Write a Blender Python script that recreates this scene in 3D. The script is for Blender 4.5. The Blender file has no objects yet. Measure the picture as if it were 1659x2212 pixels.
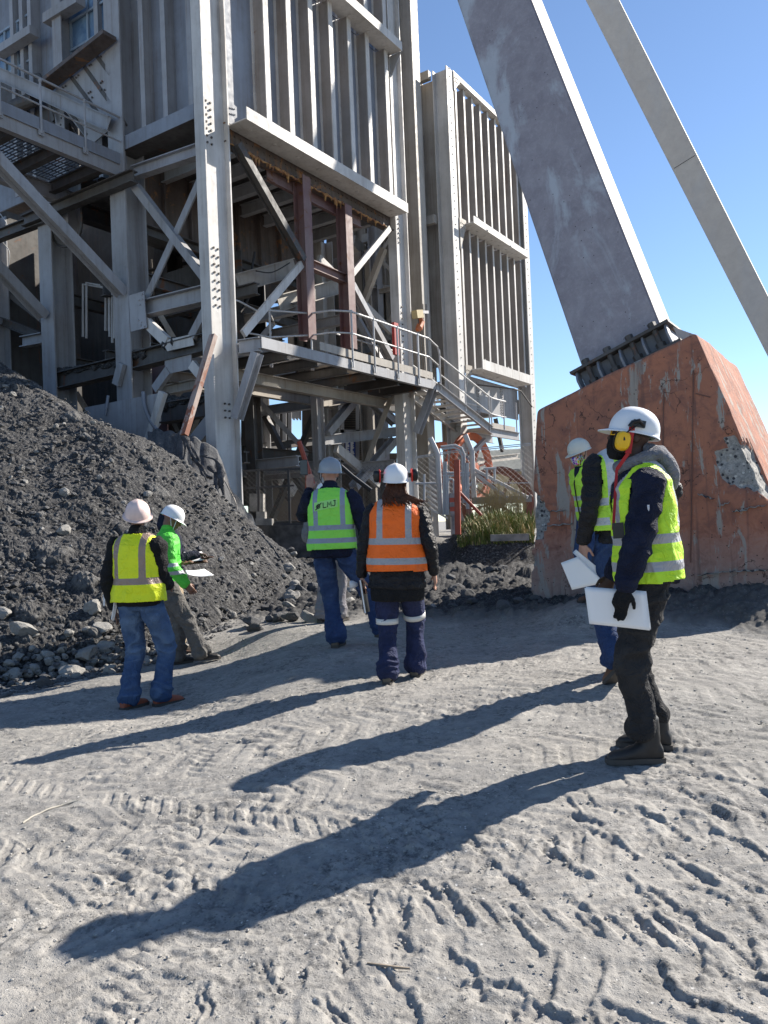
import bpy, bmesh, math, random
import numpy as np
from mathutils import Vector, Matrix, noise
V = Vector
random.seed(7)
rad = math.radians

# ------------------------------------------------------------------ camera, sky, sun
FPX = 1700.0                       # focal length in pixels of a 1659 x 2212 picture
CAM = V((0, 0, 1.30))
CR = Matrix.Rotation(rad(90 + 0.8), 3, 'X') @ Matrix.Rotation(-0.040, 3, 'Z')
scene = bpy.context.scene
cam_d = bpy.data.cameras.new('camera')
cam = bpy.data.objects.new('camera', cam_d)
scene.collection.objects.link(cam)
cam.matrix_world = Matrix.Translation(CAM) @ CR.to_4x4()
cam_d.sensor_fit = 'VERTICAL'
cam_d.sensor_height = 36
cam_d.lens = 36 * FPX / 2212
cam_d.clip_start = 0.05
cam_d.clip_end = 3000
scene.camera = cam

SUN_AZ = (0.84, 0.543)              # horizontal direction towards the sun
SUN_EL = rad(33.5)
world = bpy.data.worlds.new('World')
scene.world = world
world.use_nodes = True
wn = world.node_tree.nodes
wl = world.node_tree.links
sky = wn.new('ShaderNodeTexSky')
sky.sky_type = 'NISHITA'
sky.sun_disc = False
sky.sun_elevation = SUN_EL
sky.sun_rotation = math.atan2(SUN_AZ[0], SUN_AZ[1])
sky.altitude = 1600
sky.air_density = 1.0
sky.dust_density = 0.15
sky.ozone_density = 3.0
bg = wn['Background']
wl.new(sky.outputs[0], bg.inputs[0])
bg.inputs[1].default_value = 0.089
sd = bpy.data.lights.new('sun', 'SUN')
sd.energy = 5.0
sd.angle = rad(0.5)
sd.color = (1.0, 0.93, 0.83)
sun = bpy.data.objects.new('sun', sd)
scene.collection.objects.link(sun)
sdir = V((SUN_AZ[0] * math.cos(SUN_EL), SUN_AZ[1] * math.cos(SUN_EL), math.sin(SUN_EL)))
sun.rotation_euler = sdir.to_track_quat('Z', 'Y').to_euler()
scene.view_settings.view_transform = 'Standard'
scene.view_settings.look = 'None'
scene.view_settings.exposure = 1.08
scene.view_settings.gamma = 1.0
scene.cycles.max_bounces = 5
scene.cycles.diffuse_bounces = 2

# ------------------------------------------------------------------ where things stand
def ray(px, py):
    return CR @ V(((px - 829.5) / FPX, -(py - 1106) / FPX, -1))
def at_y(px, py, Y):
    v = ray(px, py)
    return CAM + v * (Y / v.y)
def at_z(px, py, z):
    v = ray(px, py)
    return CAM + v * ((z - CAM.z) / v.z)
OT = V((-3.15, 15.75, 0))
AR = V((0.552, 0.834, 0)).normalized()     # along the sunlit face of the bins
AL = V((-AR.y, AR.x, 0))                   # along the shaded face
def F(a, b, z):
    return OT + AR * a + AL * b + V((0, 0, z))
def on(px, py, P0, n):
    v = ray(px, py)
    return CAM + v * ((P0 - CAM).dot(n) / v.dot(n))
def PR(p, b=0):                            # point on the plane b = const, as (a, z)
    w = on(p[0], p[1], OT + AL * b, AL) - OT
    return w.dot(AR), w.z
def PL(p, a=0):                            # point on the plane a = const, as (b, z)
    w = on(p[0], p[1], OT + AR * a, AR) - OT
    return w.dot(AL), w.z
def FR(p, b=0):
    a, z = PR(p, b)
    return F(a, b, z)
def FL(p, a=0):
    b, z = PL(p, a)
    return F(a, b, z)
# sources of measured points: crops of the survey photograph
def Z1(x, y): return (x * .329, y * .329)
def Z2(x, y): return (424.4 + x * .329, y * .329)
def Z3(x, y): return (848.9 + x * .4883, y * .4883)
def Z4(x, y): return (x * .329, 303.2 + y * .329)
def Z5(x, y): return (424.4 + x * .2924, 424.4 + y * .2924)
def Z6(x, y): return (x * .329, 667 + y * .329)
def Z7(x, y): return (424.4 + x * .2924, 727.6 + y * .2924)
def Z8(x, y): return (788.3 + x * .2559, 667 + y * .2559)

# ------------------------------------------------------------------ helpers
COL = scene.collection
def tag(o, label=None, cat=None, group=None, kind=None):
    if label: o['label'] = label
    if cat: o['category'] = cat
    if group: o['group'] = group
    if kind: o['kind'] = kind
    return o
def empty(name, loc, label, cat, group=None):
    o = bpy.data.objects.new(name, None)
    COL.objects.link(o)
    o.location = loc
    o.empty_display_size = 0.2
    return tag(o, label, cat, group)
def origin_of(p):
    v = V((0, 0, 0))
    while p is not None:
        v += p.location
        p = p.parent
    return v

class MB:
    def __init__(s):
        s.v = []; s.f = []; s.m = []; s.sm = False
    def quadmesh(s, pts, faces, mi=0):
        n = len(s.v)
        s.v += [tuple(p) for p in pts]
        for f in faces:
            s.f.append(tuple(n + i for i in f)); s.m.append(mi)
    def extrude(s, sec, p, q, ux, uy, mi=0, q_off=None):
        p = V(p); q = V(q)
        A = [p + ux * u + uy * w for u, w in sec]
        B = [q + ux * u + uy * w for u, w in sec]
        n = len(sec)
        fs = [tuple(range(n - 1, -1, -1)), tuple(range(n, 2 * n))]
        for i in range(n):
            j = (i + 1) % n
            fs.append((i, j, n + j, n + i))
        s.quadmesh(A + B, fs, mi)
    def axes(s, p, q, up):
        d = (V(q) - V(p)).normalized()
        up = V(up)
        ux = d.cross(up)
        if ux.length < 1e-4: ux = d.cross(V((1, 0, 0)))
        ux.normalize()
        uy = ux.cross(d).normalized()
        return ux, uy
    def ibeam(s, p, q, h=.3, w=.2, t=.02, up=(0, 0, 1), mi=0):
        ux, uy = s.axes(p, q, up)
        a, b, c = w / 2, h / 2, t / 2
        sec = [(-a, -b), (a, -b), (a, -b + t), (c, -b + t), (c, b - t), (a, b - t), (a, b), (-a, b), (-a, b - t), (-c, b - t), (-c, -b + t), (-a, -b + t)]
        s.extrude(sec, p, q, ux, uy, mi)
    def chan(s, p, q, h=.2, w=.08, t=.012, up=(0, 0, 1), flip=1, mi=0):
        ux, uy = s.axes(p, q, up)
        ux = ux * flip
        b = h / 2
        sec = [(0, -b), (w, -b), (w, -b + t), (t, -b + t), (t, b - t), (w, b - t), (w, b), (0, b)]
        if flip < 0: sec = sec[::-1]
        s.extrude(sec, p, q, ux, uy, mi)
    def angle(s, p, q, w=.1, t=.012, up=(0, 0, 1), flip=1, mi=0):
        ux, uy = s.axes(p, q, up)
        ux = ux * flip
        sec = [(0, 0), (w, 0), (w, t), (t, t), (t, w), (0, w)]
        if flip < 0: sec = sec[::-1]
        s.extrude(sec, p, q, ux, uy, mi)
    def bar(s, p, q, w=.1, h=.1, up=(0, 0, 1), mi=0):
        ux, uy = s.axes(p, q, up)
        a, b = w / 2, h / 2
        s.extrude([(-a, -b), (a, -b), (a, b), (-a, b)], p, q, ux, uy, mi)
    def box(s, c, hx, hy, hz, ax=None, ay=None, mi=0):
        ax = V(ax) if ax is not None else V((1, 0, 0)); ay = V(ay) if ay is not None else V((0, 1, 0))
        az = ax.cross(ay)
        c = V(c)
        s.extrude([(-hx, -hy), (hx, -hy), (hx, hy), (-hx, hy)], c - az * hz, c + az * hz, ax, ay, mi)
    def tube(s, pts, r=.02, n=8, mi=0, cap=True):
        pts = [V(p) for p in pts]
        rs = r if isinstance(r, (list, tuple)) else [r] * len(pts)
        d0 = (pts[1] - pts[0]).normalized()
        ref = V((0, 0, 1)) if abs(d0.z) < .9 else V((1, 0, 0))
        ux = d0.cross(ref).normalized()
        rings = []
        base = len(s.v)
        for i, p in enumerate(pts):
            if i == 0: d = pts[1] - pts[0]
            elif i == len(pts) - 1: d = pts[-1] - pts[-2]
            else: d = (pts[i + 1] - p).normalized() + (p - pts[i - 1]).normalized()
            d.normalize()
            ux = (ux - d * ux.dot(d)).normalized()
            uy = d.cross(ux)
            for k in range(n):
                t = 2 * math.pi * k / n
                s.v.append(tuple(p + (ux * math.cos(t) + uy * math.sin(t)) * rs[i]))
        for i in range(len(pts) - 1):
            for k in range(n):
                a = base + i * n + k; b = base + i * n + (k + 1) % n
                s.f.append((a, b, b + n, a + n)); s.m.append(mi)
        if cap:
            s.f.append(tuple(base + k for k in range(n - 1, -1, -1))); s.m.append(mi)
            e = base + (len(pts) - 1) * n
            s.f.append(tuple(e + k for k in range(n))); s.m.append(mi)
    def plate(s, poly, nrm, t=.015, mi=0):          # flat polygon with thickness t along nrm
        nrm = V(nrm).normalized()
        A = [V(p) - nrm * t / 2 for p in poly]
        B = [V(p) + nrm * t / 2 for p in poly]
        n = len(poly)
        fs = [tuple(range(n - 1, -1, -1)), tuple(range(n, 2 * n))]
        for i in range(n):
            j = (i + 1) % n
            fs.append((i, j, n + j, n + i))
        s.quadmesh(A + B, fs, mi)
    def bolt(s, c, nrm, r=.018, h=.02, mi=0):
        nrm = V(nrm).normalized()
        s.tube([V(c) - nrm * .002, V(c) + nrm * h], r, 6, mi)
    def build(s, name, mats, parent=None, smooth=False, label=None):
        me = bpy.data.meshes.new(name)
        off = origin_of(parent) if parent is not None else V((0, 0, 0))
        vs = [(x - off.x, y - off.y, z - off.z) for x, y, z in s.v]
        me.from_pydata(vs, [], s.f)
        if not isinstance(mats, (list, tuple)): mats = [mats]
        for m in mats: me.materials.append(m)
        if len(mats) > 1: me.polygons.foreach_set('material_index', s.m)
        bm = bmesh.new(); bm.from_mesh(me)
        bmesh.ops.recalc_face_normals(bm, faces=bm.faces)
        bm.to_mesh(me); bm.free()
        if smooth:
            me.polygons.foreach_set('use_smooth', [True] * len(me.polygons))
            if smooth == 'auto':
                me.set_sharp_from_angle(angle=rad(40))
        o = bpy.data.objects.new(name, me)
        COL.objects.link(o)
        if parent is not None: o.parent = parent
        if label: o['label'] = label
        return o
def one(name, mat, parent, fn, *a, smooth=False, label=None, **k):
    m = MB(); getattr(m, fn)(*a, **k)
    return m.build(name, mat, parent, smooth, label)

# ------------------------------------------------------------------ materials
class NT:
    def __init__(s, name):
        s.mat = bpy.data.materials.new(name); s.mat.use_nodes = True
        s.t = s.mat.node_tree; s.n = s.t.nodes; s.l = s.t.links
        s.b = s.n['Principled BSDF']; s.out = s.n['Material Output']
        s.co = None
    def node(s, t, **kw):
        n = s.n.new(t)
        for k, v in kw.items(): setattr(n, k, v)
        return n
    def geo(s, scale=(1, 1, 1), obj=True):
        tc = s.node('ShaderNodeTexCoord')
        mp = s.node('ShaderNodeMapping')
        mp.inputs['Scale'].default_value = scale
        s.l.new(tc.outputs['Object'], mp.inputs[0])
        return mp.outputs[0]
    def noise(s, co, scale, detail=4, rough=.55, dist=0):
        n = s.node('ShaderNodeTexNoise')
        n.inputs['Scale'].default_value = scale; n.inputs['Detail'].default_value = detail
        n.inputs['Roughness'].default_value = rough; n.inputs['Distortion'].default_value = dist
        s.l.new(co, n.inputs['Vector'])
        return n.outputs[0]
    def vor(s, co, scale, feature='F1', out=0):
        n = s.node('ShaderNodeTexVoronoi', feature=feature)
        n.inputs['Scale'].default_value = scale
        s.l.new(co, n.inputs['Vector'])
        return n.outputs[out]
    def ramp(s, v, lo, hi, a=0., b=1.):
        n = s.node('ShaderNodeMapRange', clamp=True)
        n.inputs[1].default_value = lo; n.inputs[2].default_value = hi
        n.inputs[3].default_value = a; n.inputs[4].default_value = b
        s.l.new(v, n.inputs[0])
        return n.outputs[0]
    def math(s, op, a, b=None):
        n = s.node('ShaderNodeMath', operation=op)
        for i, x in enumerate((a, b)):
            if x is None: continue
            if isinstance(x, (int, float)): n.inputs[i].default_value = x
            else: s.l.new(x, n.inputs[i])
        return n.outputs[0]
    def mix(s, fac, a, b, mode='MIX'):
        n = s.node('ShaderNodeMix', data_type='RGBA', blend_type=mode)
        for i, x in ((0, fac), (6, a), (7, b)):
            if isinstance(x, (int, float)): n.inputs[i].default_value = x
            elif isinstance(x, (tuple, list)): n.inputs[i].default_value = (*x, 1)
            else: s.l.new(x, n.inputs[i])
        return n.outputs[2]
    def attr(s, name):
        n = s.node('ShaderNodeAttribute', attribute_name=name)
        return n
    def color(s, c):
        if isinstance(c, tuple): s.b.inputs['Base Color'].default_value = (*c, 1)
        else: s.l.new(c, s.b.inputs['Base Color'])
    def rough(s, r, metal=0, spec=None):
        if isinstance(r, (int, float)): s.b.inputs['Roughness'].default_value = r
        else: s.l.new(r, s.b.inputs['Roughness'])
        s.b.inputs['Metallic'].default_value = metal
        if spec is not None: s.b.inputs['Specular IOR Level'].default_value = spec
    def bump(s, h, strength=.4, dist=.01):
        n = s.node('ShaderNodeBump')
        n.inputs['Strength'].default_value = strength; n.inputs['Distance'].default_value = dist
        s.l.new(h, n.inputs['Height'])
        s.l.new(n.outputs[0], s.b.inputs['Normal'])

def steel_mat(name, base, dust, rust=(.16, .07, .035), rust_amt=.1, rough=.6, seed=0., dirt=(.12, .105, .095), dirt_amt=.35):
    t = NT(name)
    co = t.geo(); 
    mp = t.node('ShaderNodeMapping'); mp.inputs['Location'].default_value = (seed, seed, seed)
    t.l.new(co, mp.inputs[0]); co = mp.outputs[0]
    st = t.node('ShaderNodeMapping'); st.inputs['Scale'].default_value = (5, 5, .35)
    t.l.new(co, st.inputs[0])
    sr = t.node('ShaderNodeMapping'); sr.inputs['Scale'].default_value = (9, 9, .22); t.l.new(co, sr.inputs[0])
    n5 = t.noise(sr.outputs[0], 1.3, 5, .7)
    n1 = t.noise(co, .9, 5, .6); n2 = t.noise(st.outputs[0], 1.6, 4, .6); n3 = t.noise(co, 7, 5, .65); n4 = t.noise(co, 2.1, 8, .7, .6)
    c = t.mix(t.ramp(n1, .35, .65), base, dust)
    c = t.mix(t.math('MULTIPLY', t.ramp(n2, .48, .75), dirt_amt), c, dirt)
    c = t.mix(t.math('MULTIPLY', t.ramp(n3, .55, .75), dirt_amt * .5), c, dirt)
    c = t.mix(t.math('MULTIPLY', t.math('MULTIPLY', t.ramp(n5, .55, .68), t.ramp(n1, .42, .55)), .25 + rust_amt * .6), c, tuple(x * .8 for x in rust))
    lo = .76 - rust_amt * .35
    c = t.mix(t.ramp(n4, lo, lo + .05), c, rust)
    t.color(c)
    t.rough(t.ramp(n3, .3, .7, rough - .1, rough + .15), 0, .35)
    t.bump(n3, .12, .01)
    return t.mat
M = {}
M['steel'] = steel_mat('painted_steel', (.36, .365, .385), (.29, .285, .285), rust_amt=.15)  # darker copy of the pale paint; shade of unlit faces in the colour
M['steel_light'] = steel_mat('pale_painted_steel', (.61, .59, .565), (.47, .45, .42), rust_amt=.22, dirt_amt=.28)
M['steel_blue'] = steel_mat('bluish_shaded_steel', (.26, .285, .33), (.20, .21, .235), rust_amt=.1)  # grey paint with bluish shade put into the colour
M['steel_tan'] = steel_mat('dusty_tan_steel', (.40, .365, .32), (.31, .28, .24), rust_amt=.25)
M['steel_dark'] = steel_mat('grimy_shaded_steel', (.115, .11, .105), (.065, .06, .057), rust_amt=.45, dirt=(.05, .045, .04), dirt_amt=.6)  # grime, plus tower interior shade put into the colour
M['steel_stain'] = steel_mat('rust_streaked_steel', (.14, .115, .105), (.09, .07, .06), rust=(.26, .13, .06), rust_amt=.55, dirt=(.05, .04, .035), dirt_amt=.75)
M['rib_web'] = steel_mat('dusty_shaded_rib_web', (.31, .285, .27), (.24, .22, .205), rust_amt=.2)  # brown dust, darkened further to carry the shade on rib sides
M['maroon'] = steel_mat('maroon_primed_steel', (.15, .07, .068), (.22, .15, .14), rust_amt=.5, dirt_amt=.4)
M['galv'] = steel_mat('galvanised_pipe', (.50, .50, .50), (.42, .41, .40), rust_amt=.12, rough=.5)
M['orange_steel'] = steel_mat('orange_painted_steel', (.56, .13, .05), (.50, .16, .08), rust_amt=.4)
M['black_void'] = steel_mat('near_black_steel', (.05, .048, .05), (.03, .03, .03), rust_amt=.1)  # near-black base stands in for deep shade on the cladding
def simple(name, c, rough=.6, metal=0, bump=0, bs=60, var=.12):
    t = NT(name)
    co = t.geo()
    n = t.noise(co, bs, 4, .6); n0 = t.noise(co, 6, 3, .5)
    d = tuple(max(0, x * (1 - var * 2)) for x in c)
    t.color(t.mix(t.ramp(n0, .35, .7), c, d))
    t.rough(rough, metal, .4)
    if bump: t.bump(n, bump, .004)
    return t.mat
# ------------------------------------------------------------------ numpy noise
def _hash(ix, iy, seed):
    h = (ix.astype(np.int64) * 374761393 + iy.astype(np.int64) * 668265263 + seed * 1442695041) & 0xFFFFFFFF
    h = ((h ^ (h >> 13)) * 1274126177) & 0xFFFFFFFF
    h = h ^ (h >> 16)
    return (h & 0xFFFFFF) / float(0xFFFFFF)
def vnoise(x, y, seed=0):
    ix = np.floor(x); iy = np.floor(y)
    fx = x - ix; fy = y - iy
    fx = fx * fx * (3 - 2 * fx); fy = fy * fy * (3 - 2 * fy)
    a = _hash(ix, iy, seed); b = _hash(ix + 1, iy, seed); c = _hash(ix, iy + 1, seed); d = _hash(ix + 1, iy + 1, seed)
    return (a * (1 - fx) + b * fx) * (1 - fy) + (c * (1 - fx) + d * fx) * fy
def fbm(x, y, oct=4, seed=0, gain=.5):
    s = 0; a = 1; t = 0
    for i in range(oct):
        s = s + a * vnoise(x * 2 ** i + i * 17.3, y * 2 ** i - i * 9.1, seed + i)
        t += a; a *= gain
    return s / t
def cells(x, y, seed=0):            # worley: distance to nearest point, and its random value
    ix = np.floor(x); iy = np.floor(y)
    best = np.full(x.shape, 9.); val = np.zeros(x.shape)
    for dx in (-1, 0, 1):
        for dy in (-1, 0, 1):
            cx = ix + dx; cy = iy + dy
            px = cx + _hash(cx, cy, seed); py = cy + _hash(cx, cy, seed + 5)
            d = np.hypot(px - x, py - y)
            v = _hash(cx, cy, seed + 9)
            m = d < best
            best = np.where(m, d, best); val = np.where(m, v, val)
    return best, val
def sstep(a, b, x):
    t = np.clip((x - a) / (b - a), 0, 1)
    return t * t * (3 - 2 * t)

# ------------------------------------------------------------------ ground level
CTRL = []
def gctrl(px, py, Y):
    p = at_y(px, py, Y); CTRL.append((p.x, p.y, p.z))
gctrl(1385, 1632, 4.11); gctrl(1300, 1470, 5.6); gctrl(868, 1478, 6.1); gctrl(735, 1405, 7.5)
gctrl(300, 1536, 6.4); gctrl(390, 1440, 8.2); gctrl(690, 1355, 8.9)
gctrl(1135, 1300, 10.0); gctrl(1640, 1275, 8.5); gctrl(1400, 1285, 9.2); gctrl(0, 1495, 7.5)
CTRL += [(1.0, 8.6, .06), (1.95, 7.5, .12), (2.15, 8.4, .40), (2.7, 7.6, .10), (1.2, 8.3, .12), (3.4, 7.3, .05), (.8, 7.4, .02), (-1, 2.5, -.05), (0, 2.2, -.02), (1.2, 2.3, 0.), (0, 1.2, 0), (-1.5, 1.5, -.05), (1.5, 1.2, 0), (3, 4, 0.02), (-4, 4, -.1), (-2.5, 15, .5), (0, 12.3, .22), (0, 14.2, .48), (0, 16.5, .72), (2, 17, .75), (2, 13.5, .42), (0, 20, .9), (5, 14, .3),
         (0, 26, .95), (3, 30, 1.0), (-10, 20, .8), (12, 25, .8), (8, 18, .6), (-10, 5, -.1), (10, 4, 0)]
def gbase(x, y):
    num = 0; den = 0
    for cx, cy, cz in CTRL:
        w = 1.0 / ((x - cx) ** 2 + (y - cy) ** 2 + .15) ** 1.5
        num = num + w * cz; den = den + w
    return num / den
def gz(x, y):
    return float(gbase(np.array([float(x)]), np.array([float(y)]))[0])

# heap: foot and ridge given per azimuth (x / y ratio seen from the camera)
HX = [-700, -300, 0, 120, 250, 350, 440, 520, 600, 660, 700]
HF = [6.6, 7.0, 7.6, 7.9, 8.3, 8.9, 9.6, 10.6, 12.0, 13.4, 14.6]        # foot distance
HS = [560, 650, 768, 838, 915, 962, 1025, 1108, 1180, 1222, 1262]        # silhouette row
HU = [(x - 829.5) / FPX for x in HX]
def heap_h(x, y):
    u = x / y
    df = np.interp(u, HU, HF); row = np.interp(u, HU, HS)
    px = u * FPX + 829.5
    tanr = (1130 - .04 * (px - 829.5) - row) / FPX
    d0 = y - df
    g = gbase(x, y)
    sl = np.interp(u, HU, [.62, .62, .62, .62, .62, .6, .56, .5, .42, .36, .3])
    zf = g + sl * d0
    zr = CAM.z + tanr * y                      # silhouette ray
    dr = (CAM.z - g + sl * df) / np.maximum(sl - tanr, .05)
    zt = CAM.z + tanr * dr
    back = zt - .10 * (y - dr)
    z = np.minimum(zf, back)
    k = .25
    hh = np.clip(.5 + .5 * (back - zf) / k, 0, 1)
    z = back * (1 - hh) + zf * hh - k * hh * (1 - hh)
    fall = sstep(-.36, -.10, u)
    return z, g, d0

# tracks pressed into the ground: polylines of measured points
def Y7(x, y): return (788.3 + x * .5248, 1394.6 + y * .5248)
def Y6(x, y): return (x * .5117, 1394.6 + y * .5117)
PITS = [[(1120,705),(1200,740),(1280,800)],[(925,780),(1000,810),(1075,865)],[(735,850),(800,890),(880,940)],[(515,900),(580,945),(640,1005)],
 [(300,980),(350,1030),(410,1090)],[(1460,580),(1540,600),(1640,640)],[(1290,630),(1370,665),(1450,710)],[(1460,800),(1540,825),(1610,880)],
 [(1250,880),(1320,920),(1390,970)],[(1060,970),(1150,1060)],[(1165,1015),(1270,1080),(1380,1170)],[(1370,1015),(1480,1055),(1590,1120)],
 [(1570,1000),(1659,1040)],[(830,1040),(880,1085),(920,1160)],[(590,1120),(630,1170),(670,1225)],[(335,1230),(385,1290),(440,1370)],
 [(75,1330),(130,1390),(180,1480)],[(1080,1100),(1170,1190)],[(1190,1120),(1260,1170)],[(150,1030),(140,1100)],[(110,1160),(160,1210)],
 [(1190,1330),(1260,1440),(1400,1480),(1550,1530)],[(1440,1330),(1500,1380),(1640,1430)],[(1560,1200),(1580,1340),(1659,1370)],
 [(740,1270),(710,1400),(640,1500)],[(940,1300),(920,1390),(860,1450),(910,1550)],[(1350,1230),(1340,1330)],[(700,1470),(780,1500),(760,1557)],[(1000,1480),(1150,1550)],
 [(440,1370),(560,1370),(610,1400),(590,1450)],[(60,950),(200,950),(245,985)]]
LINES7 = [[(1040,560),(1090,595),(1160,610)],[(1140,545),(1200,570),(1290,575)],[(1190,515),(1280,530),(1400,515),(1510,500)],[(1330,380),(1450,400),(1659,385)],[(1400,340),(1530,350),(1659,350)],
 [(1270,430),(1400,445),(1560,430)],[(1290,470),(1340,490),(1460,470)],[(1540,230),(1600,240),(1659,240)],[(1550,260),(1659,290)],[(1440,300),(1540,318),(1659,310)],[(900,620),(940,670),(1030,700)],[(880,720),(960,745)],
 [(830,640),(870,690),(880,720)],[(1340,90),(1380,110)],[(1450,95),(1500,112)],[(1540,70),(1600,95)],[(1320,120),(1380,130)],[(760,800),(800,830)]]
LINES6 = [[(590,630),(650,645),(760,640)],[(550,670),(600,690),(660,690)],[(510,730),(570,745),(660,745)],[(490,850),(560,860)],[(440,820),(520,835)],[(450,990),(510,980)],
 [(500,930),(580,935),(640,915)],[(520,990),(560,1020),(640,1000),(700,960)],[(390,1050),(520,1060),(610,1030)],[(530,1090),(570,1105),(680,1060)],[(390,1150),(540,1160),(640,1140)],
 [(835,680),(820,700)],[(825,740),(820,770)],[(805,930),(800,960)],[(820,1015),(815,1035)],[(790,550),(860,530),(910,515)],[(820,580),(900,570),(960,555)],[(980,600),(1030,610)],[(1010,680),(1100,650)],
 [(1080,730),(1200,690),(1260,660)],[(1020,620),(1200,580),(1270,620)],[(870,800),(930,750)],[(980,890),(1060,820)],[(640,730),(720,720)],[(700,900),(800,860)],
 [(520,1420),(640,1410)],[(500,1480),(600,1475)],[(1120,1310),(1150,1400)],[(1090,1310),(1130,1390)],[(1380,1210),(1430,1310)],[(1410,1210),(1450,1300)],[(1330,1470),(1400,1560)],[(1370,1460),(1440,1550)],
 [(820,1400),(810,1530)],[(850,1400),(860,1500)],[(505,1540),(515,1597)],[(560,1540),(575,1597)],[(1050,1550),(1060,1597)],[(1400,290),(1520,250)],[(1530,290),(1600,250)],[(1110,480),(1200,450),(1320,430)],[(1030,410),(1120,380)],
 [(1560,1010),(1550,1130)],[(1370,1140),(1470,1100)],[(280,560),(380,555)],[(60,800),(110,830)],[(270,740),(300,750)]]
STROKES = [( [Y7(*p) for p in s], .040, .0105) for s in PITS] + [([Y7(*p) for p in s], .024, .0065) for s in LINES7] + [([Y6(*p) for p in s], .024, .0070) for s in LINES6]
def stamp(x, y, z):
    for pts, w, dep in STROKES:
        g = [at_z(p[0], p[1], 0.0 if len(p) else 0) for p in pts]
        xs = [p.x for p in g]; ys = [p.y for p in g]
        m = (x > min(xs) - .3) & (x < max(xs) + .3) & (y > min(ys) - .3) & (y < max(ys) + .3)
        if not m.any(): continue
        X = x[m]; Yv = y[m]
        X2 = X + (vnoise(X * 14, Yv * 14, 3) - .5) * .025 + (vnoise(X * 47 + Yv * 31, Yv * 47 - X * 31, 13) - .5) * .012; Y2 = Yv + (vnoise(X * 14 + 7, Yv * 14, 4) - .5) * .025 + (vnoise(X * 47 + Yv * 31, Yv * 47 - X * 31, 14) - .5) * .012
        best = np.full(X.shape, 9.); sd = np.full(X.shape, 9.)
        for i in range(len(g) - 1):
            ax, ay = g[i].x, g[i].y; bx, by = g[i + 1].x - ax, g[i + 1].y - ay
            L2 = bx * bx + by * by + 1e-9; L = math.sqrt(L2)
            t = np.clip(((X2 - ax) * bx + (Y2 - ay) * by) / L2, 0, 1)
            d = np.hypot(X2 - ax - t * bx, Y2 - ay - t * by)
            nx, ny = -by / L, bx / L
            if nx * SUN_AZ[0] + ny * SUN_AZ[1] < 0: nx, ny = -nx, -ny
            sp = (X2 - ax) * nx + (Y2 - ay) * ny
            mm = d < best
            best = np.where(mm, d, best); sd = np.where(mm, sp, sd)
        t = sd / w
        prof = np.clip((t + 1.5) / 2.2, 0, 1) ** 1.2 * (1 - sstep(.45, .95, t))
        pit = -dep * prof * (1 - sstep(.8, 1.6, best / w)) * (.6 + .8 * vnoise(X * 11, Yv * 11, 8)) + .004 * (vnoise(X * 47 + Yv * 31, Yv * 47 - X * 31, 9) - .5) * (best < 1.5 * w)
        rim = dep * .5 * np.exp(-((sd - w * 1.15) / (w * .35)) ** 2) * (1 - sstep(1.1, 2.2, best / w)) * (.5 + vnoise(X * 14, Yv * 14, 18))
        z[m] += pit + rim
    return z
def rutfield(x, y):
    # chevron lug marks left by loader tyres in a few broad bands
    z = np.zeros(x.shape)
    for (x0, y0, ang, wid, per, amp, sd) in ((1.9, 2.6, rad(66), .42, .17, .016, 1), (-.75, 2.7, rad(100), .34, .125, .017, 2), (3.2, 4.6, rad(30), .45, .2, .018, 3), (1.45, 3.3, rad(12), .30, .13, .016, 12), (-1.15, 2.3, rad(108), .25, .12, .013, 9),
                                              (.35, 3.6, rad(25), .40, .16, .014, 4), (-2.6, 4.2, rad(20), .4, .17, .012, 5), (2.6, 7.0, rad(15), .5, .2, .016, 6), (1.0, 1.75, rad(10), .4, .14, .018, 7), (.2, 2.0, rad(95), .3, .13, .012, 8), (1.9, 4.6, rad(18), .35, .15, .015, 10), (.2, 5.0, rad(14), .4, .16, .010, 11)):
        c, s = math.cos(ang), math.sin(ang)
        u = (x - x0) * c + (y - y0) * s; v = -(x - x0) * s + (y - y0) * c + (.12 * np.sin(u * .8))
        u = u + .04 * (vnoise(x * 5, y * 5, 30 + sd) - .5)
        ph = (u + .55 * np.abs(v)) / per
        wv = np.abs((ph % 1) - .5) * 2
        mask = (1 - sstep(wid * .75, wid, np.abs(v))) * sstep(.30, .60, vnoise(x * 2.1 + sd * 5, y * 2.1, 50 + sd))
        z += amp * (sstep(.30, .62, wv + .3 * (vnoise(x * 26, y * 26, 77) - .5)) - .5) * mask * (.5 + vnoise(x * 7, y * 7, 78))
    z *= .5
    for (x0, y0, ang, wid, per, amp, sd) in ((1.75, 2.15, rad(158), .21, .105, .0085, 21), (1.45, 2.75, rad(155), .20, .105, .0075, 22), (-.95, 2.6, rad(97), .17, .085, .0075, 23)):
        c, s = math.cos(ang), math.sin(ang)
        u = (x - x0) * c + (y - y0) * s; v = -(x - x0) * s + (y - y0) * c + .03 * np.sin(u * 1.5)
        ph = (u + .75 * np.abs(v)) / per + .12 * vnoise(x * 6, y * 6, sd)
        wv = np.abs((ph % 1) - .5) * 2
        mask = (1 - sstep(wid * .8, wid, np.abs(v))) * sstep(.22, .5, vnoise(x * 2.5 + sd, y * 2.5, sd)) * sstep(.015, .03, np.abs(v))
        z += amp * (sstep(.35, .6, wv + .2 * (vnoise(x * 30, y * 30, 79) - .5)) - .5) * mask
    return z
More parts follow.
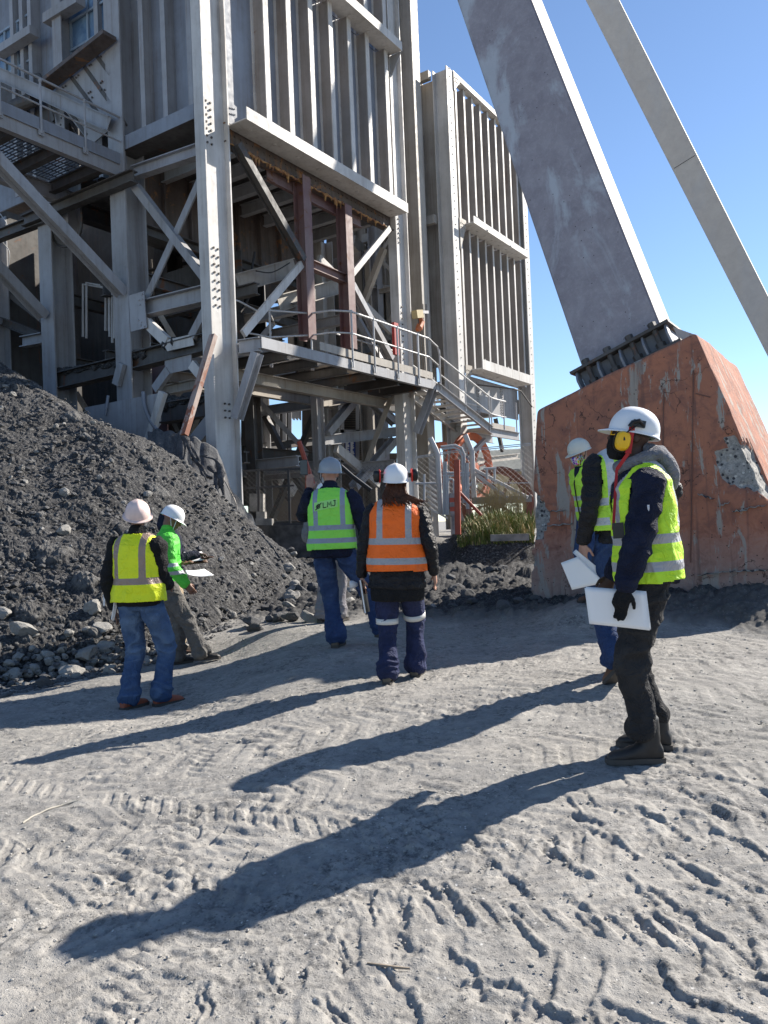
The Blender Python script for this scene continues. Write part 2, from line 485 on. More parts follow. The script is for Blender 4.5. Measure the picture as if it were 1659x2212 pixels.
def ground_detail(x, y, fine=True):
    z = .10 * (fbm(x * .35, y * .35, 2, 11) - .5)
    r = np.hypot(x, y)
    near = 1 - sstep(14, 30, r)
    z = z * .6
    z += near * .032 * (fbm(x * 1.7, y * 1.7, 3, 5) - .5)
    wx = x + .10 * fbm(x * 3, y * 3, 2, 71); wy = y + .10 * fbm(x * 3 + 9, y * 3, 2, 72)
    z += near * .011 * (fbm(wx * 6, wy * 9, 3, 21) - .5)
    q = fbm(wx * 14, wy * 20, 3, 31)
    z += near * .010 * (q - .5)
    rough = sstep(.45, .7, fbm(x * .9, y * .9, 2, 91))
    z += near * (.002 + .006 * rough) * (fbm(wx * 38, wy * 46, 3, 131, .65) - .5)
    d, v = cells(x * 26, y * 26, 3)
    z += near * np.where(v > .80, .006 * np.clip(1 - d / .42, 0, 1) ** .6, 0) * (.3 + rough)
    d, v = cells(x * 11, y * 11, 13)
    z += near * np.where(v > .93, .012 * np.clip(1 - d / .25, 0, 1) ** .6, 0) * (.15 + rough)
    return z
def make_grid(name, X, Yv, Zv, mat, wrap=False):
    r, c = X.shape
    me = bpy.data.meshes.new(name)
    co = np.stack([X, Yv, Zv], -1).reshape(-1, 3)
    me.vertices.add(r * c); me.vertices.foreach_set('co', co.ravel())
    i = np.arange(r - 1)[:, None]; j = np.arange(c - 1)[None, :]
    a = i * c + j
    q = np.stack([a, a + 1, a + c + 1, a + c], -1).reshape(-1, 4)
    if wrap:
        j0 = np.arange(r - 1)
        q = np.concatenate([q, np.stack([j0 * c + c - 1, j0 * c, (j0 + 1) * c, (j0 + 1) * c + c - 1], -1)])
    n = len(q)
    me.loops.add(n * 4); me.loops.foreach_set('vertex_index', q.ravel().astype(np.int32))
    me.polygons.add(n); me.polygons.foreach_set('loop_start', np.arange(0, n * 4, 4, dtype=np.int32))
    me.polygons.foreach_set('use_smooth', [True] * n)
    me.update(calc_edges=True); me.validate()
    me.materials.append(mat)
    o = bpy.data.objects.new(name, me); COL.objects.link(o)
    return o

def ground_mat():
    t = NT('dusty_yard_ground')
    co = t.geo()
    n0 = t.noise(co, .7, 6, .65, .4); n1 = t.noise(co, 4.5, 6, .65, .4); n2 = t.noise(co, 23, 7, .78); n3 = t.noise(co, 150, 3, .7); n4 = t.noise(co, 2.2, 7, .7, 1.0)
    v = t.vor(co, 55); v2 = t.vor(co, 190)
    c = t.mix(t.ramp(n1, .36, .62), (.265, .253, .235), (.365, .347, .318))
    patch = t.ramp(n4, .46, .60)
    c = t.mix(t.math('MULTIPLY', t.ramp(n0, .46, .62), .55), c, (.235, .228, .215))
    gr = t.math('MULTIPLY', t.ramp(n2, .47, .60), t.math('ADD', .30, t.math('MULTIPLY', patch, .65)))
    c = t.mix(gr, c, (.095, .094, .092))
    c = t.mix(t.math('MULTIPLY', t.ramp(v, .10, .26, 1, 0), t.math('ADD', .25, t.math('MULTIPLY', patch, .6))), c, (.075, .075, .075))
    vc = t.node('ShaderNodeTexVoronoi'); vc.inputs['Scale'].default_value = 48; t.l.new(co, vc.inputs['Vector'])
    sp = t.node('ShaderNodeSeparateColor'); t.l.new(vc.outputs['Color'], sp.inputs[0])
    spark = t.math('MULTIPLY', t.math('GREATER_THAN', sp.outputs[0], .955), t.ramp(vc.outputs['Distance'], .14, .26, 1, 0))
    c = t.mix(t.math('MULTIPLY', spark, .8), c, (.68, .66, .62))
    at = t.attr('dark')
    dk = t.mix(t.ramp(n2, .46, .60), (.030, .030, .032), (.095, .092, .088))
    dk = t.mix(t.math('MULTIPLY', t.math('GREATER_THAN', sp.outputs[1], .85), t.ramp(vc.outputs['Distance'], .2, .4, .7, 0)), dk, (.20, .19, .18))
    c = t.mix(at.outputs['Fac'], c, dk)
    t.color(c)
    t.rough(.92, 0, .25)
    h = t.math('ADD', t.math('MULTIPLY', n2, 1.0), t.math('MULTIPLY', n3, .4))
    h = t.math('ADD', h, t.ramp(v2, .0, .35, .35, 0))
    h = t.math('ADD', h, t.ramp(v, .0, .3, .5, 0))
    t.bump(h, .6, .012)
    return t.mat
def build_ground():
    ang = np.concatenate([np.linspace(-180, -48, 40)[:-1], np.linspace(-48, -34, 50)[:-1], np.linspace(-34, 34, 860), np.linspace(34, 48, 50)[1:], np.linspace(48, 180, 41)[1:-1]])
    ds = np.concatenate([np.linspace(.25, 1.1, 10)[:-1], np.geomspace(1.1, 12, 760), np.geomspace(12, 40, 90)[1:], np.geomspace(40, 1600, 26)[1:]])
    A, D = np.meshgrid(np.radians(ang), ds)
    X = D * np.sin(A); Yv = D * np.cos(A)
    Zv = gbase(X, Yv)
    Zv = Zv * (1 - sstep(25, 60, D))
    Zv = Zv + ground_detail(X, Yv) + rutfield(X, Yv)
    Zv = stamp(X, Yv, Zv)
    # broken rubble ground between the yard and the plinth
    band = sstep(9.0, 10.2, Yv + .35 * X) * (1 - sstep(17, 22, Yv)) * sstep(-3, -1.5, X)
    d, v = cells(X * 4.2, Yv * 4.2, 40); d2, v2 = cells(X * 9, Yv * 9, 41)
    Zv += band * (.08 * v * np.clip(1 - d / .55, 0, 1) ** .5 + .05 * v2 * np.clip(1 - d2 / .5, 0, 1) ** .5 + .16 * (fbm(X * 1.5, Yv * 1.5, 3, 44) - .4) + .10 * (fbm(X * 7, Yv * 7, 4, 47, .65) - .5))
    # dark spoil against the concrete pedestal
    nd = (X - 1.79) * AR.x + (Yv - 10.0) * AR.y
    mound = sstep(-1.25, -.7, nd + .5 * (fbm(X * 2.5, Yv * 2.5, 3, 6) - .5)) * sstep(.6, 1.2, X) * (1 - sstep(13, 14, Yv))
    d, v = cells(X * 6, Yv * 6, 140); d2, v2 = cells(X * 14, Yv * 14, 141)
    Zv += mound * (.045 * v * np.clip(1 - d / .5, 0, 1) ** .5 + .03 * v2 * np.clip(1 - d2 / .5, 0, 1) ** .5 + .05 * (fbm(X * 8, Yv * 8, 4, 147, .65) - .5))
    o = build_obj = make_grid('ground', X, Yv, Zv, ground_mat(), wrap=True)
    me = o.data
    dark = np.clip(band * 1.0 + sstep(.5, .8, fbm(X * .8, Yv * .8, 3, 17)) * .22 * sstep(4, 8, Yv), 0, 1) * (1 - sstep(30, 50, D))
    dark = np.maximum(dark, mound * .8)
    a = me.attributes.new('dark', 'FLOAT', 'POINT'); a.data.foreach_set('value', dark.ravel().astype(np.float32))
    return tag(o, kind='structure')
ground = build_ground()

def rubble_mat(name='rubble', lo=(.030, .030, .032), hi=(.27, .262, .25)):
    t = NT(name)
    co = t.geo()
    n1 = t.noise(co, 2.2, 6, .65, .3); n2 = t.noise(co, 26, 6, .75, .4); n3 = t.noise(co, 90, 3, .7)
    v = t.node('ShaderNodeTexVoronoi'); v.inputs['Scale'].default_value = 19; t.l.new(co, v.inputs['Vector'])
    sc = t.node('ShaderNodeSeparateColor'); t.l.new(v.outputs['Color'], sc.inputs[0])
    at = t.attr('stone')
    c = t.mix(t.ramp(n1, .38, .62), lo, tuple(x * 2.4 for x in lo))
    c = t.mix(t.ramp(n2, .47, .66), c, (.17, .165, .158))
    chip = t.math('MULTIPLY', t.math('GREATER_THAN', sc.outputs[0], .80), t.ramp(v.outputs['Distance'], .25, .42, 1, 0))
    c = t.mix(t.math('MULTIPLY', chip, .8), c, (.25, .245, .235))
    c = t.mix(at.outputs['Fac'], c, hi)
    c = t.mix(t.math('MULTIPLY', t.ramp(n2, .36, .46, 1, 0), .7), c, (.02, .02, .022))
    t.color(c); t.rough(.9, 0, .3)
    t.bump(t.math('ADD', n2, t.math('MULTIPLY', n3, .5)), 1, .05)
    return t.mat
M['rubble'] = rubble_mat()
M['rock'] = NT('grey_rock').mat
def rock_mat(name, a, b):
    t = NT(name)
    co = t.geo()
    n1 = t.noise(co, 4, 6, .6, .5); n2 = t.noise(co, 35, 5, .7); n3 = t.noise(co, 12, 3)
    inf = t.node('ShaderNodeObjectInfo')
    c = t.mix(t.ramp(n1, .35, .68), a, b)
    c = t.mix(t.math('MULTIPLY', t.ramp(n2, .5, .75), .5), c, tuple(x * .35 for x in a))
    c = t.mix(t.math('MULTIPLY', inf.outputs['Random'], .55), c, tuple(x * .5 for x in a))
    t.color(c); t.rough(.85, 0, .3); t.bump(n2, .6, .02)
    return t.mat
M['rock'] = rock_mat('grey_rock', (.38, .365, .34), (.28, .27, .25))
M['rock_dark'] = rock_mat('dark_rock', (.13, .13, .132), (.09, .09, .095))

def build_heap():
    us = np.linspace(HU[0], HU[-1] + .01, 1150)
    ys = np.concatenate([np.geomspace(6.0, 16, 760), np.linspace(16, 26, 60)[1:]])
    U, Yv = np.meshgrid(us, ys)
    X = U * Yv
    Z, g, d0 = heap_h(X, Yv)
    up = sstep(-.3, .5, d0)
    rough = sstep(.35, .65, fbm(X * .9, Yv * .9, 3, 60))
    Z += up * (.30 * (fbm(X * .8, Yv * .8, 3, 61) - .5) + .08 * (fbm(X * 3, Yv * 3, 2, 62) - .5))
    gy, gx = np.gradient(Z); xy, xx = np.gradient(X); yy, yx = np.gradient(Yv)
    nx = gy * 0; T1 = np.stack([xx, yx, gx], -1); T2 = np.stack([xy, yy, gy], -1)
    Nn = np.cross(T1, T2); Nn /= np.linalg.norm(Nn, axis=-1, keepdims=True) + 1e-9
    Nn *= np.sign(Nn[..., 2:3] + 1e-6)
    stone = np.zeros(X.shape); H = np.zeros(X.shape)
    S2 = Yv * 1.15                       # length measured up the slope
    wx = X + .12 * (fbm(X * 6, S2 * 6, 2, 88) - .5); wy = S2 + .12 * (fbm(X * 6, S2 * 6, 2, 89) - .5)
    for sc, amp, th, sd in ((2.6, .10, .92, 1), (5.5, .065, .91, 2), (11, .036, .87, 3), (22, .02, .80, 4)):
        d, v = cells(wx * sc, wy * sc, 60 + sd)
        b = np.clip(1 - d / .46, 0, 1) ** .5
        on_ = np.where(v > th, 1, 0)
        hv = (v * 7919) % 1
        H += amp * on_ * b * (.4 + .8 * hv) * (.35 + .75 * rough)
        stone = np.maximum(stone, on_ * sstep(.15, .55, b) * np.clip(hv * 1.2 - .25, 0, 1) * .75)
    H += .10 * (fbm(wx * 7 + wy * 2.5, wy * 8 - wx * 2, 5, 66, .70) - .5)
    H *= up
    X = X + Nn[..., 0] * H; Yv = Yv + Nn[..., 1] * H; Z = Z + Nn[..., 2] * H
    Z = np.where(d0 < -.3, g - .25, Z - (1 - up) * .12)
    HEAPG['us'] = us; HEAPG['ys'] = ys; HEAPG['Z'] = Z; HEAPG['g'] = g
    o = make_grid('spoil_heap', X, Yv, Z, M['rubble'])
    a = o.data.attributes.new('stone', 'FLOAT', 'POINT'); a.data.foreach_set('value', stone.ravel().astype(np.float32))
    return tag(o, kind='structure')
HEAPG = {}
heap = build_heap()

# ------------------------------------------------------------------ rocks
def rock_mesh(name, seed, mat, sub=2):
    rnd = random.Random(seed)
    bm = bmesh.new()
    bmesh.ops.create_icosphere(bm, subdivisions=sub, radius=1)
    planes = []
    for i in range(rnd.randint(9, 14)):
        n = V((rnd.gauss(0, 1), rnd.gauss(0, 1), rnd.gauss(0, 1))).normalized()
        planes.append((n, rnd.uniform(.55, .85)))
    off = V((seed * 3.1, seed * 1.7, 0))
    for v in bm.verts:
        p = v.co.copy()
        for n, d in planes:
            k = p.dot(n)
            if k > d: p -= n * (k - d)
        p += p.normalized() * (noise.noise(p * 2 + off) * .12 + noise.noise(p * 6 + off) * .05)
        v.co = V((p.x, p.y * .82, p.z * .68))
    me = bpy.data.meshes.new(name); bm.to_mesh(me); bm.free()
    me.materials.append(mat)
    return me
ROCKS = [rock_mesh('boulder', i + 1, M['rock'], 3) for i in range(9)]
ROCKD = [rock_mesh('boulder', i + 31, M['rock_dark'], 3) for i in range(6)]
def surf(x, y):
    xa = np.array([float(x)]); ya = np.array([float(y)])
    gd = float((gbase(xa, ya) + ground_detail(xa, ya))[0])
    us = HEAPG['us']; ys = HEAPG['ys']; u = x / y
    if us[0] < u < us[-1] and ys[0] < y < ys[-1]:
        i = np.searchsorted(ys, y); j = np.searchsorted(us, u)
        return max(gd, float(HEAPG['Z'][i, j]))
    return gd
def boulder(x, y, s, label, group=None, dark=False, sink=.3):
    me = random.choice(ROCKD if dark else ROCKS)
    o = bpy.data.objects.new('boulder', me); COL.objects.link(o)
    s3 = (s * random.uniform(.8, 1.2), s * random.uniform(.8, 1.2), s * random.uniform(.75, 1.1))
    o.scale = s3
    o.rotation_euler = (random.uniform(-.5, .5), random.uniform(-.5, .5), random.uniform(0, 6.28))
    o.location = (x, y, surf(x, y) + s * (.6 - sink))
    return tag(o, label, 'rock', group)
def at_surf(px, py, d0=5.5, d1=17):
    v = ray(px, py)
    prev = None
    y = d0
    while y < d1:
        p = CAM + v * (y / v.y)
        if p.z < surf(p.x, p.y): return p
        y += .06
    return None
def place_px(px, py, rpx, label, **k):
    p = at_surf(px, py)
    if p is None: return
    return boulder(p.x, p.y, rpx / FPX * p.y, label, **k)
for px, py, r, lab in ((240, 1438 - 0, 0, ''),):
    pass
def XW(x, y): return (x * .402, 1030.8 + y * .402)     # crop 0,1700-1100,2500
named = [((120,830),66,'large rounded pale grey boulder on the left foot of the spoil heap',False),
 ((385,1045),74,'big split angular boulder at the front edge of the rocks by the yellow vest man',False),
 ((235,1105),60,'dark flat-topped boulder, frontmost at the foot of the heap',True),
 ((470,960),80,'wide pale boulder behind the yellow vest man at the heap foot',False),
 ((560,930),66,'flat pale slab rock beside the jeans of the yellow vest man',False),
 ((500,710),60,'grey boulder half buried in the heap left of the yellow vest man',False),
 ((545,820),58,'light pointed rock by the paper-holding hand of the yellow vest man',False),
 ((50,1010),38,'squat grey boulder at the left picture edge among heap foot rocks',False),
 ((85,1080),50,'brownish grey boulder low at the left end of the rock row',False),
 ((15,750),48,'angular boulder cut by the left picture edge, above the large round one',False),
 ((350,300),44,'grey rock pair lump high on the heap left of the pinkish helmet',False),
 ((370,845),32,'upright blocky rock on the heap between the round boulder and the jeans',False),
 ((1370,810),50,'dark upright boulder at the heap foot right of the grey trousers',True),
 ((1250,750),34,'rounded pale rock on the heap right of the grey cargo trousers',False),
 ((1545,490),44,'pale boulder at the right end of the heap left of the jeans man',False),
 ((1570,640),48,'big grey boulder at the right heap foot beside the tall jeans man',False),
 ((1560,700),50,'leaning angular slab below the grey boulder near the tall jeans man',False),
 ((180,1065),36,'pale cube-like stone between two boulders in the front rock row',False),
 ((330,930),36,'round stone above the split angular boulder',False),
 ((640,980),40,'grey boulder between the legs of the yellow vest man and the cargo trousers',False),
 ((790,95),34,'rounded grey rock up the heap behind the white helmets',False),
 ((350,90),36,'pale angular rock high on the left heap slope',False)]
for (x, y), r, lab, dk in named:
    p = XW(x, y); place_px(p[0], p[1] + r * .15, r * .402 * 1.1, lab, dark=dk)
rr = random.Random(5)
n = 0
while n < 120:                       # foot of the heap, left
    px = rr.uniform(-60, 420); py = 1490 - (px * .14) - abs(rr.gauss(0, 38)) 
    r = rr.uniform(6, 17)
    o = place_px(px, py, r, 'small angular grey rock in the loose row at the foot of the spoil heap', group='rocks along the foot of the spoil heap')
    n += 1
n = 0
while n < 90:                       # scattered over the slope
    px = rr.uniform(-40, 690); row = np.interp(px, HX, HS); foot = 1470 - px * .15
    py = rr.uniform(row + 25, foot - 20)
    r = rr.uniform(3.5, 10)
    o = place_px(px, py, r, 'grey stone embedded in the dark slope of the spoil heap', group='stones on the slope of the spoil heap', dark=rr.random() < .45)
    n += 1
n = 0
while n < 75:                       # rubble between the yard and the plinth
    x = rr.uniform(-1.7, 2.1); y = rr.uniform(9.4, 15)
    boulder(x, y, rr.uniform(.05, .17), 'broken dark rock in the rubble strip behind the orange vest woman', group='rocks of the rubble strip', dark=rr.random() < .85, sink=.2)
    n += 1
# loose pebbles: far too many to count
def pebbles():
    m = MB(); rnd = random.Random(3)
    base = []
    for k in range(5):
        bm = bmesh.new(); bmesh.ops.create_icosphere(bm, subdivisions=1, radius=1)
        for v in bm.verts: v.co *= rnd.uniform(.7, 1.15)
        base.append(([v.co.copy() for v in bm.verts], [tuple(x.index for x in f.verts) for f in bm.faces])); bm.free()
    def add(x, y, z, s):
        vs, fs = rnd.choice(base)
        c, sn = math.cos(rnd.random() * 6.3), 0
        a = rnd.random() * 6.3; c = math.cos(a); sn = math.sin(a)
        m.quadmesh([(x + s * (v.x * c - v.y * sn), y + s * (v.x * sn + v.y * c), z + s * v.z * .6) for v in vs], fs)
    X = []; 
    N = 5200
    d = np.array([2.0 * (16 / 2.0) ** rnd.random() for _ in range(N)]); u = np.array([rnd.uniform(-.56, .56) for _ in range(N)])
    x = d * u; y = d
    z = gbase(x, y) + ground_detail(x, y)
    for i in range(N):
        s = rnd.choice((.003, .003, .004, .005, .006, .01)) * (.5 + .12 * d[i])
        add(x[i], y[i], z[i] + s * .1, s)
    o = m.build('pebbles', M['rock'])
    tag(o, 'loose pebbles and stone chips strewn over the dusty yard', 'pebbles', kind='stuff')
    m = MB()
    N = 4200
    u = np.array([rnd.uniform(-.55, -.09) for _ in range(N)]); df = np.interp(u, HU, HF)
    y = df + np.array([abs(rnd.gauss(0, 2.6)) - .45 for _ in range(N)]); x = u * y
    z, g, d0 = heap_h(x, y); z = np.maximum(z, g)
    for i in range(N):
        s = rnd.choice((.010, .012, .015, .02, .028, .045)) 
        add(x[i], y[i], z[i] + .02, s)
    o = m.build('pebbles', M['rock_dark'])
    return tag(o, 'loose dark stone chips lying on the spoil heap', 'pebbles', kind='stuff')
pebbles()

# ------------------------------------------------------------------ concrete pedestal and headgear legs
def pedestal_mat():
    t = NT('red_washed_concrete')
    co = t.geo()
    st = t.node('ShaderNodeMapping'); st.inputs['Scale'].default_value = (2.5, 2.5, .5); t.l.new(co, st.inputs[0])
    n1 = t.noise(co, 1.3, 6, .65, .3); n2 = t.noise(st.outputs[0], 2.4, 7, .7, .4); n3 = t.noise(co, 26, 5, .7); n4 = t.noise(co, 5, 6, .7, .8)
    c = t.mix(t.ramp(n1, .35, .68), (.42, .17, .10), (.32, .14, .092))
    c = t.mix(t.math('MULTIPLY', t.ramp(n4, .45, .62), .6), c, (.17, .085, .07))
    c = t.mix(t.ramp(n2, .555, .585), c, (.33, .29, .25))
    sx = t.node('ShaderNodeSeparateXYZ'); t.l.new(co, sx.inputs[0])
    low = t.math('ADD', sx.outputs[2], t.math('MULTIPLY', t.math('SUBTRACT', n4, .5), 1.3))
    c = t.mix(t.math('MULTIPLY', t.ramp(low, .15, 1.15, 1, 0), .92), c, (.28, .265, .255))
    v = t.vor(co, 14)
    c = t.mix(t.ramp(v, .07, .12, 1, 0), c, (.05, .035, .03))
    wv = t.node('ShaderNodeTexWave', wave_type='BANDS', bands_direction='Z'); wv.inputs['Scale'].default_value = .55; wv.inputs['Distortion'].default_value = 1.2; wv.inputs['Detail'].default_value = 3
    t.l.new(co, wv.inputs[0])
    n6 = t.noise(co, 1.6, 8, .75, 1.5)
    c = t.mix(t.math('MULTIPLY', t.ramp(n6, .56, .64), .5), c, (.14, .065, .055))
    dl = t.node('ShaderNodeTexNoise'); sq = t.node('ShaderNodeMapping'); sq.inputs['Scale'].default_value = (9, 9, .35); t.l.new(co, sq.inputs[0]); t.l.new(sq.outputs[0], dl.inputs['Vector']); dl.inputs['Scale'].default_value = 1.6; dl.inputs['Detail'].default_value = 5
    c = t.mix(t.math('MULTIPLY', t.ramp(dl.outputs[0], .57, .68), .55), c, (.13, .075, .065))
    ck = t.node('ShaderNodeTexVoronoi', feature='DISTANCE_TO_EDGE'); ck.inputs['Scale'].default_value = .9
    wp = t.node('ShaderNodeVectorMath', operation='ADD'); ns = t.node('ShaderNodeTexNoise'); ns.inputs['Scale'].default_value = 4; ns.inputs['Detail'].default_value = 6; t.l.new(co, ns.inputs['Vector']); t.l.new(co, wp.inputs[0]); t.l.new(ns.outputs['Color'], wp.inputs[1]); t.l.new(wp.outputs[0], ck.inputs['Vector'])
    crack = t.math('MULTIPLY', t.ramp(ck.outputs[0], .004, .011, 1, 0), t.ramp(n1, .48, .56))
    c = t.mix(crack, c, (.06, .035, .03))
    # broken concrete where the surface has come away
    va = t.node('ShaderNodeTexVoronoi'); va.inputs['Scale'].default_value = 24; t.l.new(co, va.inputs['Vector'])
    sa = t.node('ShaderNodeSeparateColor'); t.l.new(va.outputs['Color'], sa.inputs[0])
    cc = t.mix(t.ramp(n3, .4, .6), (.36, .345, .32), (.21, .205, .195))
    cc = t.mix(t.math('MULTIPLY', t.math('GREATER_THAN', sa.outputs[0], .66), t.ramp(va.outputs['Distance'], .35, .5, 1, 0)), cc, (.05, .05, .055))
    cc = t.mix(t.math('MULTIPLY', t.math('LESS_THAN', sa.outputs[1], .12), t.ramp(va.outputs['Distance'], .3, .45, 1, 0)), cc, (.50, .48, .44))
    chf = t.attr('chip'); isch = t.ramp(t.math('ADD', chf.outputs['Fac'], t.math('MULTIPLY', t.math('SUBTRACT', n3, .5), .9)), .45, .55)
    c = t.mix(isch, c, cc)
    t.color(c); t.rough(.88, 0, .3)
    t.bump(t.math('ADD', n3, t.math('ADD', t.math('MULTIPLY', n4, 1.2), t.ramp(v, .05, .1, 0, .6))), .5, .02)
    return t.mat
def chip_mat():
    t = NT('broken_concrete')
    co = t.geo()
    v = t.node('ShaderNodeTexVoronoi'); v.inputs['Scale'].default_value = 26; t.l.new(co, v.inputs['Vector'])
    n = t.noise(co, 14, 5, .7)
    c = t.mix(t.ramp(n, .4, .6), (.34, .33, .31), (.22, .22, .21))
    sc = t.node('ShaderNodeSeparateColor'); t.l.new(v.outputs['Color'], sc.inputs[0])
    c = t.mix(t.math('GREATER_THAN', sc.outputs[0], .72), c, (.045, .045, .05))
    t.color(c); t.rough(.9); t.bump(t.math('ADD', n, v.outputs['Distance']), .9, .03)
    return t.mat
M['ped'] = pedestal_mat(); M['chip'] = chip_mat(); M['joint'] = simple('dark_joint', (.17, .085, .065), .9)
PL0 = at_y(1134, 1304, 10.0)                       # near left bottom corner
PL0 = V((PL0.x, PL0.y, 0))
PU = -AL                                            # to the right along the shaded face
def ped_pt(px, py, back=0):
    return on(px, py, PL0 + AR * back, AR)
def tz(p, back=0):                                  # coordinates (t, z) on the near face
    w = p - PL0
    return w.dot(PU), p.z
A_tr = tz(ped_pt(1503, 714)); A_tl = tz(ped_pt(1147, 886)); A_rs = tz(ped_pt(1661, 1078))
slope_r = (A_rs[0] - A_tr[0]) / (A_tr[1] - A_rs[1])
THICK = 2.66
def build_pedestal():
    root = empty('concrete_pedestal', PL0 + PU * 2, 'massive red-washed concrete pedestal with chipped corners under the leaning grey leg', 'pedestal')
    # subdivided solid: front outline extruded, bevelled
    bot = -.5
    tb = A_tr[0] + slope_r * (A_tr[1] - bot)
    outline = [(0 - .03, bot), (tb, bot), A_tr, (A_tl[0] + .06, A_tl[1])]
    bm = bmesh.new()
    fr = [bm.verts.new(PL0 + PU * t + V((0, 0, z))) for t, z in outline]
    bk = [bm.verts.new(PL0 + PU * t + AR * THICK + V((0, 0, z))) for t, z in outline]
    bm.faces.new(fr[::-1]); bm.faces.new(bk)
    for i in range(4):
        j = (i + 1) % 4
        bm.faces.new((fr[i], fr[j], bk[j], bk[i]))
    bmesh.ops.recalc_face_normals(bm, faces=bm.faces)
    hit = set()
    bmesh.ops.bevel(bm, geom=bm.edges[:], offset=.07, segments=3, affect='EDGES', profile=.6)
    bmesh.ops.triangulate(bm, faces=[f for f in bm.faces if len(f.verts) > 4])
    for _ in range(6):
        long = [e for e in bm.edges if e.calc_length() > .075]
        if not long: break
        bmesh.ops.subdivide_edges(bm, edges=long, cuts=1, use_grid_fill=True)
        bmesh.ops.triangulate(bm, faces=[f for f in bm.faces if len(f.verts) > 4])
    bm.normal_update()
    # broken-out patches: polygons on the near face (t, z)
    chipR = [tz(ped_pt(1122 + x * .329, 667 + y * .329)) for x, y in ((1420, 840), (1330, 900), (1275, 1000), (1310, 1080), (1330, 1130), (1480, 1190), (1570, 1200), (1640, 1265), (1740, 1300), (1620, 1120), (1560, 1000), (1500, 880))]
    chipL = [tz(ped_pt(1122 + x * .329, 667 + y * .329)) for x, y in ((20, 1190), (120, 1215), (190, 1330), (175, 1450), (100, 1540), (80, 1720), (60, 1960), (0, 1990), (-20, 1500))]
    def inside(poly, t, z):
        c = False
        for i in range(len(poly)):
            (x1, y1), (x2, y2) = poly[i - 1], poly[i]
            if (y1 > z) != (y2 > z) and t < (x2 - x1) * (z - y1) / (y2 - y1) + x1: c = not c
        return c
    for v in bm.verts:
        w = v.co - PL0
        t, dd, z = w.dot(PU), w.dot(AR), v.co.z
        nn = noise.noise(v.co * 1.3) * .02 + noise.noise(v.co * 6) * .006
        v.co += v.normal * nn
        jt = t + noise.noise(v.co * 7) * .06; jz = z + noise.noise(v.co * 7 + V((5, 0, 0))) * .06
        if dd < .55 and (inside(chipR, jt, jz) or inside(chipL, jt, jz)):
            v.co -= v.normal * (.05 + .04 * noise.noise(v.co * 9) + .02 * noise.noise(v.co * 25))
            hit.add(v)
    me = bpy.data.meshes.new('block')
    bm.verts.ensure_lookup_table(); chips = [1. if v in hit else 0. for v in bm.verts]
    bmesh.ops.translate(bm, verts=bm.verts, vec=-root.location)
    bm.to_mesh(me); bm.free()
    at_ = me.attributes.new('chip', 'FLOAT', 'POINT'); at_.data.foreach_set('value', chips)
    me.polygons.foreach_set('use_smooth', [True] * len(me.polygons)); me.set_sharp_from_angle(angle=rad(35))
    me.materials.append(M['ped'])
    o = bpy.data.objects.new('block', me); COL.objects.link(o); o.parent = root
    # scrape marks and cast-in groove lines
    m = MB()
    for (x1, y1, x2, y2, w) in ((1170, 1215, 1280, 1250, 9), (1300, 1300, 1380, 1270, 6), (1400, 1330, 1500, 1320, 12), (1480, 1310, 1620, 1290, 7), (1170, 1750, 1420, 1720, 8), (1420, 1722, 1640, 1715, 10), (180, 1425, 350, 1410, 7), (190, 1330, 300, 1325, 5)):
        n_ = 8
        top = []; botm = []
        for i in range(n_ + 1):
            k = i / n_
            px = 1122 + (x1 + (x2 - x1) * k) * .329; py = 667 + (y1 + (y2 - y1) * k + 5 * math.sin(i * 2.1)) * .329
            hw = w * .329 * .5 * (.35 + .65 * math.sin(math.pi * (k * .96 + .02))) * (.7 + .6 * random.random())
            top.append(ped_pt(px, py - hw, -.030)); botm.append(ped_pt(px, py + hw, -.030))
        m.plate(top + botm[::-1], AR, .03)
    m.build('scrape_mark', M['chip'], root)
    for (x0, y0, x1, y1) in ((1498, 800, 1492, 1215), (1434, 840, 1430, 1120), (1503, 850, 1535, 858)):
        m = MB(); m.bar(ped_pt(x0, y0, -.004), ped_pt(x1, y1, -.004), .010, .012, PU if y1 - y0 > 50 else V((0, 0, 1))); m.build('form_joint', M['joint'], root)
    return root
ped = build_pedestal()

def leg_mat(name, a, b, cfac):
    t = NT(name)
    co = t.geo()
    mp = t.node('ShaderNodeMapping'); mp.inputs['Rotation'].default_value = (0, .55, .4); mp.inputs['Scale'].default_value = (1, 1, .45); t.l.new(co, mp.inputs[0])
    n1 = t.noise(mp.outputs[0], 1.1, 6, .65, .5); n2 = t.noise(co, 20, 5, .75); n3 = t.noise(co, 3.5, 6, .7, .4); v = t.vor(co, 9); v2 = t.vor(co, 26)
    c = t.mix(t.ramp(n3, .35, .65), a, b)
    c = t.mix(t.math('MULTIPLY', t.ramp(n2, .5, .7), .35 * cfac), c, tuple(x * 1.35 for x in a))
    c = t.mix(t.math('MULTIPLY', t.ramp(n1, .50, .58), .75 * cfac), c, (.46, .49, .53))
    c = t.mix(t.math('MULTIPLY', t.ramp(v, .04, .075, 1, 0), cfac), c, (.05, .04, .04))
    c = t.mix(t.math('MULTIPLY', t.ramp(v2, .05, .09, 1, 0), .6 * cfac), c, (.10, .08, .07))
    t.color(c); t.rough(.72, 0, .35)
    t.bump(t.math('ADD', n2, n3), .25, .02)
    return t.mat
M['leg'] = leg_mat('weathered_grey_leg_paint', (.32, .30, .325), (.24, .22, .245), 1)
M['leg_clean'] = leg_mat('plain_leg_paint', (.60, .56, .50), (.52, .48, .43), .25)
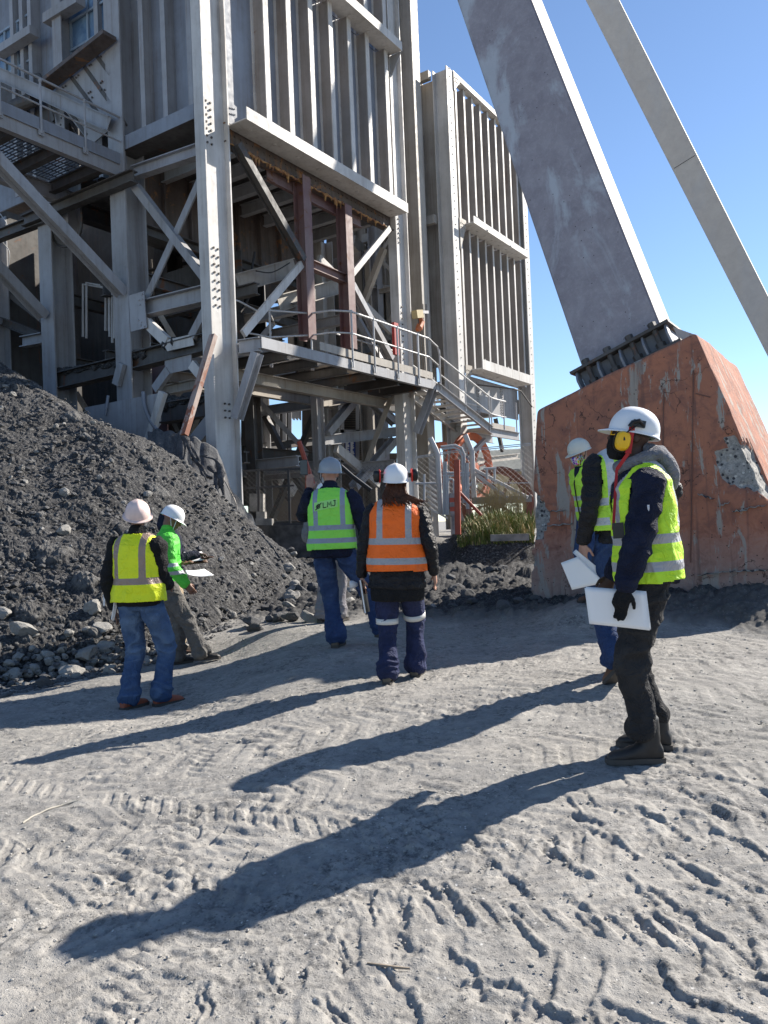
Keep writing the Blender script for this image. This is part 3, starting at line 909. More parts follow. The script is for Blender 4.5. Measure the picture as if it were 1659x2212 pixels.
def prism(name, quad0, quad1, mats, mis, parent, bevel=.02):
    bm = bmesh.new()
    a = [bm.verts.new(p) for p in quad0]; b = [bm.verts.new(p) for p in quad1]
    f = [bm.faces.new(a[::-1]), bm.faces.new(b)]
    for i in range(4):
        j = (i + 1) % 4
        ff = bm.faces.new((a[i], a[j], b[j], b[i])); ff.material_index = mis[i]; f.append(ff)
    bmesh.ops.recalc_face_normals(bm, faces=bm.faces)
    if bevel: bmesh.ops.bevel(bm, geom=bm.edges[:], offset=bevel, segments=2, affect='EDGES')
    bmesh.ops.translate(bm, verts=bm.verts, vec=-origin_of(parent))
    me = bpy.data.meshes.new(name); bm.to_mesh(me); bm.free()
    for m in mats: me.materials.append(m)
    o = bpy.data.objects.new(name, me); COL.objects.link(o); o.parent = parent
    return o
def build_leg_a():
    bk = .28
    bl = ped_pt(1259, 800, bk); br = ped_pt(1429, 708, bk)
    tl = ped_pt(987, 0, bk); tr = ped_pt(1148, 0, bk)
    dl = (tl - bl); dr = (tr - br)
    ax = (dl.normalized() + dr.normalized()).normalized()
    w = ((br - bl) - ax * (br - bl).dot(ax)).length
    L = 19
    th = on(1462, 708, br, V((0, 0, 1)) if False else PU)   # right face depth
    # thickness along AR so that the back edge of the right face shows at x=1462
    v = None
    for k in range(10, 300):
        q = br + AR * (k * .01)
        c = CR.transposed() @ (q - CAM)
        if 829.5 + FPX * c.x / -c.z >= 1463: v = k * .01; break
    T = v or 1.0
    root = empty('headgear_leg', (bl + br) / 2, 'huge pitted grey steel leg leaning left, bolted on top of the red concrete pedestal', 'leg')
    # keep the shaft prismatic: same width top and bottom
    u = (br - bl).normalized()
    u_perp = (u - ax * u.dot(ax)).normalized()
    b0, b1 = bl, br
    t0 = bl + ax * L; t1 = bl + ax * L + (br - bl)
    t0 = bl + dl.normalized() * L; t1 = br + dr.normalized() * L
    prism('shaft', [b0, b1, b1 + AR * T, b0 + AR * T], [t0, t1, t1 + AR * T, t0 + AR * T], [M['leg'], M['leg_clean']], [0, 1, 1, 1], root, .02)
    # base plate with gusset ribs and anchor bolts
    nrm = u.cross(AR).normalized()
    if nrm.z < 0: nrm = -nrm
    e = .12
    m = MB()
    c0 = bl - u * e - AR * .16; c1 = br + u * e - AR * .16; c2 = c1 + AR * (T + .36); c3 = c0 + AR * (T + .36)
    m.plate([c0, c1, c2, c3], nrm, .035)
    m.build('top_flange', M['steel_dark'], root)
    H = .29
    m = MB()
    m.plate([p - nrm * H for p in (c0 - u * .12 - AR * .03, c1 + u * .04 - AR * .03, c2 + u * .04 + AR * .03, c3 - u * .12 + AR * .03)], nrm, .05)
    m.build('base_plate', M['steel_dark'], root)
    m = MB()
    q0 = c0 + AR * .17 + u * .08; q1 = c1 + AR * .17 - u * .08
    m.plate([q0 - nrm * .019, q1 - nrm * .019, q1 - nrm * (H - .025), q0 - nrm * (H - .025)], AR, .03)
    m.plate([p + AR * T for p in (q0 - nrm * .019, q1 - nrm * .019, q1 - nrm * (H - .025), q0 - nrm * (H - .025))], AR, .03)
    for q in (q0, q1):
        m.plate([q - nrm * .019 + AR * .016, q + AR * (T - .016) - nrm * .019, q + AR * (T - .016) - nrm * (H - .025), q + AR * .016 - nrm * (H - .025)], u, .03)
    m.build('web_box', M['steel_blue'], root)
    n_ = 5
    W = (c1 - c0).length
    for i in range(n_):
        s = c0 + u * (.06 + (W - .12) * i / (n_ - 1)) 
        a = s - nrm * .018; b_ = s - nrm * (H - .025)
        f_ = AR
        poly = [a + f_ * .05, a + f_ * .153, b_ + f_ * .153, b_ - f_ * .02, (a + b_) / 2 - f_ * .02 - f_ * .02]
        one('gusset', M['steel_blue'], root, 'plate', poly, u, .025)
    for i in range(n_ - 1):
        s = c0 + u * (.06 + (W - .12) * (i + .55) / (n_ - 1)) + AR * .06
        m = MB(); m.tube([s - nrm * .02, s - nrm * (H - .02)], .035, 8); m.tube([s - nrm * (H - .1), s - nrm * (H - .02)], .06, 6); m.tube([s + nrm * .02, s + nrm * .08], .05, 6)
        m.build('anchor_bolt', M['steel_dark'], root)
    # right-hand end wings
    s = c1 - nrm * .018
    one('gusset', M['steel_light'], root, 'plate', [c1 - u * .02 + AR * .3 - nrm * .019, c1 + u * .16 + AR * .3 - nrm * (H - .06), c1 + u * .16 + AR * .3 - nrm * (H - .025), c1 - u * .02 + AR * .3 - nrm * (H - .025)], AR, .03)
    # shim rubble on the plate
    return root, T
legA, TA = build_leg_a()
def build_leg_b():
    # the far leg of the pair: same frame direction, further back
    D = V((0, 0, 0))
    P0 = PL0 + AR * 15
    bl = on(1700, 851, P0, AR); tl = on(1265, 0, P0, AR)
    br = on(1700, 722, P0, AR); tr = on(1337, 0, P0, AR)
    root = empty('headgear_leg', V((bl.x + 2, bl.y, 0)), 'slimmer plain grey headgear leg crossing the sky at the right, seam halfway up', 'leg')
    dl = (tl - bl).normalized(); dr = (tr - br).normalized()
    f = (bl.z + 1.5) / dl.z
    b0 = bl - dl * f; b1 = br - dr * ((br.z + 1.5) / dr.z)
    t0 = tl + dl * 8; t1 = tr + dr * 8
    prism('shaft', [b0, b1, b1 + AR * .5, b0 + AR * .5], [t0, t1, t1 + AR * .5, t0 + AR * .5], [M['leg_clean'], M['leg_clean']], [0, 0, 0, 0], root, .015)
    s0 = on(1456, 364, P0, AR); s1 = on(1501, 336, P0, AR)
    m = MB(); m.bar(s0 - AR * .003, s1 - AR * .003, .02, .012); m.build('seam', M['steel_dark'], root)
    return root
legB = build_leg_b()
# ------------------------------------------------------------------ front bin tower
def fr(a, b, z): return F(a, b, z)
def bolts_on(m, pts, nrm, r=.022, h=.025, mi=0):
    for p in pts: m.bolt(p, nrm, r, h, mi)
def column(name, parent, a, b, z0, z1, w=.42, h=.62, t=.035, web=None, mat='steel_light', bolts=()):
    """H column: flanges across the AR axis unless web given"""
    m = MB()
    up = web if web is not None else AR
    m.ibeam(F(a, b, z0), F(a, b, z1), h, w, t, up)
    for z in bolts:
        for i in range(6):
            for k in (-.07, .07):
                m.bolt(F(a, b, z + i * .11) - AL * 0 + (-V(up)) * (h / 2) + V(up).cross(V((0, 0, 1))).normalized() * k, -V(up), .02, .02)
    return m.build(name, M[mat], parent)
def beam(parent, p, q, h=.3, w=.2, mat='steel', name='girder', t=.022, up=(0, 0, 1)):
    return one(name, M[mat], parent, 'ibeam', p, q, h, w, t, up)
def brace(parent, p, q, w=.14, mat='steel', kind='angle', up=(0, 0, 1), name='brace', flip=1):
    if kind == 'angle': return one(name, M[mat], parent, 'angle', p, q, w, .014, up, flip)
    if kind == 'bar': return one(name, M[mat], parent, 'bar', p, q, w, w * .5, up)
    return one(name, M[mat], parent, 'ibeam', p, q, w, w * .8, .014, up)
tower = empty('bin_tower', F(0, 0, 0), 'tall grey ore bin tower with ribbed walls on open braced columns beside the spoil heap', 'tower')
A1 = PR(Z2(1318, 1400))[0]                     # far column of the sunlit face
ZB = 9.62                                      # underside of the bin
ZM = PR(Z2(1345, 325), -.5)[1]                      # upper ledge
ZT = 21.0
B2 = PL(Z4(855, 800))[0]; B3 = PL(Z4(370, 900))[0]; B4 = B3 + (B3 - B2)
AW = .30
# corner column: the web lies parallel to the sunlit face, between two flanges
def hcol(a, z0, z1, h, w, bz):
    m = MB(); m.ibeam(F(a, 0, z0), F(a, 0, z1), h, w, .035, AR)
    for z, dx in bz:
        for k in (-.06, .06): m.bolt(F(a + dx + k, -.0175, z), -AL, .022, .03, 1)
    return m.build('column', [M['steel_light'], M['steel_dark']], tower)
hcol(0, -.4, ZT, .70, .27, [(PR(Z5(190, 820))[1] + i * .165, -.05) for i in range(8)] + [(PR(Z1(1420, 970))[1] + i * .14, -.12) for i in range(7)] + [(PR(Z7(230, 600))[1] + i * .14, .1) for i in range(3)])
# gusset plates on the corner
m = MB()
m.plate([F(.32, -.10, PR(Z2(220, 680))[1]), F(.32, -.10, PR(Z2(230, 855))[1]), F(.62, -.10, PR(Z2(300, 800))[1] - .05), F(.62, -.10, PR(Z2(300, 750))[1])], AL, .02)
for i in range(4):
    for j in range(2):
        m.bolt(F(.40 + i * .05, -.113, PR(Z2(260, 790))[1] + j * .12 - .02 + i * .012), -AL, .014, .02)
m.build('gusset_plate', M['steel_blue'], tower)
hcol(A1, -.3, ZT, .62, .27, [(PR(Z5(1515, 1200))[1] + i * .16, -.06) for i in range(10)] + [(PR(Z5(1490, 340))[1] + i * .13, -.06) for i in range(7)])
for a_, b_, z0, mt in ((0, B2, 0, 'steel'), (0, B3, .5, 'steel'), (0, B4, 1.5, 'steel'), (A1 - .1, B2, 0, 'steel_light'), (A1 - .1, B3, 0, 'steel'), (A1 - .1, B4, 0, 'steel_dark'), (A1 * .5, B3, 1, 'steel_dark')):
    column('column', tower, a_, b_, z0 - .3, ZB + (11 if a_ == 0 and b_ == B2 else 0), .5, .56, .035, mat=mt)
# --- sunlit ribbed wall
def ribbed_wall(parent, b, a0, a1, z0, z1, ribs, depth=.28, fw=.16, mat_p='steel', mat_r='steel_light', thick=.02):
    m = MB()
    m.box(F((a0 + a1) / 2, b + thick, (z0 + z1) / 2), (a1 - a0) / 2, thick, (z1 - z0) / 2, AR, AL)
    m.build('wall_panel', M[mat_p], parent)
    for a in ribs:
        m = MB()
        # web
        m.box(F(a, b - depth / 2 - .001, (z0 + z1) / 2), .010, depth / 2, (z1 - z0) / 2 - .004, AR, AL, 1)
        m.box(F(a + fw / 2 - .011, b - depth - .012, (z0 + z1) / 2), fw / 2, .011, (z1 - z0) / 2 - .004, AR, AL)
        m.box(F(a - .05, b - .007, (z0 + z1) / 2), .04, .006, (z1 - z0) / 2 - .004, AR, AL)
        z = z0 + .1
        while z < z1:
            m.bolt(F(a - .055, b - .013, z), -AL, .014, .014); z += .22
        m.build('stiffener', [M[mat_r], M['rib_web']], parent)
ribs_a = [PR(Z2(x, y))[0] for x, y in ((425, 800), (580, 890), (730, 985), (865, 1060), (990, 1140), (1110, 1205), (1235, 1280))]
ribbed_wall(tower, .12, .36, A1 - .32, ZB + .16, ZM - .014, ribs_a, mat_p='steel_blue')  # bluish panel colour holds the shade cast between the ribs
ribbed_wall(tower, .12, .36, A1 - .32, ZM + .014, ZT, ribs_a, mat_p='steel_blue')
# ledge beams
def ledge(parent, b, a0, a1, z, proj=.52, h=.22, mat='steel_light'):
    m = MB()
    m.box(F((a0 + a1) / 2, b - proj / 2, z + .0), (a1 - a0) / 2, proj / 2, .012, AR, AL)
    m.box(F((a0 + a1) / 2, b - proj - .011, z + h / 2 - .03), (a1 - a0) / 2, .010, h / 2, AR, AL)
    for i in range(8):
        a = a0 + (a1 - a0) * (i + .5) / 8
        m.tube([F(a, b - proj * .5, z - .013), F(a, b - proj * .5, z - .03)], .05, 10)
    return m.build('ledge_beam', M[mat], parent)
LA0 = PR(Z2(320, 740), -.55)[0]; LA1, LZ1 = PR(Z2(1385, 1405), -.56)
ledge(tower, -.02, LA0, LA1, (ZB + LZ1) / 2, .55, .26)
LM1, LMZ = PR(Z2(1345, 330), -.51)
ledge(tower, -.02, .2, LM1, LMZ, .5, .24)
ZM = LMZ
for z, aa in ((ZM, A1),):
    m = MB(); m.plate([F(aa - .26, -.05, z - .02), F(aa - .26, -.5, z - .02), F(aa - .26, -.05, z - .75)], AR, .02); m.build('gusset_plate', M['steel'], tower)
# stained girder below the ledge, set back
m = MB()
zg = ZB - .22
m.ibeam(F(.3, .05, zg + .02), F(A1 - .25, .05, zg + .02), .40, .24, .025)
for i in range(34):
    a = .5 + i * (A1 - 1) / 33
    for j in range(2): m.bolt(F(a, .035, zg - .07 + .16 * j), -AL, .02, .02)
m.build('bin_girder', M['steel_stain'], tower)
# rust clumps and spilled residue hanging from the girder
m = MB(); rnd = random.Random(4)
line = [F(.4 + i * (A1 - 1) / 60, -.07, zg - .19 + .02 * math.sin(i * 2.3)) for i in range(61)]
m.tube(line, [.015 + .03 * rnd.random() ** 2 for _ in line], 6)
for i in range(26):
    a = rnd.uniform(.8, A1 - 1.2); s = rnd.uniform(.015, .045)
    m.tube([F(a, -.07, zg - .18), F(a + rnd.uniform(-.02, .02), -.07, zg - .22 - rnd.uniform(.02, .14) * (1 if i % 5 else 2.2))], [s, s * .3], 5)
t_ = NT('ochre_residue'); co_ = t_.geo(); t_.color(t_.mix(t_.ramp(t_.noise(co_, 9), .4, .6), (.40, .22, .08), (.20, .09, .05))); t_.rough(.95); M['ochre'] = t_.mat
m.build('residue_crust', M['ochre'], tower, label='ochre crust of dried residue hanging under the bin')
# --- shaded face of the bin
z_edge = PL(Z1(1100, 960))[1]
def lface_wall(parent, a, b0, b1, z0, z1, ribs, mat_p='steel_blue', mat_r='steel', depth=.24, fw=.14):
    m = MB(); m.box(F(a + .02, (b0 + b1) / 2, (z0 + z1) / 2), .02, (b1 - b0) / 2, (z1 - z0) / 2, AR, AL)
    m.build('wall_panel', M[mat_p], parent)
    for b in ribs:
        m = MB()
        m.box(F(a - depth / 2 - .001, b, (z0 + z1) / 2), depth / 2, .011, (z1 - z0) / 2 - .004, AR, AL)
        m.box(F(a - depth - .012, b + fw / 2 - .02, (z0 + z1) / 2), .011, fw / 2, (z1 - z0) / 2 - .004, AR, AL)
        m.box(F(a - .008, b + .05, (z0 + z1) / 2), .006, .04, (z1 - z0) / 2 - .004, AR, AL)
        z = z0 + .1
        while z < z1:
            m.bolt(F(a - .014, b + .055, z), -AR, .014, .014); z += .2
        m.build('stiffener', M[mat_r], parent)
rb = [PL(Z1(x, 800))[0] for x in (1290, 1120, 975)]
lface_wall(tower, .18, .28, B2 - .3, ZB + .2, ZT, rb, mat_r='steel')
m = MB(); m.chan(F(-.22, .28, ZB + .12), F(-.22, B2 + .1, ZB + .12), .30, .12, .02); m.build('edge_channel', M['steel_blue'], tower)
m = MB(); m.box(F(.0, (B2 + .3) / 2, ZB - .02), .21, (B2 - .35) / 2, .012, AR, AL); m.build('soffit_plate', M['steel_dark'], tower)
beam(tower, FL(Z4(880, 215), -.05), F(-.05, .15, PL(Z4(1365, 50), -.05)[1]), .26, .2, 'steel')
# side bays with windows, left of the second column
def bay(parent, bl, br, z0, z1):
    pass
wb0, wz0 = PL(Z1(715, 250)); wb1, _ = PL(Z1(455, 250))
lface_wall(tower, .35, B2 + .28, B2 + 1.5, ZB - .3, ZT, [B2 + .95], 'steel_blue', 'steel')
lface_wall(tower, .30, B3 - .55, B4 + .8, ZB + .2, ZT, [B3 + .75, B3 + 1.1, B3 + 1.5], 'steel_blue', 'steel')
column('column', tower, .05, B3 - .55, ZB - 1.2, ZT, .34, .4, .03, mat='steel')
def window(parent, c1, c2, a, nx, nz):
    (ba, za), (bb, zb) = PL(c1, a), PL(c2, a)
    b0, b1 = min(ba, bb), max(ba, bb); z0, z1 = min(za, zb), max(za, zb)
    m = MB()
    m.box(F(a, (b0 + b1) / 2, (z0 + z1) / 2), .01, (b1 - b0) / 2, (z1 - z0) / 2, AR, AL)
    w = m.build('window', M['glass_blue'], parent)
    m = MB()
    for i in range(nx + 1):
        b = b0 + (b1 - b0) * i / nx
        m.box(F(a - .035, b, (z0 + z1) / 2), .022, .03, (z1 - z0) / 2 + .03, AR, AL)
    for i in range(nz + 1):
        z = z0 + (z1 - z0) * i / nz
        m.box(F(a - .05, (b0 + b1) / 2, z), .020, (b1 - b0) / 2 + .03, .026, AR, AL)
    m.build('frame', M['steel_blue2'], w)
t_ = NT('old_blue_pane'); co_ = t_.geo(); t_.color(t_.mix(t_.ramp(t_.noise(co_, 2), .4, .65), (.10, .17, .27), (.22, .32, .42))); t_.rough(.25, 0, .5); M['glass_blue'] = t_.mat
M['steel_blue2'] = steel_mat('blue_grey_frame', (.30, .38, .46), (.24, .30, .36), rust_amt=.1)
window(tower, Z1(465, -30), Z1(712, 400), .22, 2, 3)
window(tower, Z1(-40, 260), Z1(222, 545), .18, 3, 3)
m = MB(); p, q = FL(Z1(310, 135), -.1), FL(Z1(530, 0), -.1); m.bar(p, q, .25, .22); p, q = FL(Z1(-20, 360), -.1), FL(Z1(225, 205), -.1); m.bar(p, q, .25, .2); m.build('lintel', M['steel'], tower)
# inclined chute seen behind the upper walkway
def chute():
    a = -.25
    P = [FL(Z1(400, 520), a), FL(Z1(712, 262), a), FL(Z1(716, 860), a), FL(Z1(600, 950), a), FL(Z1(330, 600), a)]
    m = MB(); m.plate(P, AR, .03); o = m.build('chute', M['steel'], tower)
    m = MB()
    for (x0, y0, x1, y1) in ((330, 600, 708, 285), (440, 490, 640, 760), (540, 440, 716, 690), (620, 370, 716, 500), (300, 620, 340, 800), (455, 750, 560, 900)):
        m.angle(FL(Z1(x0, y0), a - .03), FL(Z1(x1, y1), a - .03), .09, .012, AR)
    for (x, y) in ((500, 510), (516, 495), (588, 430), (600, 425), (582, 612), (595, 603), (586, 655), (606, 640), (662, 545), (672, 535), (665, 590), (688, 590), (415, 575), (432, 565), (665, 372), (404, 775), (400, 820), (690, 755)):
        m.bolt(FL(Z1(x, y), a - .03), -AR, .022, .02)
    m.build('chute_rib', M['steel_dark'], o)
    m = MB(); m.bar(FL(Z1(300, 560), -.5), FL(Z1(720, 230), -.5), .35, .09); m.build('chute_lip', M['steel_stain'], tower)
    m = MB(); m.tube([FL(Z1(95, 700), -.2), FL(Z1(235, 650), -.2)], .16, 14); m.tube([FL(Z1(60, 720), -.2), FL(Z1(95, 700), -.2)], .09, 10); m.build('roller', M['steel_dark'], tower)
    m = MB()
    m.plate([FL(Z1(0, 520), .1), FL(Z1(260, 480), .1), FL(Z1(380, 700), .1), FL(Z1(560, 960), .1), FL(Z1(0, 900), .1)], AR, .04); m.build('back_plate', M['steel_dark'], tower)
    m = MB(); m.ibeam(FL(Z1(-40, 470), -.45), FL(Z1(716, 815), -.45), .3, .16, .016); m.build('girder', M['steel'], tower)
    m = MB(); m.plate([FL(Z1(20, 1370), .6), FL(Z1(300, 1100), .6), FL(Z1(400, 1150), .6), FL(Z1(250, 1300), .6), FL(Z1(60, 1390), .6)], AR, .5); m.build('discharge_lip', M['steel_stain'], tower)
    m = MB(); m.plate([FL(Z4(0, 160), .8), FL(Z4(160, 90), .8), FL(Z4(410, 230), .8), FL(Z4(180, 400), .8), FL(Z4(0, 420), .8)], AR, .3); m.build('lower_chute', M['steel_dark'], tower)
chute()
# --- shaded face bracing (plane a = 0)
def _cl(p, a):
    b, z = PL(p, a); return F(a, max(b, .16), z)
S = lambda x, y, a=0: _cl(Z4(x, y), a)
brace(tower, S(880, 270, -.2), S(1372, 865, -.2), .17, 'steel', up=AR, flip=-1)
brace(tower, S(1338, 150, -.12), S(950, 1010, -.12), .17, 'steel', up=AR)
beam(tower, S(862, 1128, -.1), S(1372, 1008, -.1), .34, .26, 'steel')
m = MB(); pp = [S(848, 1020, -.30), S(945, 990, -.30), S(965, 1230, -.30), S(860, 1258, -.30)]; m.plate(pp, AR, .02)
for (x, y) in ((915, 1050), (935, 1045), (920, 1080), (935, 1010), (910, 1180), (930, 1195), (925, 1215), (950, 1220)): m.bolt(S(x, y, -.31), -AR, .02, .02)
m.build('gusset_plate', M['steel'], tower)
brace(tower, S(965, 1195, -.2), S(1100, 1325, -.2), .22, 'steel_light', up=AR, kind='bar')
brace(tower, S(1372, 1108, -.2), S(1262, 1290, -.2), .18, 'steel', up=AR, kind='bar')
m = MB(); m.plate([S(1068, 1318, -.22), S(1262, 1272, -.22), S(1275, 1345, -.22), S(1100, 1385, -.22)], AR, .02); m.build('gusset_plate', M['steel_light'], tower)
beam(tower, S(872, 1455, -.1), S(1385, 1325, -.1), .36, .3, 'steel_dark')
T = lambda x, y, a=0: _cl(Z6(x, y), a)
m = MB(); m.plate([T(1082, 330, -.2), T(1258, 300, -.2), T(1256, 395, -.2), T(1090, 432, -.2)], AR, .02); m.build('gusset_plate', M['steel'], tower)
brace(tower, T(1110, 405, -.2), T(1020, 530, -.2), .2, 'steel', up=AR, kind='bar')
brace(tower, T(1262, 365, -.2), T(1392, 490, -.2), .2, 'steel_light', up=AR, kind='bar')
beam(tower, T(1060, 690, 0), T(1398, 635, 0), .42, .3, 'steel_dark')
beam(tower, T(1050, 545, .8), T(1290, 495, .8), .22, .2, 'steel_light')
brace(tower, T(1398, 730, -.1), T(1270, 890, -.1), .3, 'steel', up=AR, kind='bar')
# left bays
beam(tower, T(380, 480, -.1), T(790, 380, -.1), .38, .3, 'steel_dark')
beam(tower, S(20, 1230 - 40, .2), S(275, 1290, .2), .2, .2, 'steel_dark')
beam(tower, S(150, 1325, -.1), S(290, 1300, -.1), .26, .2, 'steel')
brace(tower, T(800, 360, -.35), T(765, 500, -.35), .2, 'steel', up=AR, kind='bar')
brace(tower, S(40, 1020, .3), S(270, 1200, .3), .12, 'steel_dark', up=AR)
# cover plate strips on the second and third columns
for (x0, y0, x1, y1, dx) in ((775, 1040, 800, 1190, 45), (785, 1190, 815, 1475, 40), (270, 1195, 290, 1330, 40)):
    pass
# hopper wall along the inside, rust streaked
def wallp(b, a0, a1, z0, z1, mat, name='hopper_wall', th=.03):
    m = MB(); m.box(F((a0 + a1) / 2, b, (z0 + z1) / 2), (a1 - a0) / 2, th, (z1 - z0) / 2, AR, AL); return m.build(name, M[mat], tower)
wallp(B2 - .05, .35, A1 - .5, 8.1, ZB + .1, 'steel_stain')
for a in (.9, 1.7, 2.5, 3.3, 4.1, 4.9):
    one('hopper_rib', M['steel_stain'], tower, 'box', F(a, B2 - .14, 8.85), .02, .055, .74, AR, AL)
beam(tower, F(.3, B2 - .1, 8.0), F(A1 - .4, B2 - .1, 8.0), .25, .3, 'steel_dark')
# bin floor and joists
m = MB(); m.box(F(A1 / 2, B3 / 2 + .3, ZB + .05), A1 / 2 - .1, B3 / 2, .03, AR, AL); m.build('bin_floor', M['steel_dark'], tower)
for i in range(7):
    a = .9 + i * .85
    beam(tower, F(a, .25, ZB - .22), F(a, B2 - .15, ZB - .22), .30, .16, 'steel', 'joist')
for b in (B2 + .9, B3 - .3):
    beam(tower, F(-.1, b, ZB - .5), F(A1, b, ZB - .5), .4, .3, 'steel_dark', 'joist')
# dark lower walls closing the back of the building
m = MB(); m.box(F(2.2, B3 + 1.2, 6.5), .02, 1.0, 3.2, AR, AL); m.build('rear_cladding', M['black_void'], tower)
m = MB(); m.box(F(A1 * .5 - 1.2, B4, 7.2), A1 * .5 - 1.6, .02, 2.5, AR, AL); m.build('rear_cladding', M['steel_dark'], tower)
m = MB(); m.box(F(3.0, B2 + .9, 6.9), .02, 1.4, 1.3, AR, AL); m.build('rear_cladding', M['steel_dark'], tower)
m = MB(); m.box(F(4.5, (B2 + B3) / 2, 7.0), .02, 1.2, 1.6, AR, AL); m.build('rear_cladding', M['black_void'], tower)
m = MB(); m.box(F(1.2, B2 + .7, 4.2), .02, .35, 1.1, AR, AL); m.box(F(1.15, B2 + 1.35, 4.0), .02, .25, 1.1, AR, AL); m.build('switch_panel', M['maroon'], tower)
m = MB(); m.box(F(1.6, B2 + 1.7, 1.6), .02, 1.9, 1.1, AR, AL); m.build('rear_cladding', M['steel_dark'], tower)
# random interior framing: floors at three levels
rnd = random.Random(11)
for z in (6.9, 5.35, 3.2):
    for b in (B2, (B2 + B3) / 2, B3):
        beam(tower, F(.3, b + .02, z + .02 * b), F(A1 - .35, b + .02, z + .02 * b), .28, .2, 'steel_dark')
    for a in (1.6, 3.4, 5.0):
        beam(tower, F(a, .9 if z < 6 else .4, z - .31), F(a, B3 - .3, z - .31), .26, .18, 'steel_dark' if a < 3 else 'steel')
for (a0, b0, z0, a1, b1, z1) in ((.4, B2, 3.4, 3.2, B2, 6.6), (3.2, B2, 3.4, .6, B2, 6.6), (3.4, B2, 5.5, 6, B2, 7.9), (6, B2, 3.4, 3.4, B2, 5.1), (.5, B3, 1.3, 3, B3, 4.6), (3, B3, 1.3, .5, B3, 4.8), (3.4, B3, 5.4, 5.8, B3, 8.4), (1.6, B2 + .3, 3.3, 1.6, B3 - .3, 6.6), (3.4, B3 - .3, 3.3, 3.4, B2 + .3, 6.6),
                                  (A1 - .1, .4, 5.4, A1 - .1, B2 - .3, 8.9), (A1 - .1, B2 - .3, 5.4, A1 - .1, .4, 8.9), (A1 - .1, .4, 4.9, A1 - .1, B2 - .3, 1.2), (A1 - .1, B2 + .3, 1.2, A1 - .1, B3 - .3, 4.8), (A1 - .1, B3 - .3, 1.3, A1 - .1, B2 + .3, 4.8)):
    brace(tower, F(a0, b0, z0), F(a1, b1, z1), .16, rnd.choice(('steel_dark', 'steel', 'steel_tan')), up=AL if b0 == b1 else AR)
for z in (4.9, 2.9, 1.35):
    beam(tower, F(A1 - .1, .35, z), F(A1 - .1, B3, z), .28, .2, 'steel')
# slurry build-up lying on the beams is part of the beams' look
def crust(p, q, r, seed, parent=tower):
    m = MB(); rnd = random.Random(seed); p = V(p); q = V(q); L = (q - p).length; n = int(L / .09)
    pts = []; rs = []
    for i in range(n + 1):
        k = i / n
        pts.append(p.lerp(q, k) + V((0, 0, rnd.uniform(-.02, .03)))); rs.append(r * (.35 + 1.0 * noise.noise(V((seed, i * .35, 0))) ** 2 * 4 + rnd.uniform(0, .5)))
    m.tube(pts, rs, 7); return m.build('dirt_crust', M['rubble'], parent)
crust(S(880, 1410, -.1), S(965, 1400, -.1), .16, 3); crust(S(1070, 1350, -.15), S(1385, 1300, -.1), .09, 5); crust(T(1060, 615, 0), T(1380, 590, 0), .14, 6); crust(T(330, 420, -.1), T(780, 360, -.1), .10, 8)
# pipes and hanging cables inside
m = MB()
for (pts) in ([Z4(545, 1290), Z4(545, 945), Z4(720, 975), Z4(720, 1290)], [Z4(568, 1300), Z4(568, 935), Z4(700, 960)], [Z4(693, 1250), Z4(695, 1030), Z4(715, 1030), Z4(716, 1250)], [Z4(738, 1330), Z4(738, 1000)], [Z4(752, 1300), Z4(752, 1010)]):
    m.tube([FL(p, .5) for p in pts], .03, 6)
m.build('pipe', M['galv'], tower)
def cable(parent, pts, r=.018, mat='black_void', name='cable'):
    # smooth curve through points
    P = [V(p) for p in pts]; out = []
    for i in range(len(P) - 1):
        p0 = P[max(i - 1, 0)]; p1 = P[i]; p2 = P[i + 1]; p3 = P[min(i + 2, len(P) - 1)]
        for k in range(8):
            t = k / 8
            out.append(.5 * ((2 * p1) + (p2 - p0) * t + (2 * p0 - 5 * p1 + 4 * p2 - p3) * t * t + (3 * p1 - p0 - 3 * p2 + p3) * t ** 3))
    out.append(P[-1])
    m = MB(); m.tube(out, r, 6); return m.build(name, M[mat], parent, smooth=True)
cable(tower, [S(530, 420, -.1), S(535, 560, -.1), S(500, 660, -.1), S(420, 700, -.1), S(360, 660, -.1), S(330, 560, -.1)], .028, 'steel_dark')
cable(tower, [S(0, 480, -.1), S(45, 560, -.1), S(10, 650, -.1), S(60, 730, -.1), S(55, 840, -.1)], .012, 'galv')
cable(tower, [S(1010, 1130, .2), S(1040, 1210, .2), S(1080, 1280, .2)], .02)
cable(tower, [FR(Z5(430, 410), 1.5), FR(Z5(400, 600), 1.5), FR(Z5(380, 760), 1.5), FR(Z5(320, 860), 1.5)], .03)
cable(tower, [FR(Z5(440, 550), 1.0), FR(Z5(560, 560), 1.0), FR(Z5(690, 490), 1.0)], .015)
# --- sunlit side framework (plane b = 0)
R = lambda x, y, b=0: FR(Z5(x, y), b)
Q = lambda x, y, b=0: FR(Z7(x, y), b)
redcols = []
for (x0, y0, x1, y1) in ((768, 10, 822, 1060), (1082, 60, 1128, 1130)):
    a_, z_ = PR(Z5(x1, y1), -.05); _, zt = PR(Z5(x0, y0), -.05)
    one('hanger_column', M['maroon'], tower, 'ibeam', F(a_, -.05, z_), F(a_, -.05, ZB - .3 if x0 < 900 else ZB - .45), .30, .28, .022, AL, label='maroon primed hanger column')
    redcols.append(a_)
beam(tower, FR(Z2(462, 1140), .14), FR(Z2(1075, 1460), .14), .30, .1, 'maroon')
one('girder', M['maroon'], tower, 'ibeam', R(830, 500, 0), R(1100, 615, 0), .22, .18, .02, label='maroon primed beam')
brace(tower, FR(Z2(262, 950), -.15), R(780, 470, -.15), .2, 'steel_dark', up=AL, kind='i')
brace(tower, R(775, 500, -.1), R(345, 1015, -.1), .16, 'steel_light', up=AL, kind='bar')
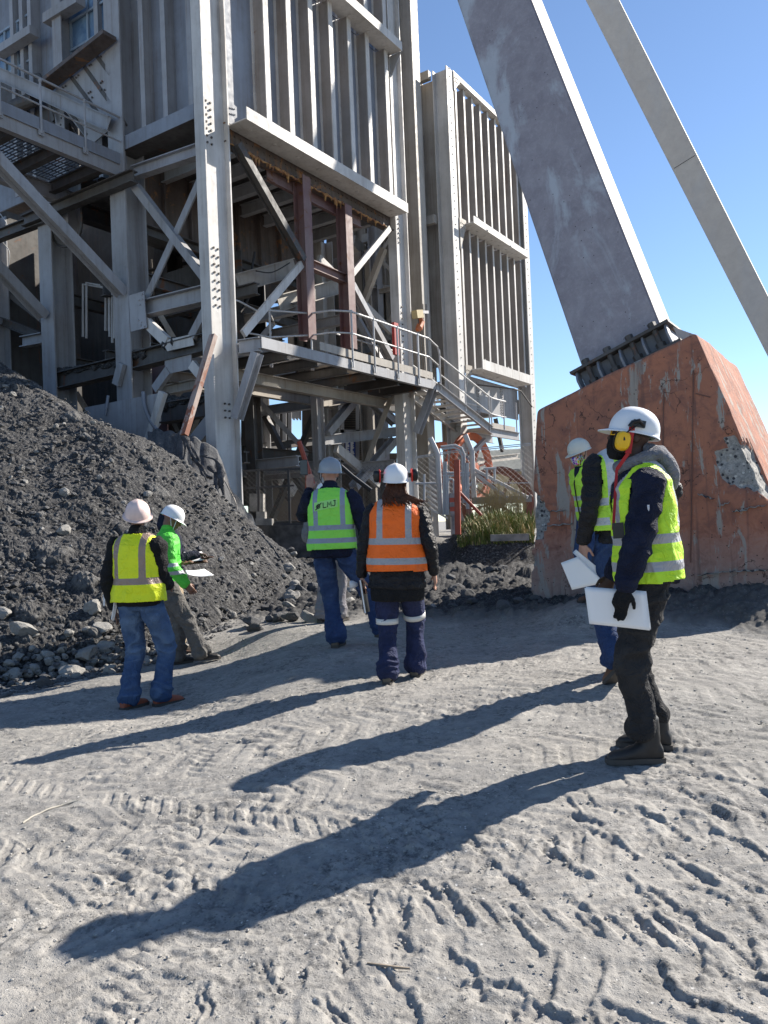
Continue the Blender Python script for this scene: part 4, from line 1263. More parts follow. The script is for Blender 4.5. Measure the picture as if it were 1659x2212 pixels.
brace(tower, R(1425, 235, -.1), R(1135, 590, -.1), .15, 'steel_light', up=AL, kind='bar')
brace(tower, R(1140, 650, .0), R(1435, 1200, .0), .2, 'steel', up=AL, kind='i')
brace(tower, R(900, 455, 1.2), R(1440, 1000, 1.2), .2, 'steel_light', up=AL, kind='bar')
brace(tower, R(1150, 330, 3), R(1430, 640, 3), .4, 'steel_tan', up=AL, kind='bar')
brace(tower, R(1430, 380, 2.6), R(1215, 750, 2.6), .3, 'steel_tan', up=AL, kind='bar')
beam(tower, R(305, 640, 1.2), R(728, 520, 1.2), .42, .2, 'steel_tan')
beam(tower, R(605, 790, .9), R(1095, 650, .9), .38, .22, 'steel_tan')
beam(tower, R(1145, 640, 2), R(1435, 680, 2), .14, .12, 'steel_light')
beam(tower, R(1140, 800, 2.4), R(1440, 790, 2.4), .9, .2, 'steel_tan')
beam(tower, R(1150, 960, 2.4), R(1440, 900, 2.4), .3, .2, 'steel_tan')
beam(tower, R(1150, 1140, 1.4), R(1440, 1090, 1.4), .25, .2, 'steel_dark')
m = MB(); m.box(F(7.6, 3.0, 7.3), .02, 1.6, 2.0, AR, AL); o_ = m.build('rear_cladding', M['steel_tan'], tower)
for i in range(8): one('cladding_rib', M['steel_dark'], tower, 'box', F(7.53, 1.6 + i * .38, 7.3), .05, .02, 1.98, AR, AL)
# lower bracing
beam(tower, Q(405, 825, B3), Q(885, 770, B3), .26, .2, 'steel_dark')
beam(tower, Q(945, 765, 1.5), Q(1475, 700, 1.5), .28, .22, 'steel')
beam(tower, Q(925, 480, 1.5), Q(1300, 420, 1.5), .3, .22, 'steel_tan')
beam(tower, Q(690, 420, 2.5), Q(1480, 400, 1), .2, .16, 'steel')
brace(tower, Q(485, 840, B3 - .3), Q(720, 1150, B3 - .3), .34, 'steel_light', up=AL, kind='bar')
brace(tower, Q(480, 900, B3), Q(700, 1190, B3), .3, 'steel_dark', up=AL, kind='bar')
brace(tower, Q(1178, 455, 1.4), Q(960, 715, 1.4), .24, 'steel', up=AL, kind='i')
brace(tower, Q(1240, 440, 1.4), Q(1470, 645, 1.4), .22, 'steel', up=AL, kind='i')
brace(tower, Q(1475, 745, 1.3), Q(1160, 1110, 1.3), .26, 'steel', up=AL, kind='i')
brace(tower, Q(1030, 820, 1.5), Q(1345, 1085, 1.5), .26, 'steel_light', up=AL, kind='bar')
column('column', tower, PR(Z7(900, 700), 1.5)[0], 1.5, -.3, 5.2, .2, .3, .02, mat='steel')
column('column', tower, PR(Z7(430, 900), 2.3)[0], 2.3, -.3, 5.2, .3, .3, .02, mat='steel_dark')

# ------------------------------------------------------------------ tall mast behind the front tower
mast = empty('steel_mast', F(A1 + 1.3, .9, 0), 'tall tan steel guide column with lattice rungs rising between the two bin towers', 'mast')
am, _ = PR(Z2(1385, 300), .5)
one('column', M['steel_tan'], mast, 'ibeam', F(am, .5, -.3), F(am, .5, 24), .55, .42, .03, AL)
am2, _ = PR(Z2(1345, 200), 1.8)
one('column', M['steel'], mast, 'ibeam', F(am + .05, 2.0, -.3), F(am + .05, 2.0, 24), .3, .3, .02, AL)
for i in range(9):
    z = 1.5 + i * 2.3
    brace(mast, F(am, .8, z), F(am, 1.85, z + 1.1), .1, 'steel_tan', up=AR); brace(mast, F(am, .8, z + 2.2), F(am, 1.85, z + 1.15), .1, 'steel_tan', up=AR)
    beam(mast, F(am, .75, z), F(am, 1.9, z), .14, .1, 'steel_tan', 'rung')

# ------------------------------------------------------------------ back bin tower
AB0 = PR(Z3(240, 700))[0]; AB1 = PR(Z3(562, 1100))[0]
ZBT = PR(Z3(268, 342), -.2)[1]; ZBM = PR(Z3(330, 965), -.55)[1]; ZBB = PR(Z3(355, 1615), -.65)[1]; ABL = PR(Z3(600, 1145), -.55)[0]; ABB = PR(Z3(620, 1700), -.65)[0]
tower2 = empty('bin_tower', F(AB0 + 2, .5, 0), 'smaller ribbed bin tower farther away, flat top against the sky, right of the big one', 'tower')
def col2(a, b, z0, z1, mat='steel_tan', w=.40, h=.5):
    m = MB(); m.ibeam(F(a, b, z0), F(a, b, z1), h, w, .03, AL)
    z = z0 + .3
    while z < z1:
        m.bolt(F(a, b - h / 2, z), -AL, .02, .02); z += .24
    return m.build('column', M[mat], tower2)
col2(AB0 - .1, 0, -.3, ZBT + .1, 'steel_light'); col2(AB1 + .05, 0, -.3, ZBT, 'steel_light'); col2(AB0 - .1, 3.2, -.3, ZBT); col2(AB1, 3.2, -.3, ZBT)
col2(AB0 + .1, 1.1, ZBB - .3, ZBT + .1)
zt = [PR(Z3(x, 600), -.1)[0] for x in (295, 327, 360, 393, 427, 459, 487, 512, 532)]
def ribs2(z0, z1, xs):
    m = MB(); m.box(F((AB0 + AB1) / 2, .14, (z0 + z1) / 2), (AB1 - AB0) / 2 - .12, .02, (z1 - z0) / 2, AR, AL); m.build('wall_panel', M['steel_tan'], tower2)
    for a in xs:
        m = MB()
        m.box(F(a, .0, (z0 + z1) / 2), .010, .12, (z1 - z0) / 2 - .01, AR, AL, 1); m.box(F(a + .03, -.13, (z0 + z1) / 2), .05, .010, (z1 - z0) / 2 - .01, AR, AL)
        m.build('stiffener', [M['steel_light'], M['rib_web']], tower2)
aa = np.linspace(AB0 + .45, AB1 - .35, 9)
ribs2(ZBM + .013, ZBT - .013, aa); ribs2(ZBB + .013, ZBM - .013, aa)
ledge(tower2, -.05, AB0 + .5, ABL, ZBM, .5, .22); ledge(tower2, -.05, AB0 + .5, ABB, ZBB, .6, .30)
ledge(tower2, -.0, AB0 + .1, AB1 + .2, ZBT, .25, .16)
for z, hh in ((ZBM, .9), (ZBT, .5), (ZBB, .6)):
    m = MB()
    m.plate([F(AB0 + .12, -.27, z + .1), F(AB0 + .55, -.27, z + .12), F(AB0 + .55, -.27, z - .05), F(AB0 + .12, -.27, z - hh)], AL, .02)
    for i in range(4):
        for j in range(2): m.bolt(F(AB0 + .2 + i * .09, -.28, z - .05 - j * .12), -AL, .015, .02)
    m.build('gusset_plate', M['steel_tan'], tower2)
for x, y in ((370, 960), (472, 1030), (405, 1590), (508, 1625)):
    p = FR(Z3(x, y), -.15); q = FR(Z3(x + 50, y + 62), -.6)
    one('tie_bar', M['galv'], tower2, 'tube', [p, q], .025, 6)
# shaded side of the back tower
m = MB(); m.box(F(AB0 - .1, 1.7, (ZBB + ZBT) / 2), .02, 1.4, (ZBT - ZBB) / 2 - .1, AR, AL); m.build('wall_panel', M['steel_tan'], tower2)
for b in (.75, 1.5, 2.2, 2.8):
    one('stiffener', M['steel_tan'], tower2, 'box', F(AB0 - .25, b, (ZBB + ZBT) / 2), .12, .03, (ZBT - ZBB) / 2 - .12, AR, AL)
for z in (ZBM, ZBT - .1): one('edge_channel', M['steel_tan'], tower2, 'box', F(AB0 - .45, 1.6, z), .08, 1.35, .13, AR, AL)
one('vent_cap', M['black_void'], tower2, 'tube', [F(AB0, 2.6, ZBT), F(AB0, 2.6, ZBT + .3), F(AB0, 2.6, ZBT + .42)], [.12, .12, .06], 10)
# bin bottom below the ledge: plate wall with bolts, then open legs
m = MB(); m.box(F((AB0 + AB1) / 2 + .2, .3, ZBB - .55), (AB1 - AB0) / 2 - .35, .02, .55, AR, AL)
for x in (940, 1140):
    a = PR(Z8(x, 700), .3)[0]
    for j in range(12): m.bolt(F(a, .27, ZBB - .15 - j * .09), -AL, .03, .02); m.bolt(F(a + .12, .27, ZBB - .15 - j * .09), -AL, .03, .02)
m.build('hopper_wall', M['steel'], tower2)
beam(tower2, F(AB0, 3.2, ZBB - .6), F(AB1, 3.2, ZBB - .6), .5, .3, 'steel_dark')
for a in (AB0, AB1): beam(tower2, F(a, .3, ZBB - .6), F(a, 3, ZBB - .6), .5, .3, 'steel_tan')
beam(tower2, FR(Z8(930, 1285), 0), FR(Z8(1290, 1245), 0), .2, .16, 'steel_tan')
brace(tower2, F(AB1 - .5, 1, ZBB - 1), F(AB1, 1, ZBB - 2.2), .12, 'steel_dark', up=AL)

# ------------------------------------------------------------------ platform walkway on the sunlit side
BW = -.90
walk = empty('platform_walkway', F(2, BW, 0), 'steel platform with pipe handrails and grating along the open legs of the big tower', 'walkway')
aW0, zW = PR(Z5(480, 1025), BW); aW1, zW1 = PR(Z8(598, 640), BW)
zW = (zW + zW1) / 2
def Wb(x0, x1, b, z, h=.26, w=.1, mat='steel', name='edge_beam'):
    m = MB(); m.chan(F(x0, b, z), F(x1, b, z), h, w, .014, (0, 0, 1), -1); return m.build(name, M[mat], walk)
Wb(aW0, aW1, BW, zW - .08, .22, .12)
one('toe_board', M['steel_tan'], walk, 'box', F((aW0 + aW1) / 2 + .9, BW + .03, zW + .17), (aW1 - aW0) / 2 - 1.0, .006, .09, AR, AL)
one('bracket_beam', M['steel'], walk, 'ibeam', F(aW0 + .06, BW + .08, zW - .1), F(.2, -.32, zW - .1), .28, .16, .016)
one('knee_brace', M['steel'], walk, 'ibeam', F(.15, BW + .05, zW - .3), F(.05, -.33, zW - 1.55), .2, .18, .016, AR)
one('knee_brace', M['steel'], walk, 'ibeam', FR(Z8(585, 665), BW + .06), F(A1 + .05, -.32, PR(Z8(335, 1035), -.32)[1]), .22, .18, .016, AR)
for a in (1.1, 2.1, 3.2, 4.3, 5.4, 6.5, 7.4):
    if a < aW1 - .1: one('cross_beam', M['steel_dark'], walk, 'ibeam', F(a, BW + .10, zW - .17), F(a, 1.2 if a < 5 else .9, zW - .17), .22, .14, .014)  # dark steel stands in for shade under the platform
one('edge_beam', M['steel_tan'], walk, 'ibeam', F(.3, .6, zW - .42), F(aW1 - .1, .6, zW - .42), .26, .18, .016)
one('edge_beam', M['steel_tan'], walk, 'ibeam', F(.5, 2.1, zW - .3), F(aW1 - .6, 2.1, zW - .3), .26, .18, .016)
# grating: real bars with gaps
def grating(name, parent, a0, a1, b0, b1, z, mat, pitch=.075, holes=()):
    m = MB(); n = int((a1 - a0) / pitch)
    for i in range(n + 1):
        a = a0 + pitch * i
        m.box(F(a, (b0 + b1) / 2, z), .006, (b1 - b0) / 2, .015, AR, AL)
    k = int((b1 - b0) / .22)
    for i in range(k + 1):
        b = b0 + (b1 - b0) * i / max(k, 1)
        m.box(F((a0 + a1) / 2, b, z + .003), (a1 - a0) / 2, .004, .010, AR, AL)
    return m.build(name, M[mat], parent)
grating('grating', walk, aW0 + .1, 3.1, BW + .14, 2.4, zW + .02, 'steel_light', .07)
grating('grating', walk, 3.2, aW1 - .1, BW + .14, .55, zW + .02, 'steel_tan', .05)
m = MB(); m.box(F(6.0, BW + .8, zW - .03), 1.4, .62, .008, AR, AL); m.build('floor_plate', M['steel_dark'], walk)
def rail_posts(parent, pts, hgt=1.05, mat='galv', r=.022, posts=True, plate=.12):
    top = [V(p) + V((0, 0, hgt)) for p in pts]; mid = [V(p) + V((0, 0, hgt * .52)) for p in pts]
    one('handrail', M[mat], parent, 'tube', top, r, 8); one('mid_rail', M[mat], parent, 'tube', mid, r * .85, 8)
def post(parent, p, h=1.05, mat='galv', r=.024):
    m = MB(); m.tube([V(p) - V((0, 0, .22)), V(p) + V((0, 0, h))], r, 8)
    m.tube([V(p) + V((0, 0, h - .03)), V(p) + V((0, 0, h + .035))], r * 1.5, 8); m.tube([V(p) + V((0, 0, h * .52 - .03)), V(p) + V((0, 0, h * .52 + .03))], r * 1.4, 8)
    m.box(V(p) - V((0, 0, .17)), .05, .012, .06, AR, AL)
    return m.build('rail_post', M[mat], parent)
posts_a = [PR(Z5(x, y), BW - .03)[0] for x, y in ((1150, 1100), (1315, 1180), (1490, 1250), (1640, 1300))] + [PR(Z8(x, y), BW - .03)[0] for x, y in ((455, 500),)]
for a in posts_a: post(walk, F(a, BW - .035, zW + .08))
aS = PR(Z8(715, 560), BW)[0]
a0p = posts_a[0]
def topline(h):
    return [F(a0p - .5, BW + .75, zW + .08 + h), F(a0p - .38, BW + .25, zW + .08 + h), F(a0p - .12, BW + .03, zW + .08 + h)] + [F(a, BW - .035, zW + .08 + h) for a in posts_a] + [F(posts_a[-1] + .55, BW - .035, zW + .08 + h)]
one('handrail', M['galv'], walk, 'tube', topline(1.05), .024, 8); one('mid_rail', M['galv'], walk, 'tube', topline(.55), .020, 8)
# inner rail and the left short rail
one('handrail', M['galv'], walk, 'tube', [F(1.9, .5, zW + 1.05), F(.9, .3, zW + 1.1), F(.55, .2, zW + 1.05), F(.5, .2, zW + .1)], .022, 8)
one('handrail', M['galv'], walk, 'tube', [F(a0p - .5, BW + .75, zW + 1.13), F(a0p - 1.4, .3, zW + 1.1), F(2.6, .8, zW + 1.0)], .022, 8)
one('mid_rail', M['galv'], walk, 'tube', [F(a0p - .5, BW + .75, zW + .63), F(a0p - 1.4, .3, zW + .5), F(1.2, .4, zW + .5)], .02, 8)
post(walk, F(a0p - 1.4, .3, zW + .05)); post(walk, F(a0p - .5, BW + .75, zW + .05))
# back rail
for a in np.linspace(4.9, aW1 + .2, 4): post(walk, F(a, .5, zW + .05), mat='steel_tan')
one('handrail', M['galv'], walk, 'tube', [F(4.6, .5, zW + 1.1), F(aW1 + .2, .5, zW + 1.1)], .022, 8); one('mid_rail', M['galv'], walk, 'tube', [F(4.6, .5, zW + .6), F(aW1 + .2, .5, zW + .6)], .02, 8)

# ------------------------------------------------------------------ staircase
stair = empty('staircase', F(aW1 + 1, BW, 0), 'steep open grey steel stair with pipe rails descending from the platform to the landing', 'staircase')
sa0, sz0 = aW1 + .02, zW - .02
sa1, sz1 = PR(Z8(1060, 1015), BW)
sw = .95
for b in (BW, BW + sw):
    one('stringer', M['steel' if b == BW else 'steel_light'], stair, 'chan', F(sa0, b, sz0 - .12), F(sa1, b, sz1 - .05), .26, .09, .012)
N_ = 11
for i in range(N_):
    k = (i + .6) / N_
    one('tread', M['steel_light'], stair, 'box', F(sa0 + (sa1 - sa0) * k, BW + sw / 2, sz0 + (sz1 - sz0) * k), .12, sw / 2 - .02, .016, AR, AL)
def srail(b, mat='galv'):
    for h, r in ((1.05, .024), (.55, .02)):
        one('handrail' if h > 1 else 'mid_rail', M[mat], stair, 'tube', [F(posts_a[-1] + .55, BW - .035 if b < 0 else b, zW + .08 + h), F(sa0 + .1, b, sz0 + h - .05), F(sa0 + .22, b, sz0 + h - .3), F(sa1, b, sz1 + h - .08), F(sa1 + .25, b, sz1 + h - .1), F(sa1 + 1.1, b, sz1 + h - .1)], r, 8)
    for k in (.06, .5, .97):
        p = F(sa0 + (sa1 - sa0) * k, b, sz0 + (sz1 - sz0) * k)
        one('rail_post', M[mat], stair, 'tube', [p - V((0, 0, .1)), p + V((0, 0, 1.0))], .022, 8)
srail(BW - .03); srail(BW + sw + .03)
# landing
a2 = sa1 + 2.1
for b in (BW, BW + sw): one('edge_beam', M['steel'], stair, 'chan', F(sa1 - .02, b, sz1 - .1), F(a2, b, sz1 - .1), .26, .09, .012)
one('toe_board', M['steel_tan'], stair, 'box', F(sa1 + .95, BW - .02, sz1 + .12), .85, .006, .08, AR, AL)
grating('grating', stair, sa1 + .05, a2, BW + .02, BW + sw - .02, sz1 + .04, 'steel_tan', .06)
for k in (.05, .95, 1.9):
    p = F(sa1 + k, BW - .03, sz1)
    one('rail_post', M['galv'], stair, 'tube', [p, p + V((0, 0, 1.0))], .022, 8)
one('handrail', M['steel_dark'], stair, 'tube', [F(sa1 + .9, BW + sw, sz1 + 1.6), F(a2 - .2, BW, sz1 + 1.45), F(a2 + .1, BW - .1, sz1 + 1.4), F(a2 + .5, BW - .3, sz1 + .9)], .024, 8)
brace(stair, F(sa1 + .1, BW + .2, sz1 - .25), F(sa1 - .9, BW + .9, sz1 - 1.3), .12, 'steel', up=AL)

# ------------------------------------------------------------------ upper walkway on the shaded side
uw = empty('upper_walkway', F(-1.5, B2 + .1, 7), 'high grey gantry walkway at the top left, pipe railing, propped by long diagonal struts', 'walkway')
U = lambda x, y, b=B2 - .1: FR(Z1(x, y), b)
aU1, zU = PR(Z1(885, 1105), B2 - .1)
bu = B2 - .1
zU = PR(Z1(400, 930), bu)[1]
aU0 = -5.2
one('edge_beam', M['steel'], uw, 'chan', F(aU0, bu, zU), F(-.1, bu, zU), .42, .14, .018, (0, 0, 1), -1)
one('toe_board', M['steel_blue'], uw, 'box', F(-2.6, bu - .03, zU + .16), 2.5, .006, .12, AR, AL)
one('edge_beam', M['steel'], uw, 'ibeam', F(aU0, B3 - .7, zU - .1), F(.1, B3 - .7, zU - .1), .36, .2, .018)
for a in (-.6, -1.6, -2.6, -3.6, -4.6): one('cross_beam', M['steel_dark'], uw, 'ibeam', F(a, bu + .15, zU - .05), F(a, B3 - .82, zU - .05), .24, .16, .014)
grating('grating', uw, aU0, -.2, bu + .05, B3 - .85, zU + .11, 'steel_dark', .08)
one('strut', M['steel'], uw, 'ibeam', F(-3.35, bu + .02, PR(Z4(30, 75), bu)[1]), F(-.30, bu + .02, PR(Z4(790, 1000), bu)[1]), .26, .22, .016, AL)
one('strut', M['steel'], uw, 'ibeam', FR(Z4(-60, 790), B3), FR(Z4(290, 1160), B3), .26, .22, .016, AL)
beam(uw, FL(Z4(160, 535), -.4), FL(Z4(880, 235), -.4), .26, .2, 'steel_dark')
beam(uw, FL(Z4(-40, 640), -.3), FL(Z4(380, 480), -.3), .26, .2, 'steel_dark')
for (x, y) in ((820, 1100), (563, 1000), (272, 880), (0, 760)):
    a = PR(Z1(x, y), bu - .05)[0]; z = PR(Z1(x, y), bu - .05)[1]
    m = MB(); m.tube([F(a, bu - .06, z), F(a, bu - .06, z + 1.05)], .024, 8); m.tube([F(a, bu - .06, z + 1.03), F(a, bu - .06, z + 1.09)], .036, 8); m.box(F(a, bu - .05, z + .03), .06, .012, .06, AR, AL)
    m.build('rail_post', M['steel'], uw)
    if x == 820: zz = z; ae = a
for h, r in ((1.05, .024), (.52, .02)):
    one('handrail' if h > 1 else 'mid_rail', M['steel'], uw, 'tube', [F(-5.5, bu - .06, zz + h), F(ae, bu - .06, zz + h), F(ae + .18, bu + .05, zz + h), F(ae + .16, bu + .35, zz + h - .05), F(ae, bu + .9, zz + h - .05)], r, 8)

# ------------------------------------------------------------------ loose steel on the heap
def leaning():
    p = FL(Z6(1402, 175), -.75); q = FL(Z6(1208, 830), -1.6)
    o = one('rusty_beam', M['rustbeam'], None, 'bar', p, q, .13, .10)
    tag(o, 'rusty brown and white streaked beam leaning against the corner column of the big tower', 'beam')
M['rustbeam'] = steel_mat('rusty_streaked_beam', (.50, .43, .38), (.30, .20, .16), rust=(.24, .09, .05), rust_amt=.7)
leaning()
def fallen():
    a = -1.0
    P = [FL(Z6(560, 650), a), FL(Z6(1062, 552), a), FL(Z6(948, 930), a - .0), FL(Z6(800, 900), a), FL(Z6(620, 760), a)]
    m = MB(); m.plate(P, AR, .05)
    r = empty('steel_plate', FL(Z6(900, 800), a), 'large grey steel plate with a pale edge, half buried on the spoil heap', 'steel plate')
    m.build('sheet', M['steel'], r)
    m = MB(); p, q = FL(Z6(1072, 548), a - .05), FL(Z6(956, 932), a - .05); m.bar(p, q, .16, .10, AR); m.build('edge_strip', M['steel_light'], r)
    cable(r, [FL(Z6(940, 545), a - .08), FL(Z6(950, 640), a - .08), FL(Z6(985, 730), a - .08), FL(Z6(1035, 800), a - .08)], .04, 'steel_blue', 'hose')
    cable(r, [FL(Z6(710, 570), a - .08), FL(Z6(700, 640), a - .08), FL(Z6(690, 700), a - .08)], .03, 'steel_blue', 'hose')
fallen()
# ------------------------------------------------------------------ people
def vn3(p, seed=0):
    x, y, z = p[:, 0], p[:, 1], p[:, 2]
    iz = np.floor(z); fz = z - iz; fz = fz * fz * (3 - 2 * fz)
    a = vnoise(x + iz * 37.7, y + iz * 91.3, seed); b = vnoise(x + (iz + 1) * 37.7, y + (iz + 1) * 91.3, seed)
    return a * (1 - fz) + b * fz
def ridge(p, s, seed, warp=.25):
    q = p * np.array(s)
    w = vn3(p * 5.0, seed + 50) * warp * 6
    q = q + w[:, None] * np.array([.3, .3, 1.])
    n = vn3(q, seed)
    return 1 - np.abs(2 * n - 1)
def bell(x, c, w): return np.exp(-((x - c) / w) ** 2)
def cr(P, n=4):
    out = []
    for i in range(len(P) - 1):
        p0 = P[max(i - 1, 0)]; p1 = P[i]; p2 = P[i + 1]; p3 = P[min(i + 2, len(P) - 1)]
        for k in range(n):
            t = k / n
            out.append(.5 * ((2 * p1) + (p2 - p0) * t + (2 * p0 - 5 * p1 + 4 * p2 - p3) * t * t + (3 * p1 - p0 - 3 * p2 + p3) * t ** 3))
    out.append(P[-1]); return out
def loft(m, rings, n=20, mi=0):
    """rings: (centre, ux, uy, rx, ry[, power])"""
    base = len(m.v)
    for r in rings:
        c, ux, uy, rx, ry = r[:5]; pw = r[5] if len(r) > 5 else 2.
        for k in range(n):
            t = 2 * math.pi * k / n; cc, ss = math.cos(t), math.sin(t)
            e = 2 / pw
            m.v.append(tuple(c + ux * (rx * math.copysign(abs(cc) ** e, cc)) + uy * (ry * math.copysign(abs(ss) ** e, ss))))
    for i in range(len(rings) - 1):
        for k in range(n):
            a = base + i * n + k; b = base + i * n + (k + 1) % n
            m.f.append((a, b, b + n, a + n)); m.m.append(mi)
    m.f.append(tuple(base + k for k in range(n - 1, -1, -1))); m.m.append(mi)
    e = base + (len(rings) - 1) * n
    m.f.append(tuple(e + k for k in range(n))); m.m.append(mi)
def limb(m, pts, rs, sq=1.0, side=None, n=16, sub=4):
    """tapering limb through joints; sq = depth / width ratio"""
    P = [V((p.x, p.y, p.z)) for p in pts]
    C = cr(P, sub); R = cr([V((r, 0, 0)) for r in rs], sub)
    ref = V(side) if side is not None else V((1, 0, 0))
    rings = []
    for i, c in enumerate(C):
        d = (C[min(i + 1, len(C) - 1)] - C[max(i - 1, 0)]).normalized()
        ux = (ref - d * ref.dot(d)).normalized(); uy = d.cross(ux)
        rings.append((c, ux, uy, R[i].x, R[i].x * sq))
    d = (C[0] - C[1]).normalized(); r0 = rings[0]
    rings = [(r0[0] + d * r0[3] * .55, r0[1], r0[2], r0[3] * .62, r0[4] * .62)] + rings
    d = (C[-1] - C[-2]).normalized(); r1 = rings[-1]
    rings.append((r1[0] + d * r1[3] * .45, r1[1], r1[2], r1[3] * .7, r1[4] * .7))
    loft(m, rings, n)
def ellipsoid(m, c, ax, ay, az, rx, ry, rz, n=12, k=8):
    rings = []
    for i in range(1, k):
        t = math.pi * i / k
        rings.append((c - az * (rz * math.cos(t)), ax, ay, rx * math.sin(t), ry * math.sin(t)))
    loft(m, rings, n)
def ik(a, b, l1, l2, pole):
    d = b - a; L = min(d.length, (l1 + l2) * .999)
    dn = d.normalized()
    x = (l1 * l1 - l2 * l2 + L * L) / (2 * L); h = math.sqrt(max(l1 * l1 - x * x, 0))
    pv = (pole - dn * pole.dot(dn)).normalized()
    return a + dn * x + pv * h, a + dn * L
def solid(m, voxel, name, mats, parent, disp=None, smooth=3, attrs=None, inv=None, cut=None, label=None):
    """one continuous surface out of overlapping lofts"""
    off = origin_of(parent)
    me = bpy.data.meshes.new('tmp'); me.from_pydata(m.v, [], m.f)
    bm = bmesh.new(); bm.from_mesh(me); bmesh.ops.recalc_face_normals(bm, faces=bm.faces); bm.to_mesh(me); bm.free()
    o = bpy.data.objects.new('tmp', me); COL.objects.link(o)
    r = o.modifiers.new('r', 'REMESH'); r.mode = 'VOXEL'; r.voxel_size = voxel; r.adaptivity = 0
    if smooth:
        s = o.modifiers.new('s', 'SMOOTH'); s.factor = .5; s.iterations = smooth
    dg = bpy.context.evaluated_depsgraph_get(); dg.update()
    ev = o.evaluated_get(dg)
    res = bpy.data.meshes.new_from_object(ev, depsgraph=dg)
    bpy.data.objects.remove(o); bpy.data.meshes.remove(me)
    nv = len(res.vertices)
    co = np.empty(nv * 3, np.float32); res.vertices.foreach_get('co', co); co = co.reshape(-1, 3).astype(float)
    nr = np.empty(nv * 3, np.float32); res.vertex_normals.foreach_get('vector', nr); nr = nr.reshape(-1, 3)
    lp = co
    if inv is not None:
        A = np.array(inv); lp = co @ A[:3, :3].T + A[:3, 3]
    if disp is not None:
        co = co + nr * disp(lp)[:, None]
    if attrs:
        for k, fn in attrs.items():
            a = res.attributes.new(k, 'FLOAT', 'POINT'); a.data.foreach_set('value', fn(lp).astype(np.float32))
    co -= np.array(off)
    res.vertices.foreach_set('co', co.ravel().astype(np.float32))
    if cut is not None:
        kill = cut(lp)
        bm = bmesh.new(); bm.from_mesh(res); bm.verts.ensure_lookup_table()
        bmesh.ops.delete(bm, geom=[bm.verts[i] for i in np.nonzero(kill)[0]], context='VERTS')
        bm.to_mesh(res); bm.free()
    res.name = name
    res.materials.clear()
    for mt in (mats if isinstance(mats, (list, tuple)) else [mats]): res.materials.append(mt)
    res.polygons.foreach_set('use_smooth', [True] * len(res.polygons))
    res.update()
    ob = bpy.data.objects.new(name, res); COL.objects.link(ob); ob.parent = parent
    if label: ob['label'] = label
    if cut is not None:
        sm = ob.modifiers.new('thickness', 'SOLIDIFY'); sm.thickness = .006; sm.offset = -1
    return ob

def fabric(name, c, c2=None, scale=220, rough=.85, sheen=0, var=.3, worn=None):
    t = NT(name); co = t.geo()
    n = t.noise(co, 9, 4, .6); f = t.noise(co, scale, 2, .5)
    c2 = c2 or tuple(x * (1 - var) for x in c)
    col = t.mix(t.ramp(n, .38, .66), c, c2)
    if worn is not None:
        w = t.attr('worn'); col = t.mix(w.outputs['Fac'], col, worn)
    t.color(col); t.rough(rough, 0, .25)
    cz = t.noise(co, 15, 3, .55, 1.6)
    t.bump(t.math('ADD', t.math('MULTIPLY', f, .05), t.math('ABSOLUTE', t.math('SUBTRACT', cz, .5))), .8, .05)
    return t.mat
def skin_mat(name, c):
    t = NT(name); co = t.geo(); n = t.noise(co, 14, 4, .6)
    t.color(t.mix(t.ramp(n, .35, .7), c, tuple(x * .75 for x in c))); t.rough(.55, 0, .4)
    return t.mat
def hivis(name, c, refl=(.42, .43, .45), dirty=.15):
    t = NT(name); co = t.geo()
    n = t.noise(co, 7, 5, .65); f = t.noise(co, 300, 2, .5)
    base = t.mix(t.math('MULTIPLY', t.ramp(n, .5, .75), dirty), c, tuple(x * .45 for x in c))
    b = t.attr('band'); isb = t.math('GREATER_THAN', b.outputs['Fac'], 0)
    t.color(t.mix(isb, base, refl))
    e = t.attr('edge'); 
    t.rough(t.math('SUBTRACT', .62, t.math('MULTIPLY', isb, .25)), 0, .4)
    cz = t.noise(co, 11, 3, .5, 1.4)
    t.bump(t.math('ADD', t.math('MULTIPLY', f, .03), t.math('ABSOLUTE', t.math('SUBTRACT', cz, .5))), .6, .05)
    return t.mat
M['skin_dark'] = skin_mat('dark_brown_skin', (.075, .038, .026)); M['skin_mid'] = skin_mat('brown_skin', (.20, .10, .065)); M['skin_pale'] = skin_mat('light_skin', (.46, .26, .19))
M['navy'] = fabric('navy_cloth', (.012, .016, .038), (.006, .008, .02)); M['black_cloth'] = fabric('black_cloth', (.012, .012, .013)); M['black_quilt'] = fabric('black_quilted_nylon', (.016, .015, .017), rough=.5)
M['denim'] = fabric('worn_blue_denim', (.035, .075, .17), (.022, .05, .125), worn=(.22, .32, .45)); M['denim_dark'] = fabric('dark_blue_denim', (.025, .05, .13), (.016, .034, .095), worn=(.08, .13, .24))
M['navy_work'] = fabric('navy_work_cotton', (.022, .03, .085), (.014, .02, .055), worn=(.05, .06, .13)); M['grey_cargo'] = fabric('grey_cargo_cotton', (.12, .115, .11), (.085, .083, .08), worn=(.17, .16, .15))
M['black_jeans'] = fabric('faded_black_denim', (.022, .022, .024), (.013, .013, .015), worn=(.055, .052, .05)); M['beige'] = fabric('beige_trousers', (.40, .31, .21), worn=(.45, .36, .26)); M['light_grey'] = fabric('light_grey_trousers', (.24, .23, .25), worn=(.33, .32, .33))
M['boot_black'] = simple('dusty_black_leather', (.030, .027, .026), .55, var=.3); M['boot_brown'] = simple('tan_brown_leather', (.17, .085, .05), .6, var=.3); M['boot_orange'] = simple('rusty_orange_trainer', (.30, .085, .045), .65); M['sole'] = simple('grey_rubber', (.07, .062, .055), .8); M['boot_tan'] = simple('dusty_hiking_boot', (.14, .115, .085), .75)
